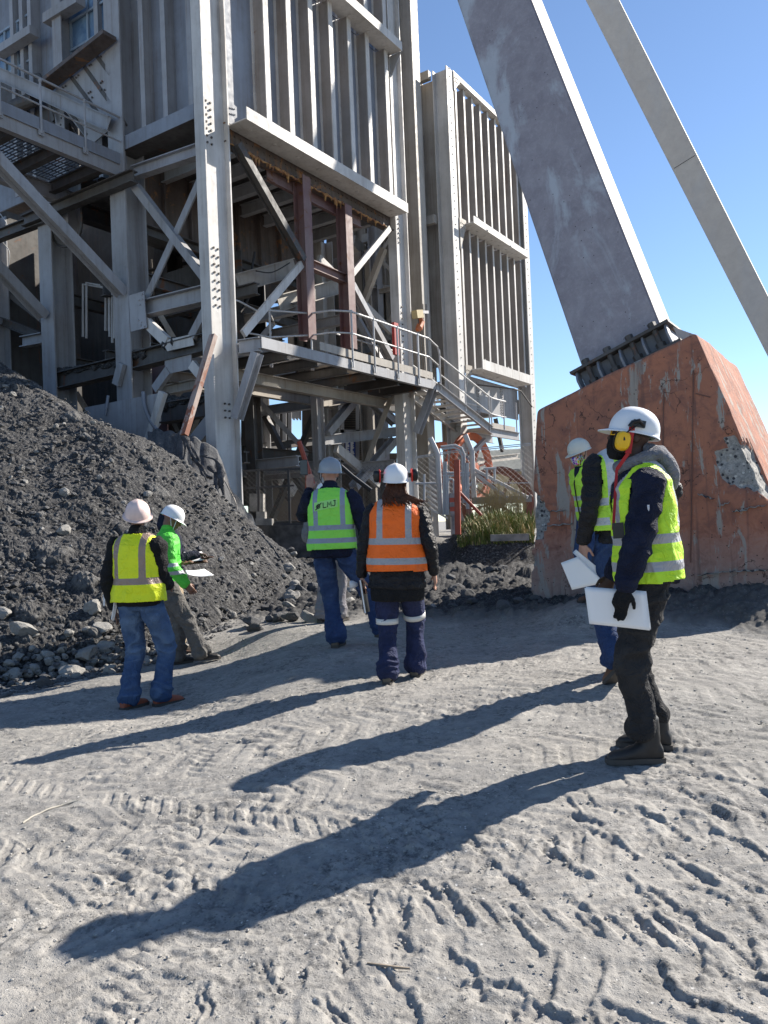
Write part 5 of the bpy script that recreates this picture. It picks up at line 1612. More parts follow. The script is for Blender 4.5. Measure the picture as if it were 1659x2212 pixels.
M['white_shell'] = simple('white_helmet_plastic', (.80, .80, .80), .32, var=.03); M['pink_shell'] = simple('pinkish_dirty_helmet_plastic', (.80, .61, .55), .45, var=.2); M['silver_shell'] = simple('silver_grey_helmet_plastic', (.27, .30, .33), .28, var=.06); M['cream_shell'] = simple('grimy_white_helmet_plastic', (.60, .60, .53), .4, var=.05)
M['black_pl'] = simple('black_plastic', (.012, .012, .013), .35); M['yellow_pl'] = simple('yellow_plastic', (.85, .48, .01), .35, var=.04); M['red_pl'] = simple('red_plastic', (.60, .03, .02), .4); M['orange_pl'] = simple('orange_plastic', (.85, .15, .03), .45); M['white_cloth'] = fabric('white_cloth', (.75, .76, .80)); M['hair'] = fabric('auburn_hair', (.11, .040, .018), (.05, .022, .012), 90, .5); M['hair_dark'] = fabric('dark_hair', (.012, .010, .009)); M['hoodie'] = fabric('grey_marl_hoodie', (.20, .20, .215), (.15, .15, .165)); M['red_ribbon'] = simple('red_ribbon', (.45, .015, .02), .5)
M['paper'] = simple('white_paper', (.80, .80, .80), .7, var=.01); M['belt'] = simple('orange_belt', (.5, .12, .03), .6)
M['reflective'] = simple('silver_reflective_tape', (.62, .62, .60), .4, var=.05)
M['hv_yellow'] = hivis('fluorescent_yellow_vest', (.74, .82, .015), (.30, .215, .17)); M['hv_green'] = hivis('fluorescent_green_vest', (.28, .80, .09), (.26, .31, .37)); M['hv_orange'] = hivis('fluorescent_orange_vest', (.95, .155, .01), (.36, .36, .37)); M['hv_lime'] = hivis('fluorescent_lime_vest', (.52, .82, .03), (.38, .37, .38)); M['hv_greenjacket'] = hivis('bright_green_jacket', (.09, .56, .05), (.36, .38, .40)); M['hv_lime2'] = hivis('lime_vest', (.48, .82, .06), (.50, .53, .56))

class Fig:
    def __init__(s, name_label, cat, foot, yaw, k, group=None):
        s.root = empty('person', foot, name_label, cat)
        s.k = k
        s.Mx = Matrix.Translation(foot) @ Matrix.Rotation(-yaw, 4, 'Z') @ Matrix.Scale(k, 4)
        s.inv = s.Mx.inverted()
        s.vox = .0095
    def P(s, x, y, z): return s.Mx @ V((x, y, z))
    def D(s, x, y, z): return (s.Mx.to_3x3() @ V((x, y, z))).normalized()
    def inward(s, w): return s.inv @ w

def build_person(label, foot, yaw, k, o):
    """o: dict of pose and clothing options, all in the figure's own frame (x right, y forward)"""
    f = Fig(label, 'person', foot, yaw, k)
    root = f.root; vox = o.get('vox', .0095); f.vox = vox
    g = lambda key, d: o.get(key, d)
    bulk = g('bulk', 1.0)
    pel = V(g('pelvis', (0, 0, .93)))
    lean = g('lean', 0.); side = g('side', 0.); tw = g('twist', 0.)
    # spine in local coordinates
    Rs = Matrix.Rotation(-tw, 3, 'Z') @ Matrix.Rotation(-lean, 3, 'X') @ Matrix.Rotation(side, 3, 'Y')
    def sp(x, y, z): return pel + Rs @ V((x, y, z - .93))
    def W(v): return f.Mx @ v
    sx = (f.Mx.to_3x3() @ (Rs @ V((1, 0, 0)))).normalized(); sy = (f.Mx.to_3x3() @ (Rs @ V((0, 1, 0)))).normalized(); sz = sx.cross(sy)
    px = f.D(1, 0, 0); py = f.D(0, 1, 0)
    sh = g('sh', .185)
    shL = sp(-sh, -.01, 1.385); shR = sp(sh, -.01, 1.385)
    hipL = pel + V((-.095, 0, -.03)); hipR = pel + V((.095, 0, -.03))
    anL = V(g('ankL', (-.11, 0, .09))); anR = V(g('ankR', (.11, 0, .09)))
    kneeL, anL = ik(hipL, anL, .43, .415, V(g('kpL', (-.1, 1, 0)))); kneeR, anR = ik(hipR, anR, .43, .415, V(g('kpR', (.1, 1, 0))))
    wrL = Rs @ V((0, 0, 0)) + V(g('wrL', (-.27, .02, .87))); wrR = V(g('wrR', (.27, .02, .87)))
    elL, wrL = ik(shL, wrL, .29, .255, V(g('epL', (-.4, -1, 0)))); elR, wrR = ik(shR, wrR, .29, .255, V(g('epR', (.4, -1, 0))))
    J = dict(shL=shL, shR=shR, elL=elL, elR=elR, wrL=wrL, wrR=wrR, kneeL=kneeL, kneeR=kneeR, anL=anL, anR=anR)
    f.J = {a: W(b) for a, b in J.items()}
    # ---------------- head frame
    hc = sp(0, .015, 1.628) + V(g('hoff', (0, 0, 0)))
    HM = f.Mx @ Matrix.Translation(hc) @ Matrix.Rotation(-g('hyaw', 0), 4, 'Z') @ Matrix.Rotation(g('hpitch', 0), 4, 'X') @ Matrix.Rotation(g('hroll', 0), 4, 'Y')
    hx, hy, hz = [(HM.to_3x3() @ V(v)).normalized() for v in ((1, 0, 0), (0, 1, 0), (0, 0, 1))]
    H = lambda x, y, z: HM @ V((x, y, z))
    f.HM = HM; f.H = H; f.hx, f.hy, f.hz = hx, hy, hz
    # ---------------- body (one surface: head, neck, trunk, limbs, hands)
    m = MB(); kk = k
    hr = [(-.118, .048, .020, .018), (-.105, .040, .036, .036), (-.08, .024, .050, .062), (-.05, .014, .060, .080), (-.015, .007, .068, .090), (.02, .0, .073, .097), (.055, -.004, .075, .099), (.085, -.008, .068, .090), (.108, -.010, .052, .070), (.122, -.012, .028, .038)]
    loft(m, [(H(0, y, z), hx, hy, rx * kk, ry * kk) for z, y, rx, ry in hr], 20)
    ellipsoid(m, H(0, .098, -.018), hx, hy, hz, .014 * kk, .020 * kk, .026 * kk); ellipsoid(m, H(0, .112, -.028), hx, hy, hz, .015 * kk, .014 * kk, .011 * kk)
    ellipsoid(m, H(0, .092, -.062), hx, hy, hz, .024 * kk, .012 * kk, .010 * kk); ellipsoid(m, H(0, .090, .022), hx, hy, hz, .052 * kk, .012 * kk, .010 * kk)
    for s_ in (-1, 1): ellipsoid(m, H(s_ * .076, -.004, -.008), hx, hy, hz, .012 * kk, .022 * kk, .032 * kk)
    limb(m, [W(sp(0, -.005, 1.44)), W(sp(0, 0, 1.50)), H(0, -.018, -.06), H(0, -.018, 0)], [.062 * kk, .056 * kk, .054 * kk, .055 * kk], 1, px)
    loft(m, [(W(sp(0, y, z)), sx, sy, rx * kk, ry * kk) for z, y, rx, ry in ((.86, 0, .14, .09), (.95, 0, .15, .10), (1.08, .0, .135, .09), (1.25, 0, .155, .10), (1.38, 0, .15, .085), (1.44, 0, .09, .06))], 18)
    for a, b, c in ((hipL, kneeL, anL), (hipR, kneeR, anR)):
        limb(m, [W(a), W(b), W(c)], [.075 * kk, .05 * kk, .038 * kk], 1, px)
    for a, b, c in ((shL, elL, wrL), (shR, elR, wrR)):
        limb(m, [W(a), W(b), W(c)], [.05 * kk, .038 * kk, .026 * kk], 1, px)
    def hand(wr, el, spec, sgn):
        """spec: palm facing direction and curls"""
        d = (W(wr) - W(el)).normalized()
        if 'dir' in spec: d = f.D(*spec['dir'])
        n = f.D(*spec.get('palm', (-sgn, 0, 0)))
        n = (n - d * n.dot(d)).normalized()
        s_ = d.cross(n) * (1 if spec.get('flip', 1) > 0 else -1)     # towards the thumb
        w0 = W(wr)
        gl = spec.get('grow', 1.0)
        loft(m, [(w0 - d * .03 * kk, s_, n, .026 * kk * gl, .022 * kk * gl), (w0 + d * .005 * kk, s_, n, .028 * kk * gl, .020 * kk * gl), (w0 + d * .04 * kk, s_, n, .038 * kk * gl, .017 * kk * gl, 2.6), (w0 + d * .085 * kk, s_, n, .041 * kk * gl, .014 * kk * gl, 2.8), (w0 + d * .094 * kk, s_, n, .034 * kk, .010 * kk)], 14)
        cu = spec.get('curl', .45)
        for i, (u, L, c_) in enumerate(((.031, .068, cu * .85), (.011, .078, cu), (-.010, .073, cu * 1.1), (-.030, .058, cu * 1.25))):
            p = w0 + d * .086 * kk + s_ * u * kk * gl
            dd = d; pts = [p - d * .012 * kk, p]
            for j, fr_ in enumerate((.45, .31, .24)):
                ang = c_ * (1, 1.15, .8)[j]
                ax = s_
                dd = (Matrix.Rotation(ang * (1 if (n.cross(d)).dot(s_) < 0 else -1) * -1, 3, ax) @ dd)
                if j == 0 and dd.dot(n) < 0: dd = dd - n * 2 * dd.dot(n)
                p = p + dd * L * fr_ * kk; pts.append(p)
            limb(m, pts, [.0095 * kk * gl, .0095 * kk * gl, .0088 * kk * gl, .008 * kk * gl, .0068 * kk * gl], 1, s_, 8, 2)
        tb = w0 + d * .022 * kk + s_ * .028 * kk
        td = (d * .62 + s_ * .62 + n * spec.get('thumb', .45)).normalized(); t2 = (d * .9 + s_ * .15 + n * spec.get('thumb', .45) * 1.2).normalized()
        limb(m, [tb - td * .012 * kk, tb, tb + td * .034 * kk, tb + td * .034 * kk + t2 * .03 * kk, tb + td * .034 * kk + t2 * .048 * kk], [.013 * kk, .0125 * kk, .0105 * kk, .0095 * kk, .0075 * kk], 1, n, 8, 2)
        f.J['hand' + ('R' if sgn > 0 else 'L')] = (w0 + d * .09 * kk, d, n, s_)
    hL = g('handL', {}); hR = g('handR', {})
    if hL is not None: hand(wrL, elL, hL, -1)
    if hR is not None: hand(wrR, elR, hR, 1)
    body_vox = min(vox, .0075)
    f.body = solid(m, body_vox * k, 'body', g('skin', M['skin_mid']), root, smooth=2)
    # eyes
    for s_ in (-1, 1):
        if g('eyes', False):
            mm = MB(); ellipsoid(mm, H(s_ * .031, .084, .002), hx, hy, hz, .013 * kk, .010 * kk, .009 * kk); ee = mm.build('eye', M['white_cloth'], root, smooth=True)
            mm = MB(); ellipsoid(mm, H(s_ * .031, .094, .002), hx, hy, hz, .006 * kk, .003 * kk, .006 * kk); mm.build('iris', M['black_pl'], ee, smooth=True)
    # ---------------- trousers
    m = MB(); tw_ = g('trw', 1.0)
    loft(m, [(W(pel + V((0, 0, z))), px, py, rx * kk * tw_, ry * kk * tw_) for z, rx, ry in ((-.085, .10, .09), (-.03, .178, .125), (.03, .182, .128), (.10, .168, .118), (.15, .165, .115))], 22)
    cuff = g('cuff', .062)
    for a, b, c in ((hipL, kneeL, anL), (hipR, kneeR, anR)):
        d1 = (c - b).normalized()
        limb(m, [W(a + V((0, 0, .02))), W(a.lerp(b, .35)), W(b), W(b.lerp(c, .45)), W(c - d1 * g('short', -.015))], [.104 * kk * tw_, .094 * kk * tw_, .076 * kk * tw_, (.062 + cuff * .12) * kk, (cuff + .012) * kk], 1.04, px)
    kz = (kneeL.z + kneeR.z) / 2
    sd = g('seed', 1)
    amp = g('fold', 1.0)
    def tdisp(p):
        z = p[:, 2]
        A = .0025 + .008 * bell(z, kz + .02, .10) + .012 * bell(z, .17, .075) + .006 * bell(z, .80, .10)
        q = p.copy(); q[:, 2] += .35 * p[:, 0] * np.sign(p[:, 0]) + .25 * p[:, 1]
        r1 = ridge(q, (8, 8, 15), sd, .5); r2 = ridge(p, (11, 11, 9), sd + 3, .5); r3 = ridge(p, (14, 9, 4), sd + 7)
        pk = np.zeros(len(p))
        if g('pockets', False):
            inp = (p[:, 1] < -.02) & (np.abs(p[:, 0]) > .045) & (np.abs(p[:, 0]) < .145) & (z > .79) & (z < .915)
            pk = inp * .004
        seam = -.003 * bell(np.abs(p[:, 0]) * 0 + p[:, 1] + .01, 0, .006)
        return amp * kk * (A * (r1 ** 1.6 - .45) * 1.9 + A * 1.1 * (r2 - .5) + .007 * (r3 - .5) + .003 * (ridge(p, (24, 24, 30), sd + 9) - .5)) + pk + seam
    def tworn(p):
        z = p[:, 2]
        q = p.copy(); q[:, 2] += .35 * p[:, 0] * np.sign(p[:, 0]) + .25 * p[:, 1]
        r1 = ridge(q, (8, 8, 15), sd, .5) ** 1.6
        return np.clip(.10 * vn3(p * 6, 4) + .30 * sstep(.6, .98, r1) * vn3(p * 4, 9) + .15 * bell(z, .72, .12) + .12 * bell(z, kz, .12), 0, 1)
    tro = solid(m, vox * k, 'trousers', g('trousers', M['denim']), root, tdisp, 3, {'worn': tworn}, f.inv)
    if g('knee_band', False):
        for b, c, a in ((kneeL, anL, hipL), (kneeR, anR, hipR)):
            mm = MB(); c0 = b + (a - b) * .09; c1 = b - (b - c) * .02
            rr = .094 * kk
            dd = (W(c0) - W(c1)).normalized(); ux = (px - dd * px.dot(dd)).normalized(); uy = dd.cross(ux)
            pts = []; n_ = 24
            for w_ in (c0, c1):
                for q in range(n_):
                    t = 2 * math.pi * q / n_
                    pts.append(W(w_) + ux * math.cos(t) * rr + uy * math.sin(t) * rr * 1.04)
            mm.quadmesh(pts, [(q, (q + 1) % n_, n_ + (q + 1) % n_, n_ + q) for q in range(n_)])
            ob = mm.build('reflective_band', M['reflective'], root, smooth=True)
            s_ = ob.modifiers.new('thickness', 'SOLIDIFY'); s_.thickness = .004
    # ---------------- boots
    for nm, an, yawf, pit in (('L', anL, g('footL', -.12), g('fpL', 0)), ('R', anR, g('footR', .12), g('fpR', 0))):
        R_ = Matrix.Rotation(-yawf, 3, 'Z') @ Matrix.Rotation(-pit, 3, 'X')
        B = lambda x, y, z: W(an + R_ @ V((x, y, z)))
        bx = (f.Mx.to_3x3() @ (R_ @ V((1, 0, 0)))).normalized(); by = (f.Mx.to_3x3() @ (R_ @ V((0, 1, 0)))).normalized(); bz = bx.cross(by)
        mm = MB()
        secs = [(-.075, .025, .030, -.045, .035), (-.06, .038, .036, -.03, .05), (-.02, .055, .039, -.02, .062), (.03, .045, .041, -.03, .05), (.075, .032, .044, -.043, .038), (.125, .024, .047, -.052, .030), (.165, .020, .044, -.056, .026), (.190, .012, .032, -.062, .018), (.2, .006, .02, -.065, .010)]
        loft(mm, [(B(0, y, zc), bx, bz, rx * kk, rz * kk, 2.4) for y, _, rx, zc, rz in secs], 16)
        limb(mm, [B(0, -.012, g('shaft', .035)), B(0, -.014, .01), B(0, -.01, -.03)], [.043 * kk * g('shaftw', 1), .044 * kk * g('shaftw', 1), .045 * kk], 1.05, bx)
        bt = solid(mm, .008 * k, 'boot', g('boot', M['boot_black']), root, lambda p: .0025 * (ridge(p, (30, 30, 60), 5) - .5), 2, None, f.inv)
        mm = MB(); ol = [(-.030, -.082), (.030, -.082), (.041, -.05), (.037, .02), (.044, .09), (.049, .135), (.043, .18), (.022, .208), (-.022, .208), (-.043, .18), (-.049, .135), (-.044, .09), (-.037, .02), (-.041, -.05)]
        ol = [(x * 1.0, y) for x, y in ol]
        mm.extrude([(x * kk, y * kk) for x, y in ol], B(0, 0, -.088), B(0, 0, -.062), bx, by)
        mm.build('sole', g('sole', M['sole']), bt)
    # ---------------- jacket
    jk = g('jacket', M['navy'])
    m = MB(); jb = g('jbulk', 1.0)
    hem = g('hem', .86)
    prof = [(hem, .195, .140), (hem + .10, .190, .138), (1.06, .182, .132), (1.20, .196, .138), (1.32, .205, .138), (1.39, .198, .124), (1.435, .160, .100), (1.47, .105, .080), (1.505, .072, .070)]
    flare = g('flare', 0.)
    rings = []
    for z, rx, ry in prof:
        e = 1 + flare * max(0, (1.1 - z)) / .2
        rings.append((W(sp(0, -.004, z)), sx, sy, rx * kk * jb * e * (1 if z < 1.45 else 1 / jb), ry * kk * jb * e * (1 if z < 1.45 else 1 / jb), 2.3))
    loft(m, rings, 24)
    ar = g('arm', 1.0) * kk
    for a, b, c in ((shL, elL, wrL), (shR, elR, wrR)):
        inn = V((0, 0, 1.40)) 
        limb(m, [W(a.lerp(sp(0, 0, 1.37), .25)), W(a), W(a.lerp(b, .5)), W(b), W(b.lerp(c, .5)), W(c.lerp(b, .03))], [.062 * ar, .070 * ar, .063 * ar, .055 * ar, .050 * ar, .041 * ar], 1.06, px)
    puff = g('puff', 0)
    def jdisp(p):
        z = p[:, 2]; ax_ = np.abs(p[:, 0])
        r1 = ridge(p, (6, 6, 17), sd + 11); r2 = ridge(p, (10, 10, 9), sd + 13)
        el = (elL.z + elR.z) / 2
        d = amp * kk * ((.011 + .006 * bell(z, el, .10)) * (r1 ** 1.5 - .42) + .007 * (r2 - .5) + .003 * (ridge(p, (22, 22, 30), sd + 17) - .5))
        if puff: d = d * .6 + kk * .0075 * (np.abs(np.sin(math.pi * (z + .01 * vn3(p * 8, 3)) / .055)) ** .5 - .7)
        return d
    if g('show_jacket', True):
        att = {'band': g('jband', lambda p: np.full(len(p), -1.)), 'worn': lambda p: p[:, 0] * 0, 'edge': lambda p: p[:, 0] * 0}
        solid(m, vox * k, 'jacket', jk, root, jdisp, 3, att, f.inv)
    # collar
    if g('collar', True):
        mm = MB(); limb(mm, [W(sp(0, -.008, 1.475)), W(sp(0, -.004, 1.50)), W(sp(0, -.002, 1.528))], [.082 * kk, .074 * kk, .070 * kk], 1, px)
        solid(mm, .008 * k, 'collar', g('collar_mat', jk), root, None, 2, {'band': lambda p: np.full(len(p), -1.), 'worn': lambda p: p[:, 0] * 0}, f.inv)
    # ---------------- vest
    if g('vest', None) is not None:
        vb = g('vbulk', 1.0); vh = g('vhem', .90)
        vp = [(vh, .226, .170), (vh + .09, .222, .168), (1.10, .212, .160), (1.22, .212, .158), (1.32, .212, .156), (1.385, .206, .145), (1.43, .182, .122), (1.462, .148, .100), (1.488, .112, .088), (1.51, .085, .078)]
        m = MB(); vf = g('vflare', 0)
        vcx = [(-.03, *vp[0][1:])]
        loft(m, [(W(sp(0, -.006, z)), sx, sy, rx * kk * vb * (1 + vf * max(0, 1.15 - z)), ry * kk * vb * (1 + vf * max(0, 1.15 - z)), 2.35) for z, rx, ry in [(vh - .04, .22, .165)] + vp], 28)
        b1, b2 = g('bands', (vh + .10, vh + .23)); bw = g('bw', .026)
        sxp = g('strapx', .115); Ri = Rs.inverted()
        def loc(p):
            A = np.array(Ri); return (p - np.array(pel)) @ A.T + np.array([0, 0, .93])
        def band(p):
            q = loc(p); z = q[:, 2]; x = np.abs(q[:, 0])
            v = np.maximum(bw - np.abs(z - b1), bw - np.abs(z - b2)) if b1 else bw - np.abs(z - b2)
            vv = np.minimum(bw * .95 - np.abs(x - sxp - .02 * (z < 0)), z - b2)
            return np.maximum(v, vv)
        def vcut(p):
            q = loc(p); z = q[:, 2]; x = q[:, 0]; y = q[:, 1]
            k1 = z < vh + .012 * (vn3(p * 9, 3) - .5)
            neck = (z > 1.488)
            vneck = (y > .0) & (np.abs(x) < .02 + .11 * np.clip((z - 1.22) / .26, 0, 1)) & (z > 1.22)
            if g('open', False): vneck = vneck | ((y > 0) & (np.abs(x + g('openx', 0)) < g('openw', .05)))
            yoke = (z > 1.36) & (y > 0) & (np.abs(x) < .085)
            # arm holes
            hole = np.zeros(len(p), bool)
            for a, b in ((shL, elL), (shR, elR)):
                A = np.array(a); Bv = np.array(b) - A; L2 = Bv @ Bv
                t = np.clip(((p - A) @ Bv) / L2, -.05, .42)
                dd = np.linalg.norm(p - A - t[:, None] * Bv, axis=1)
                hole |= (dd < .072 * g('arm', 1.0)) & (np.abs(x) > .168)
            return k1 | neck | vneck | yoke | hole
        def vdisp(p):
            z = p[:, 2]
            r1 = ridge(p, (9, 9, 4.5), sd + 21); r2 = ridge(p, (6, 6, 12), sd + 23)
            r3 = ridge(p, (17, 17, 22), sd + 29)
            return amp * kk * (.012 * (r1 ** 1.4 - .45) * (.6 + bell(z, vh + .05, .15)) + .009 * (r2 - .5) + .004 * (r3 - .5))
        f.vest = solid(m, vox * k, 'vest', g('vest', None), root, vdisp, 2, {'band': band, 'edge': lambda p: p[:, 0] * 0}, f.inv, vcut)
    f.sp = sp; f.W = W; f.sx, f.sy, f.sz = sx, sy, sz
    return f

def helmet(f, mat, band=None, tilt=0, brim=.007, visor=.050, crest=True, strap=True, lift=0):
    HM = f.HM @ Matrix.Translation((0, -.006, .032 + lift)) @ Matrix.Rotation(tilt, 4, 'X') @ Matrix.Scale(.94, 4)
    k = f.k
    def ring(fr_, out=0, dz=0, inn=0):
        pts = []
        n = 40
        for i in range(n):
            t = 2 * math.pi * i / n; c, s = math.cos(t), math.sin(t)
            front = max(0, s)
            rx, ry = .112 - inn, .138 - inn
            x = c * (rx * fr_ + out * 1.0); y = s * (ry * fr_ + out) + (visor * front ** 2.2 * (out / brim) if out > 0 else 0)
            z = dz - (.010 * front ** 2 * (out / brim) if out > 0 else 0)
            if crest and out == 0 and abs(x) < .03: z += .007 * (1 - abs(x) / .03) * (1 if fr_ < .93 else .2) * (1 if y < .1 else .3)
            pts.append(V((x, y, z)))
        return pts
    rings = []
    prof = []
    for i in range(1, 11):
        a = (math.pi / 2) * i / 10
        prof.append((math.sin(a) ** .88, .128 * math.cos(a) ** .92 if i < 10 else .004))
    for fr_, z in prof: rings.append(ring(fr_, 0, z))
    rings.append(ring(1.0, .0, -.012)); rings.append(ring(1.0, brim * .6, -.018)); rings.append(ring(1.0, brim, -.022)); rings.append(ring(1.0, brim, -.027))
    rings.append(ring(1.0, brim * .3, -.024)); rings.append(ring(1.0, 0, -.014, .006))
    for fr_, z in prof[::-1][::2]: rings.append(ring(fr_, 0, z - .006, .006))
    m = MB(); n = 40
    base = len(m.v)
    allp = [HM @ p for r in rings for p in r]
    fs = []
    for i in range(len(rings) - 1):
        for j in range(n): fs.append((i * n + j, i * n + (j + 1) % n, (i + 1) * n + (j + 1) % n, (i + 1) * n + j))
    top = len(allp); allp.append(HM @ V((0, 0, .128 + (.007 if crest else 0)))); allp.append(HM @ V((0, 0, .120)))
    for j in range(n): fs.append((top, (j + 1) % n, j)); fs.append((top + 1, (len(rings) - 1) * n + j, (len(rings) - 1) * n + (j + 1) % n))
    m.quadmesh(allp, fs)
    h = m.build('helmet', mat, f.root, smooth='auto')
    if strap:
        m = MB()
        for s in (-1, 1):
            m.tube([f.H(s * .090, .045, .02), f.H(s * .082, .052, -.05), f.H(s * .045, .058, -.115), f.H(0, .06, -.128)], .004 * k, 5)
            m.tube([f.H(s * .088, -.03, .015), f.H(s * .080, .02, -.07)], .004 * k, 5)
        m.build('chin_strap', M['black_pl'] if strap != 'white' else M['white_cloth'], f.root)
    # inner suspension seen under the rim at the back
    m = MB(); pts = [f.H(.088 * math.cos(t), .105 * math.sin(t), .012) for t in np.linspace(math.pi * 1.02, math.pi * 1.98, 14)]
    m.tube(pts, .009 * k, 6); m.build('headband', band or M['black_pl'], f.root)
    return h, HM
def earmuff(f, s, cupmat, ringmat, pos=None, yaw=0, size=1.0, arm=True):
    k = f.k
    p = pos or (s * .112, .0, -.02)
    c = f.H(*p); ax = f.hx * s
    m = MB()
    prof = [(-.012, .030), (-.008, .036), (.0, .038), (.018, .037), (.030, .031), (.034, .018)]
    loft(m, [(c + ax * d * k, f.hy, f.hz, r * .92 * k * size, r * 1.22 * k * size, 2.6) for d, r in prof], 20)
    cup = m.build('ear_muff', cupmat, f.root, smooth='auto')
    m = MB(); loft(m, [(c + ax * d * k, f.hy, f.hz, r * k * size, r * 1.3 * k * size, 2.6) for d, r in ((-.024, .034), (-.020, .039), (-.0125, .039))], 20)
    m.build('cushion', ringmat, cup, smooth='auto')
    if arm:
        m = MB(); m.tube([f.H(s * .118, .005, .055), f.H(p[0] + s * .026, p[1] + .006, p[2] + .03), f.H(p[0] + s * .036, p[1], p[2])], .0045 * k, 6); m.bar(f.H(s * .112, -.025, .055), f.H(s * .112, .035, .055), .02 * k, .035 * k); m.build('muff_arm', M['black_pl'], f.root)
    return cup
def sheet(name, pts, mat, label=None, cat=None, parent=None, curl=.02, nu=10, nv=8, thick=.0015, group=None, curl2=0):
    """quad of paper with a soft curl: pts = 4 corners"""
    a, b, c, d = [V(p) for p in pts]
    nrm = (b - a).cross(d - a).normalized()
    vs = []; fs = []
    for i in range(nu + 1):
        for j in range(nv + 1):
            u = i / nu; w = j / nv
            p = a.lerp(b, u).lerp(d.lerp(c, u), w)
            p += nrm * (curl * math.sin(math.pi * u) * (.4 + .6 * w) + curl2 * u * u * w)
            vs.append(p)
    for i in range(nu):
        for j in range(nv):
            q = i * (nv + 1) + j; fs.append((q, q + nv + 1, q + nv + 2, q + 1))
    m = MB(); m.quadmesh(vs, fs)
    o = m.build(name, mat, parent, smooth=True)
    s = o.modifiers.new('thickness', 'SOLIDIFY'); s.thickness = thick
    if label: tag(o, label, cat, group)
    return o
# ------------------------------------------------------------------ the eight people
def foot_at(px, py, Y):
    p = at_y(px, py, Y); return V((p.x, p.y, surf(p.x, p.y)))
def Y1(x, y): return (1152 + x * .3838, 818.6 + y * .3838)
def Y2(x, y): return (606.4 + x * .2604, 939.9 + y * .2604)
def Y3(x, y): return (181.9 + x * .2467, 1030.8 + y * .2467)
D2 = rad

# E: nearest man, black glove and papers, yellow ear muff
E = build_person('man in lime vest, black glove and yellow ear muff standing nearest, holding white papers', foot_at(1400, 1612, 4.15), D2(-84), 1.02, dict(
    vox=.0072, seed=3, skin=M['skin_dark'], pelvis=(0, -.03, .945), lean=.04, short=.08, shaftw=1.12,
    ankL=(-.12, .03, .09), ankR=(.12, -.07, .09), footL=-.05, footR=.3, kpL=(-.05, 1, 0), kpR=(.1, 1, 0),
    wrL=(-.29, .14, .865), epL=(-.35, -1, 0), handL=dict(palm=(.35, -.3, 0), dir=(.05, .35, -.95), curl=.5, thumb=.5, grow=1.12, flip=1),
    wrR=(.27, .10, .90), hyaw=D2(-4), hpitch=D2(14), trousers=M['black_jeans'], cuff=.048, trw=.93,
    jacket=M['navy'], hem=.88, arm=1.08, collar=False, vest=M['hv_lime'], vhem=.885, vbulk=.97, bands=(.965, 1.10), bw=.024, strapx=.10, boot=M['boot_black'], fold=1.5, shaft=.13))
helmet(E, M['white_shell'], crest=True, strap=False, brim=.007)
# glove over the left hand
def glove(f, side, mat):
    w0, d, n, s_ = f.J['hand' + side]
    # a thin second skin: the hand part of the body mesh pushed outwards
    src = f.body.data; k = f.k
    co = np.empty(len(src.vertices) * 3, np.float32); src.vertices.foreach_get('co', co); co = co.reshape(-1, 3)
    off = np.array(f.root.location)
    wr = np.array(f.J['wr' + side]) - off; dv = np.array(d)
    t = (co - wr) @ dv
    near = (np.linalg.norm(co - (np.array(w0) - off), axis=1) < .16 * k) & (t > -.03 * k)
    bm = bmesh.new(); bm.from_mesh(src); bm.verts.ensure_lookup_table(); bm.normal_update()
    for v in bm.verts: v.co += v.normal * .0018
    bmesh.ops.delete(bm, geom=[bm.verts[i] for i in np.nonzero(~near)[0]], context='VERTS')
    me = bpy.data.meshes.new('glove'); bm.to_mesh(me); bm.free(); me.materials.clear(); me.materials.append(mat)
    o = bpy.data.objects.new('glove', me); COL.objects.link(o); o.parent = f.root
    return o
glove(E, 'L', M['black_cloth'])
earmuff(E, -1, M['yellow_pl'], M['black_pl'], pos=(-.098, .066, -.045), size=1.08)
m = MB(); m.tube([E.H(-.118, -.02, .05), E.H(-.122, .01, .068), E.H(-.122, .04, .055), E.H(-.12, .05, .03)], .012, 8); m.build('muff_clip', M['black_pl'], E.root)
m = MB(); 
for pa, pb, w in ((E.H(-.105, .035, .04), E.H(-.094, .025, -.10), .030), (E.H(-.094, .025, -.10), E.H(-.075, .06, -.19), .018), (E.H(-.075, .06, -.19), E.W(E.sp(-.12, .17, 1.16)), .014)):
    m.bar(pa, pb, w, .004, E.hx)
m.build('lanyard', M['red_ribbon'], E.root)
# glasses
m = MB(); m.tube([E.H(-.078, -.0, .012), E.H(-.068, .085, .014)], .003, 5); m.tube([E.H(-.066, .088, .02), E.H(-.02, .112, .02), E.H(-.02, .112, -.012), E.H(-.06, .092, -.012), E.H(-.066, .088, .02)], .004, 5); m.tube([E.H(.066, .088, .02), E.H(.02, .112, .02), E.H(-.02, .112, .02)], .004, 5); m.build('glasses', M['yellow_pl'], E.root)
m = MB(); loft(m, [(E.H(0, .062 + dy, z), E.hx, E.hy, rx, ry) for z, dy, rx, ry in ((-.130, 0, .03, .03), (-.11, -.004, .048, .050), (-.07, -.002, .056, .058), (-.03, .0, .058, .054), (-.015, .0, .05, .05))], 18); m.build('face_mask', M['black_cloth'], E.root, smooth=True)
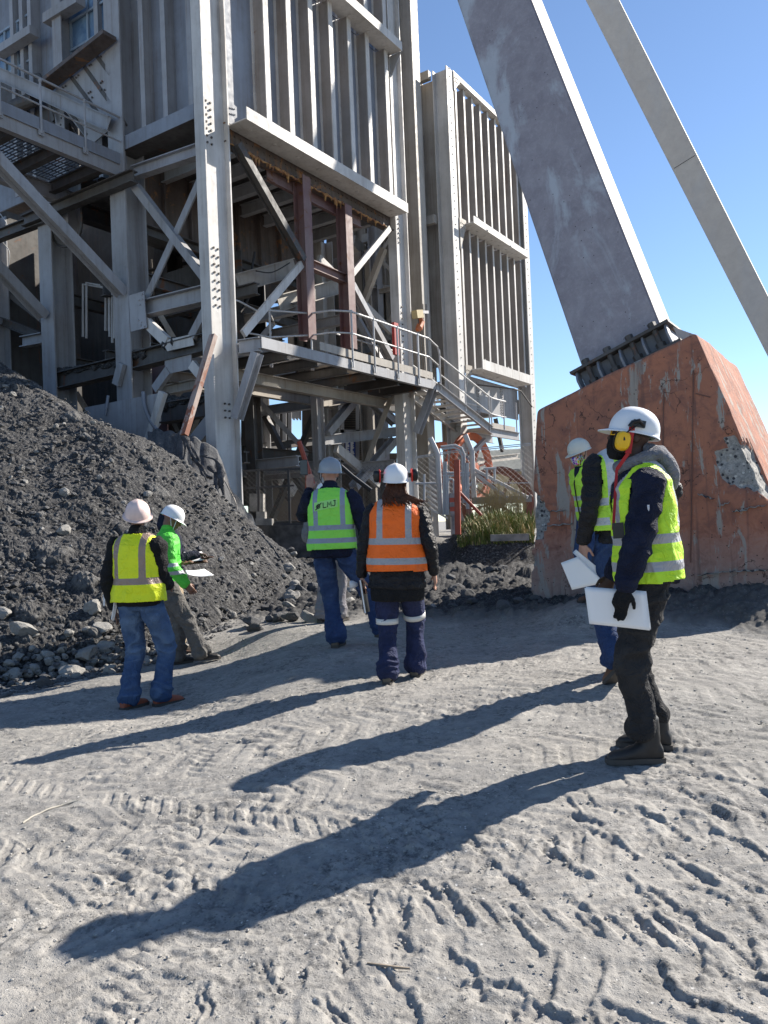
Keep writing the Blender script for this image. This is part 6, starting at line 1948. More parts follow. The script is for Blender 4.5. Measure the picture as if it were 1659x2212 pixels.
# grey hood lying on the shoulders
m = MB()
ring = []
for t in np.linspace(0, 2 * math.pi, 17)[:-1]:
    ring.append(E.W(E.sp(.092 * math.cos(t), -.015 + .105 * math.sin(t), 1.485 + .03 * math.sin(t) * -1 + .02)))
ring.append(ring[0]); m.tube(ring, .036, 10)
limb(m, [E.W(E.sp(0, -.06, 1.55)), E.W(E.sp(0, -.125, 1.50)), E.W(E.sp(0, -.165, 1.42)), E.W(E.sp(0, -.165, 1.36))], [.07, .085, .075, .045], .55, E.sx)
solid(m, .008, 'hood', M['hoodie'], E.root, lambda p: .010 * (ridge(p, (9, 9, 14), 8) - .5), 3, {'worn': lambda p: p[:, 0] * 0}, E.inv)
# id badge and pen
m = MB(); b = E.W(E.sp(-.135, .150, 1.155)); m.box(b - E.sx * .012, .028, .002, .04, (E.sy + E.sx * .3).normalized(), (-E.sx + E.sy * .3).normalized()); m.build('badge', M['black_pl'], E.root)
m = MB(); s0 = E.J['shL'].lerp(E.J['elL'], .42) - E.sx * .072; m.tube([s0, s0 - V((0, 0, .05))], .006, 6); m.build('sleeve_pen', M['white_cloth'], E.root)
# papers in his hand
hp, hd, hn, hs = E.J['handL']
Yp = hp.y - .012
def xy_pts(ps, Y, slope=0): return [at_y(px, py, Y + slope * i) for i, (px, py) in enumerate(ps)]
cE = [(1263, 1270), (1362, 1279), (1401, 1362), (1273, 1349)]
cE = [Y1(288, 1175), Y1(628, 1200), Y1(655, 1415), Y1(315, 1378)]
Yp = hp.y + .02
sheet('paper_stack', xy_pts(cE, Yp), M['paper'], 'thick fold of blank white papers held in the black glove of the nearest man', 'papers', curl=.010, thick=.006)
sheet('paper_sheet', [at_y(p[0] + 3, p[1] - 2, Yp + .012) for p in cE], M['paper'], 'single loose white sheet behind the papers in the black glove', 'papers', curl=.018)

# F: man with the patterned mask, beyond
def fband(p):
    z = p[:, 2]
    return np.where(np.abs(p[:, 0]) < .24, np.maximum(.024 - np.abs(z - 1.13), .024 - np.abs(z - 1.01)), -1)
Fp = build_person('man with patterned mask, cream helmet and zipped yellow jacket before the red pedestal', foot_at(1288, 1299, 8.4), D2(-112), .99, dict(
    seed=5, skin=M['skin_pale'], pelvis=(0, .0, .93), lean=.17, ankL=(-.09, .0, .09), ankR=(.09, -.05, .09), wrL=(-.14, -.16, .97), epL=(-1, -1, 0), wrR=(.10, -.18, .97), epR=(.6, -1, 0), handR=dict(curl=.6),
    hyaw=D2(4), hpitch=D2(-18), trousers=M['denim_dark'], cuff=.07, jacket=M['hv_lime2'], jband=fband, hem=.90, arm=1.0, jbulk=1.02, collar_mat=M['hv_lime2'], boot=M['boot_brown'], eyes=True))
helmet(Fp, M['cream_shell'], strap=True, crest=True)
m = MB(); m.tube([Fp.W(Fp.sp(.01, .150, .90)), Fp.W(Fp.sp(.01, .156, 1.15)), Fp.W(Fp.sp(.008, .150, 1.32)), Fp.W(Fp.sp(0, .085, 1.47))], .007, 6); m.build('zip', M['black_pl'], Fp.root)
m = MB(); loft(m, [(Fp.W(Fp.sp(0, y, z)), Fp.sx, Fp.sy, rx, ry) for z, y, rx, ry in ((1.36, .10, .02, .035), (1.42, .075, .045, .05), (1.49, .04, .06, .055))], 14); m.build('shirt_collar', M['navy'], Fp.root, smooth=True)
# H: man between them, seen from behind, his head hidden by the nearest man
Hm = build_person('tall man in lime vest and black puffer jacket, half hidden behind the nearest man', foot_at(1368, 1480, 5.6), D2(-10), 1.10, dict(
    seed=7, skin=M['skin_pale'], pelvis=(.0, .02, .93), lean=.04, hoff=(.10, .0, -.03), ankL=(-.19, -.16, .17), fpL=.7, ankR=(.10, .24, .09), kpL=(0, 1, .1), footL=-.15,
    wrL=(-.275, .06, .885), epL=(-.35, -1, 0), handL=dict(palm=(.8, .2, 0), dir=(0, .1, -1), curl=.45), wrR=(.24, .24, 1.06), epR=(1, -.35, 0), handR=dict(curl=.6),
    hpitch=D2(-8), trousers=M['denim_dark'], trw=.98, cuff=.072, jacket=M['black_quilt'], puff=1, hem=.87, arm=1.02, vest=M['hv_lime2'], vhem=.955, vbulk=1.0, bands=(1.015, 1.14), bw=.024, strapx=.135, boot=M['boot_brown'], pockets=True))
helmet(Hm, M['white_shell'], strap=False)
def mask(f, mat, name='face_mask'):
    m = MB(); k = f.k
    loft(m, [(f.H(0, .040 + dy, z), f.hx, f.hy, rx * k, ry * k) for z, dy, rx, ry in ((-.125, .01, .03, .036), (-.105, .008, .050, .058), (-.07, .004, .061, .074), (-.035, .004, .068, .078), (-.020, .004, .068, .078), (-.016, 0, .06, .072))], 20)
    o = m.build(name, mat, f.root, smooth=True)
    for s in (-1, 1):
        m = MB(); m.tube([f.H(s * .058, .04, -.09), f.H(s * .079, -.005, -.03), f.H(s * .079, .0, .010), f.H(s * .064, .05, -.035)], .0022, 4)
        m.build('mask_loop', M['black_pl'] if mat is not M['white_cloth'] else mat, o)
    return o
def pattern_mat():
    t = NT('patterned_cloth'); co = t.geo()
    w = t.node('ShaderNodeTexVoronoi'); w.inputs['Scale'].default_value = 46; t.l.new(co, w.inputs['Vector'])
    mp = t.node('ShaderNodeHueSaturation'); mp.inputs['Saturation'].default_value = 1.6; mp.inputs['Value'].default_value = .5; t.l.new(w.outputs['Color'], mp.inputs['Color'])
    t.color(t.mix(t.ramp(t.vor(co, 46, 'DISTANCE_TO_EDGE'), .04, .08, 1, 0), mp.outputs[0], (.7, .7, .7))); t.rough(.8)
    return t.mat
mask(Fp, pattern_mat())
m = MB(); m.tube([Fp.H(-.02, .128, .016), Fp.H(.02, .128, .016)], .004, 6); m.build('helmet_mark', M['yellow_pl'], Fp.root)
hp, hd, hn, hs = Hm.J['handL']
Yf = hp.y - .09
c1 = [Y1(155, 1035), Y1(250, 1000), Y1(400, 1148), Y1(218, 1187)]
sheet('paper_sheet', [at_y(*c1[0], Yf - .05), at_y(*c1[1], Yf), at_y(*c1[2], Yf + .03), at_y(*c1[3], Yf - .05)], M['paper'], 'white sheet hanging flat from the bare hand in front of the red pedestal', 'papers', curl=.012)
c2 = [Y1(222, 978), Y1(240, 960), Y1(352, 1052), Y1(402, 1148)]
sheet('paper_sheet', [at_y(*c2[0], Yf + .02), at_y(*c2[1], Yf + .05), at_y(*c2[2], Yf + .06), at_y(*c2[3], Yf + .03)], M['paper'], 'folded upper page lit by the sun above the sheet before the red pedestal', 'papers', curl=.02)
m = MB(); m.tube([at_y(*Y1(420, 1140), Yf), at_y(*Y1(412, 1112), Yf)], .006, 6); tag(m.build('pen', M['galv']), 'small metal pen sticking up between the two men at the pedestal', 'pen')

# W: woman in orange vest
Wm = build_person('woman in orange vest, white helmet with black ear muffs, seen from behind with notebook', foot_at(872, 1462, 6.15), D2(8), .955, dict(
    seed=9, skin=M['skin_pale'], pelvis=(-.02, .02, .93), ankL=(-.115, -.10, .09), ankR=(.085, .16, .09), footL=.05, footR=.15, side=.02,
    wrL=(-.325, .06, .865), epL=(-.5, -1, 0), wrR=(.28, .04, .87), handL=dict(palm=(.8, .2, 0), dir=(.1, .1, -1), curl=.5), handR=dict(palm=(-.9, 0, 0), curl=.5), hyaw=D2(-14), hpitch=D2(10),
    trousers=M['navy_work'], trw=1.1, cuff=.078, knee_band=True, jacket=M['black_quilt'], puff=1, hem=.76, flare=.10, jbulk=1.06, arm=1.08, sh=.185, collar=True, vest=M['hv_orange'], vhem=.90, vbulk=1.08, vflare=.12, bands=(.985, 1.145), bw=.026, strapx=.115,
    boot=M['boot_tan']))
helmet(Wm, M['white_shell'], band=M['orange_pl'], strap=True)
earmuff(Wm, -1, M['black_pl'], M['red_pl'], pos=(-.150, -.01, .055), size=1.1); earmuff(Wm, 1, M['black_pl'], M['red_pl'], pos=(.150, -.01, .055), size=1.1)
m = MB(); loft(m, [(Wm.H(0, .075, -.13), Wm.hx, Wm.hy, .055, .05), (Wm.H(0, .07, -.08), Wm.hx, Wm.hy, .078, .07), (Wm.H(0, .055, -.03), Wm.hx, Wm.hy, .082, .075), (Wm.H(0, .05, -.01), Wm.hx, Wm.hy, .078, .07)], 16); m.build('face_mask', M['white_cloth'], Wm.root, smooth=True)
# hair: strands falling on the vest
m = MB(); rnd = random.Random(8)
for i in range(110):
    u = rnd.uniform(-1, 1)
    p0 = Wm.H(.070 * u, -.088 + .03 * abs(u), .0 - .02 * rnd.random())
    p1 = Wm.W(Wm.sp(.01 + .095 * u, -.105 - .02 * rnd.random(), 1.53))
    p2 = Wm.W(Wm.sp(.045 + .135 * u + rnd.uniform(-.02, .02), -.145 - .015 * rnd.random(), 1.485))
    p3 = Wm.W(Wm.sp(.085 + .17 * u + rnd.uniform(-.03, .04), -.165 - .012 * rnd.random(), 1.462 - .04 * rnd.random()))
    m.tube(cr([p0, p1, p2, p3], 4), [.009 - .0065 * (j / 12) for j in range(13)], 5)
m.build('hair', M['hair'], Wm.root, smooth=True)
m = MB(); loft(m, [(Wm.W(Wm.sp(0, 0, z)), Wm.sx, Wm.sy, rx, ry, 2.3) for z, rx, ry in ((.66, .205, .16), (.72, .212, .165), (.80, .21, .16), (.86, .19, .14))], 24)
solid(m, .009, 'skirt_hem', M['black_cloth'], Wm.root, lambda p: .006 * (ridge(p, (22, 22, 3), 4) - .5), 2, {'worn': lambda p: p[:, 0] * 0}, Wm.inv)
hp, hd, hn, hs = Wm.J['handL']
nb = empty('notebook', hp, 'thin notebook with brown cover and white pages held upright at the woman\'s side', 'notebook')
n0 = at_y(*Y2(672, 1200), hp.y - .01); n1 = at_y(*Y2(715, 1470), hp.y - .02)
m = MB(); m.bar(n0, n1, .15, .004, Wm.D(1, .2, 0)); 
ddn = (n1 - n0).normalized(); sdv = Wm.D(.05, 1, 0); sdv = (sdv - ddn * sdv.dot(ddn)).normalized(); nn_ = ddn.cross(sdv)
def slab(name, mat, off_, th, w, parent):
    m = MB(); c = [n0 + nn_ * off_ - sdv * w / 2, n0 + nn_ * off_ + sdv * w / 2, n1 + nn_ * off_ + sdv * w / 2, n1 + nn_ * off_ - sdv * w / 2]; m.plate(c, nn_, th); return m.build(name, mat, parent)
slab('cover', simple('brown_card', (.12, .09, .06), .6), -.010, .003, .13, nb); slab('pages', M['paper'], .0, .012, .12, nb); slab('cover', M['black_pl'], .0095, .003, .13, nb)
m = MB(); loft(m, [(at_y(*Y2(x, 1240), hp.y - .03), V((0, 0, 1)), V((0, 1, 0)), r, r * .7) for x, r in ((572, .025), (585, .034), (605, .03), (640, .012))], 12); tag(m.build('dust_mask', simple('clear_plastic', (.55, .57, .60), .2), None, smooth=True), 'small clear plastic cup pinched in the woman\'s left hand', 'cup')

# D: man in green vest taking a photo
Dm = build_person('man in green lettered vest and silver helmet raising a phone, seen from behind', foot_at(735, 1404, 7.6), D2(4), 1.03, dict(
    seed=12, skin=M['skin_pale'], pelvis=(-.04, .03, .93), side=.0, ankL=(-.03, -.02, .09), ankR=(.40, .10, .14), fpR=.25, footL=.15, footR=.55, kpR=(.6, 1, 0),
    wrL=(-.27, .26, 1.49), epL=(-.35, .1, -1), handL=dict(dir=(.0, .1, 1), palm=(.1, 1, 0), curl=.35, thumb=.5, flip=-1), wrR=(.31, .08, .88), epR=(.6, -1, 0), handR=dict(curl=.5), hyaw=D2(-28), hpitch=D2(8),
    pockets=True, trousers=M['denim_dark'], trw=1.04, cuff=.085, jacket=M['navy'], hem=.84, jbulk=1.06, arm=1.2, sh=.195, vest=M['hv_green'], vhem=.905, vbulk=1.02, bands=(.995, 1.115), bw=.023, strapx=.125, boot=M['boot_tan'], collar=True))
helmet(Dm, M['silver_shell'], strap=True)
mask(Dm, M['white_cloth'])
# wording panel on his back
def back_panel(f):
    pts = []; nu, nv = 12, 5
    def on_vest(x, z):
        return f.W(f.sp(x, -.17, z))
    c = [(-.135, 1.350), (.085, 1.382), (.085, 1.305), (-.135, 1.270)]
    vs = []; dep = bpy.context.evaluated_depsgraph_get(); dep.update()
    off = f.root.location
    def proj(x, z):
        o_ = f.W(f.sp(x, -.6, z)) - off; d_ = f.sy
        hit, loc_, nrm, idx = f.vest.ray_cast(o_, d_, distance=1.0)
        return (loc_ + off - d_ * .004) if hit else on_vest(x, z)
    for i in range(nu + 1):
        for j in range(nv + 1):
            u, w = i / nu, j / nv
            x = c[0][0] + (c[1][0] - c[0][0]) * u; zt = c[0][1] + (c[1][1] - c[0][1]) * u; zb = c[3][1] + (c[2][1] - c[3][1]) * u
            vs.append(proj(x, zt + (zb - zt) * w))
    fs = [(i * (nv + 1) + j, (i + 1) * (nv + 1) + j, (i + 1) * (nv + 1) + j + 1, i * (nv + 1) + j + 1) for i in range(nu) for j in range(nv)]
    m = MB(); m.quadmesh(vs, fs); p_ = m.build('name_panel', simple('pale_green_print', (.36, .78, .22), .6, var=.05), f.vest, smooth=True); p_.location = f.root.location * 0
    # letters
    m = MB()
    def T_(u, v):
        i = u * (1) ; x = c[0][0] + (c[1][0] - c[0][0]) * u; zt = c[0][1] + (c[1][1] - c[0][1]) * u; zb = c[3][1] + (c[2][1] - c[3][1]) * u
        return proj(x, zt + (zb - zt) * v) - f.sy * .003
    strokes = [[(.40, .2), (.40, .80), (.53, .80)], [(.58, .82), (.59, .2), (.66, .60), (.73, .2), (.74, .82)], [(.83, .2), (.93, .2)], [(.90, .2), (.90, .66), (.87, .82), (.81, .80), (.80, .68)]]
    strokes += [[(.20 + .055 * math.cos(t), .52 + .24 * math.sin(t)) for t in np.linspace(0, 6.3, 14)], [(.05, .86), (.12, .80), (.19, .60), (.26, .34), (.33, .18)], [(.09, .60), (.12, .38), (.17, .34), (.20, .50), (.16, .70), (.10, .66)]]
    for s in strokes: m.tube([T_(*q) for q in s], .0042, 5)
    m.build('lettering', M['black_pl'], f.vest)
back_panel(Dm)
hp, hd, hn, hs = Dm.J['handL']
ph = empty('phone', hp, 'dark mobile phone held up in the raised hand of the green vest man', 'phone')
pc = at_y(*Y2(192, 268), hp.y + .03)
m = MB(); m.box(pc, .038, .005, .078, V((1, .1, 0)).normalized(), V((-.1, 1, 0)).normalized()); m.build('case', M['black_pl'], ph)
m = MB(); m.box(pc + V((0, -.0065, 0)), .034, .001, .070, V((1, .1, 0)).normalized(), V((-.1, 1, 0)).normalized()); m.build('screen', simple('dim_phone_screen', (.05, .055, .06), .15), ph)

# A: man in yellow vest, left
Am = build_person('man in yellow vest, pinkish dirty helmet and faded jeans, seen from behind at left', foot_at(312, 1522, 6.45), D2(14), .955, dict(
    seed=15, skin=M['skin_mid'], pelvis=(-.01, .0, .93), ankL=(-.10, -.08, .09), ankR=(.13, .07, .09), footL=.30, footR=.55, kpR=(.4, 1, 0),
    wrL=(-.265, .01, .86), epL=(-.4, -1, 0), handL=dict(palm=(.7, 0.3, 0), dir=(.08, .05, -1), curl=.45), wrR=(.12, .28, 1.02), epR=(.25, -1, -.2), hyaw=D2(-34), hpitch=D2(24),
    pockets=True, trousers=M['denim'], trw=1.0, cuff=.075, jacket=M['black_cloth'], hem=.88, jbulk=1.0, arm=1.14, sh=.19, vest=M['hv_yellow'], vhem=.905, vbulk=1.0, bands=(None, 1.085), bw=.028, strapx=.12, boot=M['boot_orange'], fold=1.3))
helmet(Am, M['pink_shell'], strap=False, brim=.022, visor=.045)
hp, hd, hn, hs = Am.J['handL']
cA = [Y3(268, 1030), Y3(312, 1015), Y3(262, 1255), Y3(238, 1248)]
sheet('paper_stack', [at_y(*cA[0], hp.y - .14), at_y(*cA[1], hp.y - .10), at_y(*cA[2], hp.y - .08), at_y(*cA[3], hp.y - .12)], M['paper'], 'rolled white papers hanging from the left hand of the yellow vest man', 'papers', curl=.02, thick=.008)
sheet('paper_sheet', [at_y(*Y3(162, 1030), hp.y + .06), at_y(*Y3(185, 1020), hp.y + .06), at_y(*Y3(180, 1130), hp.y + .06), at_y(*Y3(165, 1130), hp.y + .06)], M['paper'], 'white paper edge showing left of the yellow vest man\'s black sleeve', 'papers', curl=.003)

# B: man in green jacket reading
def jb(p):
    x = p[:, 0]; z = p[:, 2]
    arm = (np.abs(x) > .17)
    return np.where(arm, np.maximum(.020 - np.abs(z - 1.12), .020 - np.abs(z - 1.035)), -1)
Bm = build_person('man in bright green jacket and grey cargo trousers, white helmet bowed over a sheet', foot_at(398, 1436, 8.25), D2(68), .945, dict(
    seed=18, skin=M['skin_mid'], pelvis=(0, -.18, .93), lean=.10, ankL=(-.10, -.06, .09), ankR=(.10, .20, .09), footR=.1, footL=-.1, ankL_=0,
    wrR=(.26, .02, .90), epR=(.3, -1, 0), handR=dict(palm=(-1, 0, 0), curl=1.0, thumb=.7), wrL=(-.10, .0, 1.12), epL=(-.3, -1, -.5), handL=dict(palm=(.2, 0, 1), dir=(.3, 1, 0), curl=.4),
    hyaw=D2(4), hpitch=D2(-28), hoff=(0, .02, -.01), trousers=M['grey_cargo'], trw=1.06, cuff=.082, jacket=M['hv_greenjacket'], jband=jb, hem=.90, jbulk=1.04, arm=1.22, boot=M['boot_black'], fold=1.3))
helmet(Bm, M['white_shell'], band=M['orange_pl'], strap='white')
m = MB()
cB = [Y3(885, 815), Y3(1050, 803), Y3(1135, 858), Y3(900, 850)]
hb = Bm.J['handR'][0]
sheet('paper_sheet', [at_y(*cB[0], hb.y - .06), at_y(*cB[1], hb.y + .12), at_y(*cB[2], hb.y + .02), at_y(*cB[3], hb.y - .14)], M['paper'], 'bluish white sheet held low in front of the green jacket man', 'papers', curl=.02)

# C: man behind B with clipboard
Cm = build_person('man in dark hood and beige trousers mostly hidden behind the green jacket man', foot_at(368, 1418, 8.75), D2(85), .95, dict(
    seed=21, skin=M['skin_dark'], pelvis=(0, 0, .93), lean=.10, ankL=(-.09, .02, .09), ankR=(.09, .10, .09), wrR=(.12, .38, 1.18), epR=(.7, -1, -.5), wrL=(-.10, .38, 1.12), epL=(-.7, -1, -.5),
    handR=dict(palm=(0, 0, -1), dir=(-.2, 1, -.2), curl=.7), handL=dict(palm=(0, 0, 1), dir=(.2, 1, 0), curl=.4), hpitch=D2(-25), trousers=M['beige'], cuff=.07, jacket=M['navy'], hem=.86, boot=M['boot_brown'], hoff=(0, -.02, -.03)))
m = MB(); limb(m, [Cm.H(0, -.03, -.12), Cm.H(0, -.035, -.03), Cm.H(0, -.03, .06), Cm.H(0, -.01, .12)], [.085, .095, .098, .05], 1.1, Cm.hx); solid(m, .009, 'hood', M['navy'], Cm.root, None, 2, {'worn': lambda p: p[:, 0] * 0}, Cm.inv)
hc_ = Cm.J['handL'][0]
cb = empty('clipboard', hc_, 'brown clipboard with a blue-white sheet held over the lower one beside the green jacket man', 'clipboard')
cC = [Y3(868, 662), Y3(1028, 658), Y3(1065, 728), Y3(875, 750)]
Yc = [hc_.y + .05, hc_.y + .12, hc_.y + .02, hc_.y - .10]
sheet('sheet', [at_y(c[0], c[1] - 1.5, y - .04) for c, y in zip(cC, Yc)], M['paper'], parent=cb, curl=.004)
sheet('board', [at_y(c[0] + dx, c[1] + 5, y + .0) for (c, y, dx) in zip(cC, Yc, (0, 4, 5, 0))], simple('brown_board', (.13, .075, .05), .6), parent=cb, curl=.0, thick=.006)

# G: light grey trousers behind D
Gm = build_person('person in light grey trousers almost hidden behind the green vest man', foot_at(712, 1348, 9.3), D2(20), .93, dict(
    seed=25, skin=M['skin_mid'], ankL=(-.10, -.03, .09), ankR=(.10, .1, .09), trousers=M['light_grey'], cuff=.075, jacket=M['light_grey'], hem=.86, arm=.95, wrL=(-.22, .15, .95), wrR=(.2, .2, 1.0), boot=M['boot_black']))
helmet(Gm, M['white_shell'], strap=False)
# ------------------------------------------------------------------ behind and around the towers
def W8(x, y, Y): return at_y(*Z8(x, y), Y)
def W7(x, y, Y): return at_y(*Z7(x, y), Y)
def quad_px(m, pts, Y, th=.04, ydir=V((0, 1, 0))):
    m.plate([at_y(px, py, Y) for px, py in pts], ydir, th)
# slurry bank at the foot of the corner column
def bank():
    PX = [325, 345, 385, 400, 440, 475, 485, 500, 545, 560, 590]; RW = [935, 928, 936, 930, 950, 972, 1000, 1055, 1118, 1160, 1215]
    px = np.linspace(325, 590, 260); ys = np.linspace(12.0, 17.0, 220)
    P, Yv = np.meshgrid(px, ys); U = (P - 829.5) / FPX; X = U * Yv
    row = np.interp(P, PX, RW)
    yc = 14.9
    zr = CAM.z + (1130 - .04 * (P - 829.5) - row) / FPX * yc
    Z = np.where(Yv < yc, zr - 1.5 * (yc - Yv), zr - .5 * (Yv - yc))
    Z += .05 * (fbm(X * 5, Yv * 2 + Z * .5, 3, 80) - .5) + .12 * (fbm(X * 2.2, Yv * 2, 3, 81) - .5)
    Z += .05 * np.abs(np.sin(P * .11 + 3 * fbm(X * 2, Yv * 2, 2, 82))) 
    Z = np.maximum(Z, -.4)
    t = NT('dried_slurry'); co = t.geo(); st = t.node('ShaderNodeMapping'); st.inputs['Scale'].default_value = (4, 4, .8); t.l.new(co, st.inputs[0])
    n = t.noise(st.outputs[0], 2, 6, .7, .4); n2 = t.noise(co, 20, 5, .7); sx = t.node('ShaderNodeSeparateXYZ'); t.l.new(co, sx.inputs[0])
    c = t.mix(t.ramp(n, .4, .6), (.045, .047, .052), (.11, .11, .112))
    low = t.math('ADD', sx.outputs[0], t.math('MULTIPLY', n, 1.2))
    c = t.mix(t.ramp(low, -2.1, -1.75), c, (.30, .27, .23))
    t.color(c); t.rough(.85); t.bump(n2, .7, .03)
    o = make_grid('slurry_bank', X, Yv, Z, t.mat)
    tag(o, kind='structure')
bank()
def torn_cloth():
    S_ = lambda x, y, Y: at_y(*Z6(x, y), Y)
    r = empty('torn_cloth', S_(1250, 1000, 13.6), 'shredded grey sheeting hanging down the slurry bank beside the corner column', 'cloth')
    rnd = random.Random(2)
    curves = [[(1190, 830), (1215, 900), (1208, 1000), (1225, 1070)], [(1210, 830), (1255, 950), (1320, 1060), (1350, 1180), (1355, 1300)], [(1240, 900), (1262, 1060), (1285, 1210)], [(1330, 960), (1420, 1000), (1450, 1080), (1445, 1180)],
              [(1450, 1080), (1500, 1180), (1550, 1280), (1560, 1400)], [(1380, 1190), (1440, 1240), (1480, 1330), (1530, 1380)], [(1225, 860), (1290, 960), (1310, 1020)], [(1400, 1150), (1395, 1230), (1385, 1290)], [(1270, 980), (1300, 1010), (1350, 1080), (1390, 1120)], [(1370, 1030), (1440, 1120), (1470, 1230), (1475, 1290)]]
    wid = [.06, .10, .03, .16, .022, .03, .10, .04, .12, .10]
    for c, w in zip(curves, wid):
        P = cr([S_(x, y, 13.9 - .25 * (y - 830) / 500 - .15) for x, y in c], 5)
        m = MB(); vs = []; 
        for i, p in enumerate(P):
            k = i / (len(P) - 1); ww = w * (.5 + .9 * abs(noise.noise(V((i * .35, w * 50, 0))) * 2)) * (1 - .5 * k)
            d = V((1, .25 * math.sin(i * 1.3), .2 * math.sin(i)))
            vs += [p - d * ww * .5, p + d * ww * .5 + V((0, .03 * math.sin(i * .9), 0))]
        m.quadmesh(vs, [(2 * i, 2 * i + 1, 2 * i + 3, 2 * i + 2) for i in range(len(P) - 1)])
        o = m.build('strip', M['cloth_grey'] if w > .05 else M['cloth_pale'], r, smooth=True); s = o.modifiers.new('t', 'SOLIDIFY'); s.thickness = .012
M['cloth_grey'] = fabric('dirty_grey_sheeting', (.10, .10, .105), (.05, .05, .055), 40); M['cloth_pale'] = fabric('pale_frayed_strap', (.34, .31, .28), (.20, .18, .16), 40)
torn_cloth()
# concrete plinth and steps
M['concrete'] = chip_mat() if False else simple('old_concrete', (.30, .285, .26), .9, bump=.4, bs=30, var=.25); M['concrete_dark'] = simple('damp_concrete', (.12, .115, .11), .9, bump=.4, bs=30, var=.3)
pw = empty('concrete_wall', at_y(620, 1200, 17.2), 'low dark concrete plinth wall behind the green vest man at the tower foot', 'wall')
m = MB(); a, b = at_y(548, 1131, 17.0), at_y(830, 1133, 17.6)
m.box((a + b) / 2 + V((0, .2, -.5)), (b - a).length / 2, .2, .5, (b - a).normalized(), V((0, 0, 1)).cross((b - a).normalized())); m.build('wall', M['concrete_dark'], pw)
sp_ = empty('concrete_steps', at_y(575, 1140, 16.8), 'pale stepped concrete blocks beside the corner column under the dark plinth', 'steps')
for (x0, y0, x1, y1, Y, d) in ((450, 1292, 512, 1345, 16.7, .3), (445, 1342, 562, 1392, 16.5, .35), (400, 1160, 500, 1290, 17.3, .3)):
    m = MB(); quad_px(m, [Z7(x0, y0), Z7(x1, y0), Z7(x1, y1), Z7(x0, y1)], Y, d); m.build('block', M['concrete'], sp_)
# machinery enclosure seen through the tower legs
enc = empty('machine_enclosure', at_y(700, 1100, 27), 'brown louvred machine enclosure with pale frames seen through the legs of the big tower', 'building')
M['louvre'] = steel_mat('brown_louvre', (.20, .165, .13), (.15, .12, .095), rust_amt=.3); M['panel_dark'] = steel_mat('dark_panel', (.085, .075, .065), (.05, .045, .04), rust_amt=.3)
for (x0, y0, x1, y1, Y, mt) in ((1000, 470, 1075, 920, 26.5, 'louvre'), (1082, 475, 1180, 915, 26.3, 'louvre'), (1198, 500, 1268, 930, 26.3, 'louvre'), (1040, 925, 1280, 1300, 27, 'panel_dark'), (480, 545, 690, 1300, 28, 'panel_dark'), (690, 1040, 880, 1420, 27, 'louvre'), (780, 500, 880, 1050, 28.5, 'panel_dark'), (330, 520, 400, 1250, 25.5, 'panel_dark'), (1290, 860, 1480, 940, 29, 'panel_dark'), (500, 1050, 830, 1400, 26, 'louvre')):
    m = MB(); quad_px(m, [Z7(x0, y0), Z7(x1, y0), Z7(x1, y1), Z7(x0, y1)], Y, .06); o = m.build('panel', M[mt], enc)
    if mt == 'louvre' and Y == 26.3:
        m = MB()
        for i in range(26):
            y = y0 + (y1 - y0) * (i + .5) / 26
            m.bar(W7(x0 + 4, y, Y - .05), W7(x1 - 4, y, Y - .05), .02, .03)
        m.build('louvre', M['panel_dark'], o)
for x0, y0, x1, y1 in ((1048, 480, 1048, 930), (1078, 475, 1078, 930), (1190, 480, 1190, 930), (1030, 700, 1285, 700), (1030, 925, 1290, 925), (1278, 490, 1278, 1300), (690, 500, 690, 1050), (600, 540, 600, 1050), (650, 540, 650, 1050)):
    one('frame', M['galv'], enc, 'bar', W7(x0, y0, 26.1), W7(x1, y1, 26.1), .12, .06, V((0, 1, 0)))
for i in range(9): one('pipe', M['galv'], enc, 'tube', [W7(705 + i * 8, 540, 27), W7(705 + i * 8, 600 + 8 * (i % 3), 27)], .03, 6)
nbd = empty('notice_board', W7(1135, 900, 26), 'tall blue notice board covered in small white lines on the louvred enclosure', 'sign')
m = MB(); quad_px(m, [Z7(1096, 720), Z7(1174, 722), Z7(1174, 892), Z7(1096, 890)], 26.0, .04); m.build('board', simple('blue_board', (.05, .09, .36), .5), nbd)
m = MB(); rnd = random.Random(6)
for i in range(22):
    for c in range(2):
        y = 735 + i * 7; x0 = 1102 + c * 36; m.bar(W7(x0, y, 25.975), W7(x0 + rnd.uniform(12, 30), y + .4, 25.975), .006, .03, V((0, 0, 1)))
m.build('text_lines', M['paper'], nbd)
# closing walls inside the plant on the left
pl = empty('plant_cladding', F(2, B4 + 2, 0), 'cladding coloured as deep shade closing the back of the plant behind the left columns', 'wall')
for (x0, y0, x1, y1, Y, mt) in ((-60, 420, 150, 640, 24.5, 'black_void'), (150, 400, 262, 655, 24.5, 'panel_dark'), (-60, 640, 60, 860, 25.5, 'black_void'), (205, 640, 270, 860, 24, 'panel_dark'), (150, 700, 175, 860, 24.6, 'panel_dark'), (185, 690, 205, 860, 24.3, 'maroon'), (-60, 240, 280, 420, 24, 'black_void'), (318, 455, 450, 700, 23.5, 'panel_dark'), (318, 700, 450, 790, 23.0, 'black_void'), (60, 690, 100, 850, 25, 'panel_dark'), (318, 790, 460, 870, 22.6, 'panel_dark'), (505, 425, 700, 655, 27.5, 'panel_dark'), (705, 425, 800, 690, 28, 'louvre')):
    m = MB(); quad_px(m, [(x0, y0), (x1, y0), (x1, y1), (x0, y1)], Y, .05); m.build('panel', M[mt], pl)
rnd = random.Random(9)
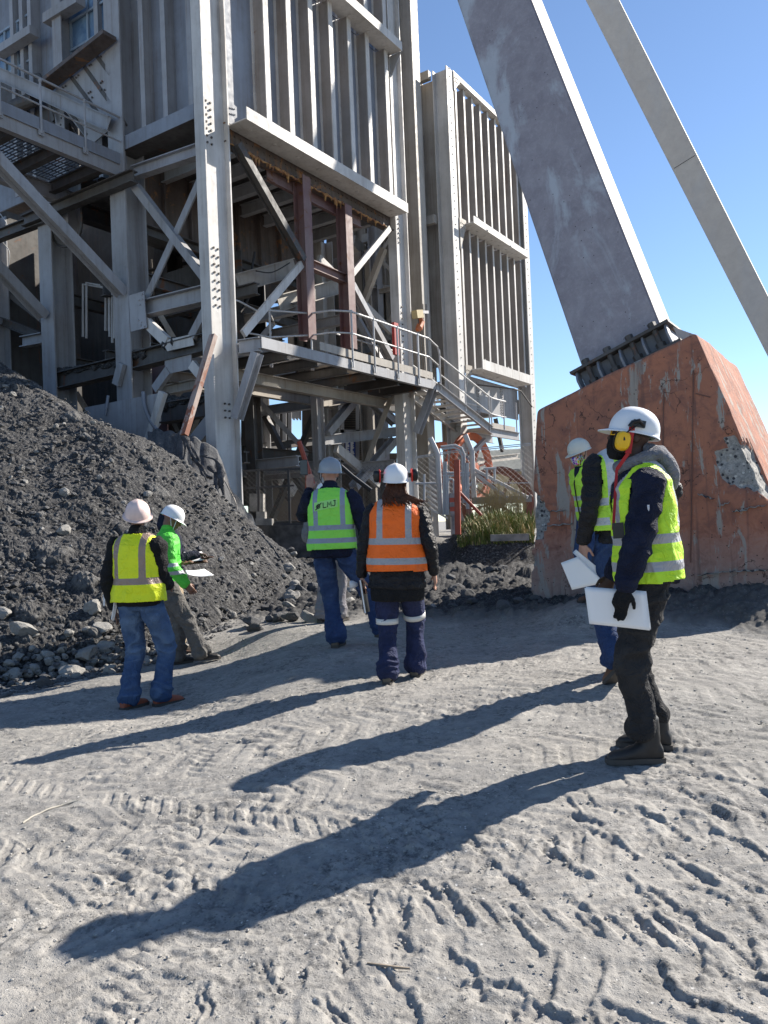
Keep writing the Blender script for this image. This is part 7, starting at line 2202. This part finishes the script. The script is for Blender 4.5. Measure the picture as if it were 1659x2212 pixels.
for i in range(16):
    x = rnd.choice((20, 45, 75, 150, 165, 180, 215, 235, 250, 330, 350, 372, 400, 425)); y0 = rnd.uniform(560, 700)
    one('pipe', M[rnd.choice(('galv', 'steel_dark', 'steel_tan'))], pl, 'tube', [at_y(x + rnd.uniform(-6, 6), y0, 22.3), at_y(x + rnd.uniform(-6, 6), y0 + rnd.uniform(60, 170), 22.3)], rnd.choice((.025, .04, .06)), 6)
for (x0, y0, x1, y1, r) in ((0, 620, 60, 740, .07), (60, 600, 10, 740, .07), (0, 735, 95, 730, .08), (318, 585, 450, 560, .05), (318, 620, 450, 600, .04), (330, 660, 440, 655, .05), (320, 520, 450, 470, .09), (320, 690, 450, 560, .06), (150, 655, 210, 640, .06)):
    one('pipe', M['steel_dark'], pl, 'tube', [at_y(x0, y0, 22), at_y(x1, y1, 22)], r, 8)
M['brown_steel'] = steel_mat('brown_red_steel', (.22, .075, .045), (.16, .07, .05), rust_amt=.4)
# ---- red sheave wheels, shed, fence on the right
def wheel(name_label, c, R_, nrm, t_=.10, spokes=8, mt='orange_steel'):
    r = empty('sheave_wheel', V((c.x, c.y, c.z - R_)), name_label, 'wheel')
    nrm = V(nrm).normalized(); ux = nrm.cross(V((0, 0, 1))).normalized(); uz = ux.cross(nrm) * -1
    m = MB(); n = 44; vs = []
    sec = [(R_, -t_), (R_ + .06, -t_), (R_ + .06, -t_ * .6), (R_ - .02, -t_ * .2), (R_ - .02, t_ * .2), (R_ + .06, t_ * .6), (R_ + .06, t_), (R_, t_), (R_ - .14, t_ * .5), (R_ - .14, -t_ * .5)]
    for i in range(n):
        a = 2 * math.pi * i / n; d = ux * math.cos(a) + uz * math.sin(a)
        vs += [c + d * q + nrm * w for q, w in sec]
    k = len(sec)
    m.quadmesh(vs, [(i * k + j, i * k + (j + 1) % k, ((i + 1) % n) * k + (j + 1) % k, ((i + 1) % n) * k + j) for i in range(n) for j in range(k)])
    m.build('rim', M[mt], r)
    for i in range(spokes):
        a = 2 * math.pi * (i + .3) / spokes; d = ux * math.cos(a) + uz * math.sin(a)
        one('spoke', M[mt], r, 'chan', c + d * .15, c + d * (R_ - .10), .11, .05, .015, nrm)
    m = MB(); m.tube([c - nrm * .16, c + nrm * .16], .17, 16); m.build('hub', M[mt], r)
    return r
wheel('upright orange-red sheave wheel behind the mesh fence, half in front of the blue sky', W8(903, 1345, 24), 1.02, (.78, -.62, 0))
wheel('second orange-red sheave wheel, mostly hidden behind the back tower column at the fence', W8(650, 1400, 25), .98, (.78, -.62, 0))
r_ = wheel('low brownish red sheave wheel sunk behind the grass under the cream shed', W8(1120, 1640, 23), 1.0, (.25, -.97, 0), .22, mt='brown_steel')
shed = empty('shed', at_y(1090, 1080, 38), 'long cream shed with a pale corrugated roof far behind the fence', 'shed')
def sh_pt(x, y, Y): return W8(x, y, Y)
m = MB(); quad_px(m, [Z8(950, 1375), Z8(1400, 1352), Z8(1400, 1640), Z8(950, 1640)], 38, .3); m.build('wall', simple('cream_render', (.58, .47, .30), .85, bs=10), shed)
m = MB(); n = 60; vs = []
e0, e1 = sh_pt(930, 1380, 37.6), sh_pt(1410, 1352, 37.6); t0, t1 = sh_pt(930, 1205, 42), sh_pt(1410, 1175, 42)
for i in range(n * 4 + 1):
    k = i / (n * 4); off = V((0, -.03, .05)) * math.sin(i * math.pi / 2)
    vs += [e0.lerp(e1, k) + off, t0.lerp(t1, k) + off]
m.quadmesh(vs, [(2 * i, 2 * i + 2, 2 * i + 3, 2 * i + 1) for i in range(n * 4)]); o = m.build('roof', simple('pale_roof_sheet', (.55, .56, .52), .6, bs=4), shed); o.modifiers.new('t', 'SOLIDIFY').thickness = .01
one('gutter', M['concrete'], shed, 'bar', sh_pt(930, 1385, 37.5), sh_pt(1410, 1357, 37.5), .12, .12)
one('lamp', M['black_void'], shed, 'tube', [sh_pt(1262, 1390, 37.7), sh_pt(1262, 1440, 37.7), sh_pt(1268, 1450, 37.5)], .06, 8)
fence = empty('mesh_fence', W8(640, 1720, 19), 'chain-link fence on cranked concrete-grey posts between the tower legs and the pedestal', 'fence')
posts = [[(550, 1090), (598, 1190), (615, 1235), (640, 1735)], [(845, 1062), (888, 1170), (903, 1210), (925, 1650)]]
for p in posts: one('post', M['galv'], fence, 'tube', [W8(x, y, 19) for x, y in p], .065, 8)
for y0, y1 in ((1250, 1135), (1262, 1150), (1478, 1470)): one('line_wire', M['galv'], fence, 'tube', [W8(425, y0, 19), W8(760, y0 - (y0 - y1) * .45, 19), W8(1400, y1, 19)], .012, 5)
for a, b in (((930, 1360), (1375, 1592)), ((930, 1392), (1205, 1605))): one('stay', M['galv'], fence, 'bar', W8(*a, 18.9), W8(*b, 18.4), .07, .07)
m = MB()
for (x0, x1, y0, y1) in ((425, 1400, 1255, 1720),):
    A = W8(x0, y0, 19.05); Bq = W8(x1, y0 - 110, 19.05); Cq = W8(x0, y1, 19.05)
    Lx = (Bq - A).length; dx = (Bq - A).normalized(); Hh = (A.z - Cq.z); n = int(Lx / .13)
    for i in range(-int(Hh / .13), n):
        for sgn in (1, -1):
            p0 = max(0, i * .13); 
            s0 = i * .13; e = s0 + Hh
            a_ = max(s0, 0); b_ = min(e, Lx)
            if a_ >= b_: continue
            za, zb = a_ - s0, b_ - s0
            if sgn < 0: za, zb = Hh - za, Hh - zb
            m.tube([A + dx * a_ - V((0, 0, za)), A + dx * b_ - V((0, 0, zb))], .0022, 3, cap=False)
m.build('mesh', M['galv'], fence)
fence2 = empty('mesh_fence', W7(460, 1390, 16.6), 'dark-framed chain-link panel beside the corner column above the dark plinth wall', 'fence')
for a, b in (((460, 975), (460, 1392)), ((680, 985), (690, 1385))): one('post', M['black_void'], fence2, 'bar', W7(*a, 16.6), W7(*b, 16.6), .05, .05)
for a, b in (((345, 990), (830, 975)), ((340, 1120), (720, 1098)), ((460, 1388), (820, 1382))): one('rail', M['black_void'], fence2, 'bar', W7(*a, 16.6), W7(*b, 16.6), .04, .04)
m = MB(); A = W7(350, 990, 16.62); Lx = 3.4; Hh = 1.12
for i in range(-int(Hh / .1), int(Lx / .1)):
    for sgn in (1, -1):
        s0 = i * .1; a_ = max(s0, 0); b_ = min(s0 + Hh, Lx)
        if a_ >= b_: continue
        za, zb = a_ - s0, b_ - s0
        if sgn < 0: za, zb = Hh - za, Hh - zb
        m.tube([A + V((a_, 0, -za)), A + V((b_, 0, -zb))], .0022, 3, cap=False)
m.build('mesh', M['steel_dark'], fence2)
# turnstile pipework
gate = empty('pipe_gate', W8(760, 1700, 18.5), 'grey pipe turnstile frame with looped top rails beside the orange pole', 'gate')
for pts in ([(640, 1165), (760, 1150), (815, 1175), (838, 1230), (850, 1640)], [(650, 1185), (750, 1172), (798, 1195), (820, 1250), (832, 1640)], [(700, 1440), (740, 1440), (752, 1470), (752, 1560)], [(655, 1385), (885, 1385)], [(655, 1410), (885, 1408)], [(430, 1475), (600, 1472)], [(500, 1395), (500, 1640)], [(665, 1290), (665, 1740)], [(685, 1290), (685, 1740)], [(700, 1400), (700, 1740)], [(860, 1300), (862, 1690)], [(870, 1300), (872, 1690)], [(1030, 1350), (1030, 1440)], [(1095, 1345), (1095, 1450)], [(1000, 1350), (1110, 1345)]):
    one('pipe', M['galv'], gate, 'tube', [W8(x, y, 18.5) for x, y in pts], .028, 8)
for i in range(5): one('bar', M['steel_light'], gate, 'bar', W8(500 + i * 10, 1480 + i * 50, 19.6), W8(700, 1590 + i * 45, 19.6), .05, .05)
for x0, y0, x1, y1, w, mt in ((920, 1440, 795, 1620, .10, 'steel_light'), (740, 1680, 790, 1600, .06, 'steel_light')): one('plate', M[mt], gate, 'bar', W8(x0, y0, 18.2), W8(x1, y1, 18.2), w, .03)
one('cabinet', M['maroon'], gate, 'bar', W8(722, 1560, 18.6), W8(722, 1690, 18.6), .35, .2, V((0, 1, 0)))
# marker poles
def pole(pts, Y, r, mat, label, cat='pole', name='marker_pole'):
    m = MB(); m.tube([at_y(*p, Y) for p in pts], r, 8); return tag(m.build(name, mat, smooth='auto'), label, cat)
Mo = simple('orange_pole_paint', (.36, .075, .04), .6)
pole([Z8(776, 1275), Z8(786, 1905)], 14.2, .055, Mo, 'upright orange pole right of the orange vest woman near the grass')
pole([Z8(795, 1545), Z8(985, 1745)], 15.5, .03, Mo, 'thin orange pole leaning down to the right behind the upright one')
pole([Z7(757, 772), Z7(868, 1108)], 16.0, .05, Mo, 'orange pole leaning behind the phone held by the green vest man')
pole([Z7(818, 950), Z7(815, 1130)], 15.8, .035, Mo, 'short orange stake just right of the raised phone')
pole([Z7(1065, 955), Z7(1150, 1030), Z7(1290, 1135)], 14.0, .04, M['black_pl'], 'black hose bar sloping between the two helmets in front of the tower legs', 'hose', 'hose')
def striped():
    r = empty('hazard_post', W8(750, 1700, 14.6), 'leaning red and white striped hazard post left of the upright orange pole', 'post')
    p, q = W8(745, 1560, 14.8), W8(762, 1905, 14.6)
    n = 9
    for i in range(n):
        a, b = p.lerp(q, i / n), p.lerp(q, (i + 1) / n)
        one('stripe', Mo if i % 2 and i < 5 else M['concrete'], r, 'bar', a, b, .15 if i < 5 else .1, .05)
striped()
# chain hoist and red tag
hoist = empty('chain_hoist', F(A1 + .9, -.4, 5), 'yellow chain hoist with orange hook block hanging beside the tower column above the handrail', 'hoist')
H_ = lambda x, y, b=-.3: FR(Z8(x, y), b)
one('motor', simple('faded_yellow', (.42, .33, .16), .6), hoist, 'bar', H_(418, 48), H_(470, 45), .18, .22)
one('bracket', M['galv'], hoist, 'bar', H_(475, 30), H_(525, 30), .10, .08)
one('hook_block', simple('faded_orange', (.55, .16, .05), .5), hoist, 'tube', [H_(465, 75), H_(478, 110), H_(455, 165), H_(440, 178)], [.06, .09, .10, .05], 8)
for x in (450, 468, 490, 508, 520): one('rope', M['steel_dark'], hoist, 'tube', [H_(x, 60 if x < 480 else -40), H_(x + 8, 300), H_(x + (12 if x < 480 else 25), 540)], .014, 5)
m = MB(); m.box(FR(Z8(258, 255), -.42), .10, .04, .42, AR, AL); tag(m.build('fire_box', simple('red_enamel', (.42, .04, .03), .5)), 'tall red equipment box fixed on the tower column behind the handrail', 'box')
# grass clump and soil bank
def soil():
    px = np.linspace(930, 1150, 200); ys = np.linspace(13.6, 22, 160); P, Yv = np.meshgrid(px, ys); U = (P - 829.5) / FPX; X = U * Yv
    g = gbase(X, Yv); k = sstep(955, 1010, P + 25 * (fbm(Yv * 2, P * .05, 2, 7) - .5))
    Z = g - .1 + k * .62 * sstep(13.9, 14.9, Yv) * (1 - .8 * sstep(19, 22, Yv)) + .10 * (fbm(X * 4, Yv * 4, 3, 55) - .5) * k
    o = make_grid('soil_bank', X, Yv, Z, rubble_mat('dark_soil', (.022, .02, .019), (.10, .09, .08)))
    a = o.data.attributes.new('stone', 'FLOAT', 'POINT'); a.data.foreach_set('value', np.zeros(X.size, np.float32))
    tag(o, kind='structure')
    m = MB(); m2 = MB(); rnd = random.Random(12)
    for i in range(5200):
        pxx = rnd.uniform(985, 1150); y = 14.6 + abs(rnd.gauss(0, 1.1)); x = (pxx - 829.5) / FPX * y
        edge = min(1, (pxx - 980) / 45)
        z = gz0(x, y) + .42 * float(sstep(13.9, 14.9, np.array(y)))
        h = rnd.uniform(.15, .46) * edge * (.6 + .6 * noise.noise(V((x * 1.6, y * 1.6, 0))) + .3); a = rnd.uniform(0, 6.28); l = rnd.uniform(.1, .5) * h
        dx, dy = math.cos(a) * l, math.sin(a) * l; w = rnd.uniform(.006, .012); cx, cy = -math.sin(a) * w, math.cos(a) * w
        mm = m if rnd.random() < .68 else m2
        mm.quadmesh([(x - cx, y - cy, z), (x + cx, y + cy, z), (x + dx * .4 + cx, y + dy * .4 + cy, z + h * .6), (x + dx * .4 - cx, y + dy * .4 - cy, z + h * .6), (x + dx, y + dy, z + h * .95)], [(0, 1, 2, 3), (3, 2, 4)])
    o = m.build('grass', simple('green_grass', (.13, .17, .035), .7, bs=30)); tag(o, 'long green grass growing on the dark bank left of the pedestal', 'grass', kind='stuff')
    o = m2.build('dry_grass', simple('straw_grass', (.50, .39, .19), .7, bs=30)); tag(o, 'straw coloured dry grass mixed into the green clump by the pedestal', 'grass', kind='stuff')
    m = MB()
    for i in range(420):
        pxx = rnd.uniform(1030, 1138); y = rnd.uniform(17, 18.5); x = (pxx - 829.5) / FPX * y; z = gz0(x, y) + .4; h = rnd.uniform(.5, 1.05)
        m.tube([(x, y, z), (x + rnd.uniform(-.05, .05), y, z + h * .6), (x + rnd.uniform(-.15, .15), y, z + h)], [.004, .004, .002], 3, cap=False)
    tag(m.build('tall_dry_stems', simple('straw_stem', (.40, .29, .13), .8)), 'tall dry stems standing against the fence behind the grass', 'grass', kind='stuff')
def gz0(x, y): return gz(x, y)
soil()
kb = MB(); kb.bar(at_y(1022, 1082, 18.7), at_y(1145, 1077, 18.9), .25, .16); tag(kb.build('concrete_kerb', M['concrete']), 'pale concrete kerb beam under the fence above the grass', 'kerb')
kb = MB(); kb.bar(at_y(1060, 1162, 13.95), at_y(1142, 1160, 14.0), .07, .12); tag(kb.build('concrete_slab', M['concrete']), 'thin broken concrete slab lying at the lower edge of the grass', 'slab')
tw = MB(); P = [at_z(*Y7(x, y), .01) for x, y in ((8, 1256), (60, 1268), (120, 1275), (182, 1272))]
P = [V((p.x, p.y, surf(p.x, p.y) + .006)) for p in P]; tw.tube(P, [.002, .004, .004, .003], 6); tag(tw.build('twig', simple('dry_twig', (.28, .22, .16), .8)), 'thin dry twig lying on the dust in the lower middle', 'twig')
tw = MB(); P = cr([at_z(*Y6(x, y), .0) for x, y in ((95, 722), (150, 690), (250, 652), (330, 636))], 6)
P = [V((p.x, p.y, surf(p.x, p.y) + .004)) for p in P]; tw.tube(P, .0045, 6); tag(tw.build('grass_stalk', simple('pale_stalk', (.42, .39, .33), .8)), 'long pale curved stalk lying on the ground at the left', 'stalk')
# walkway hand loop just left of the pedestal top, distant
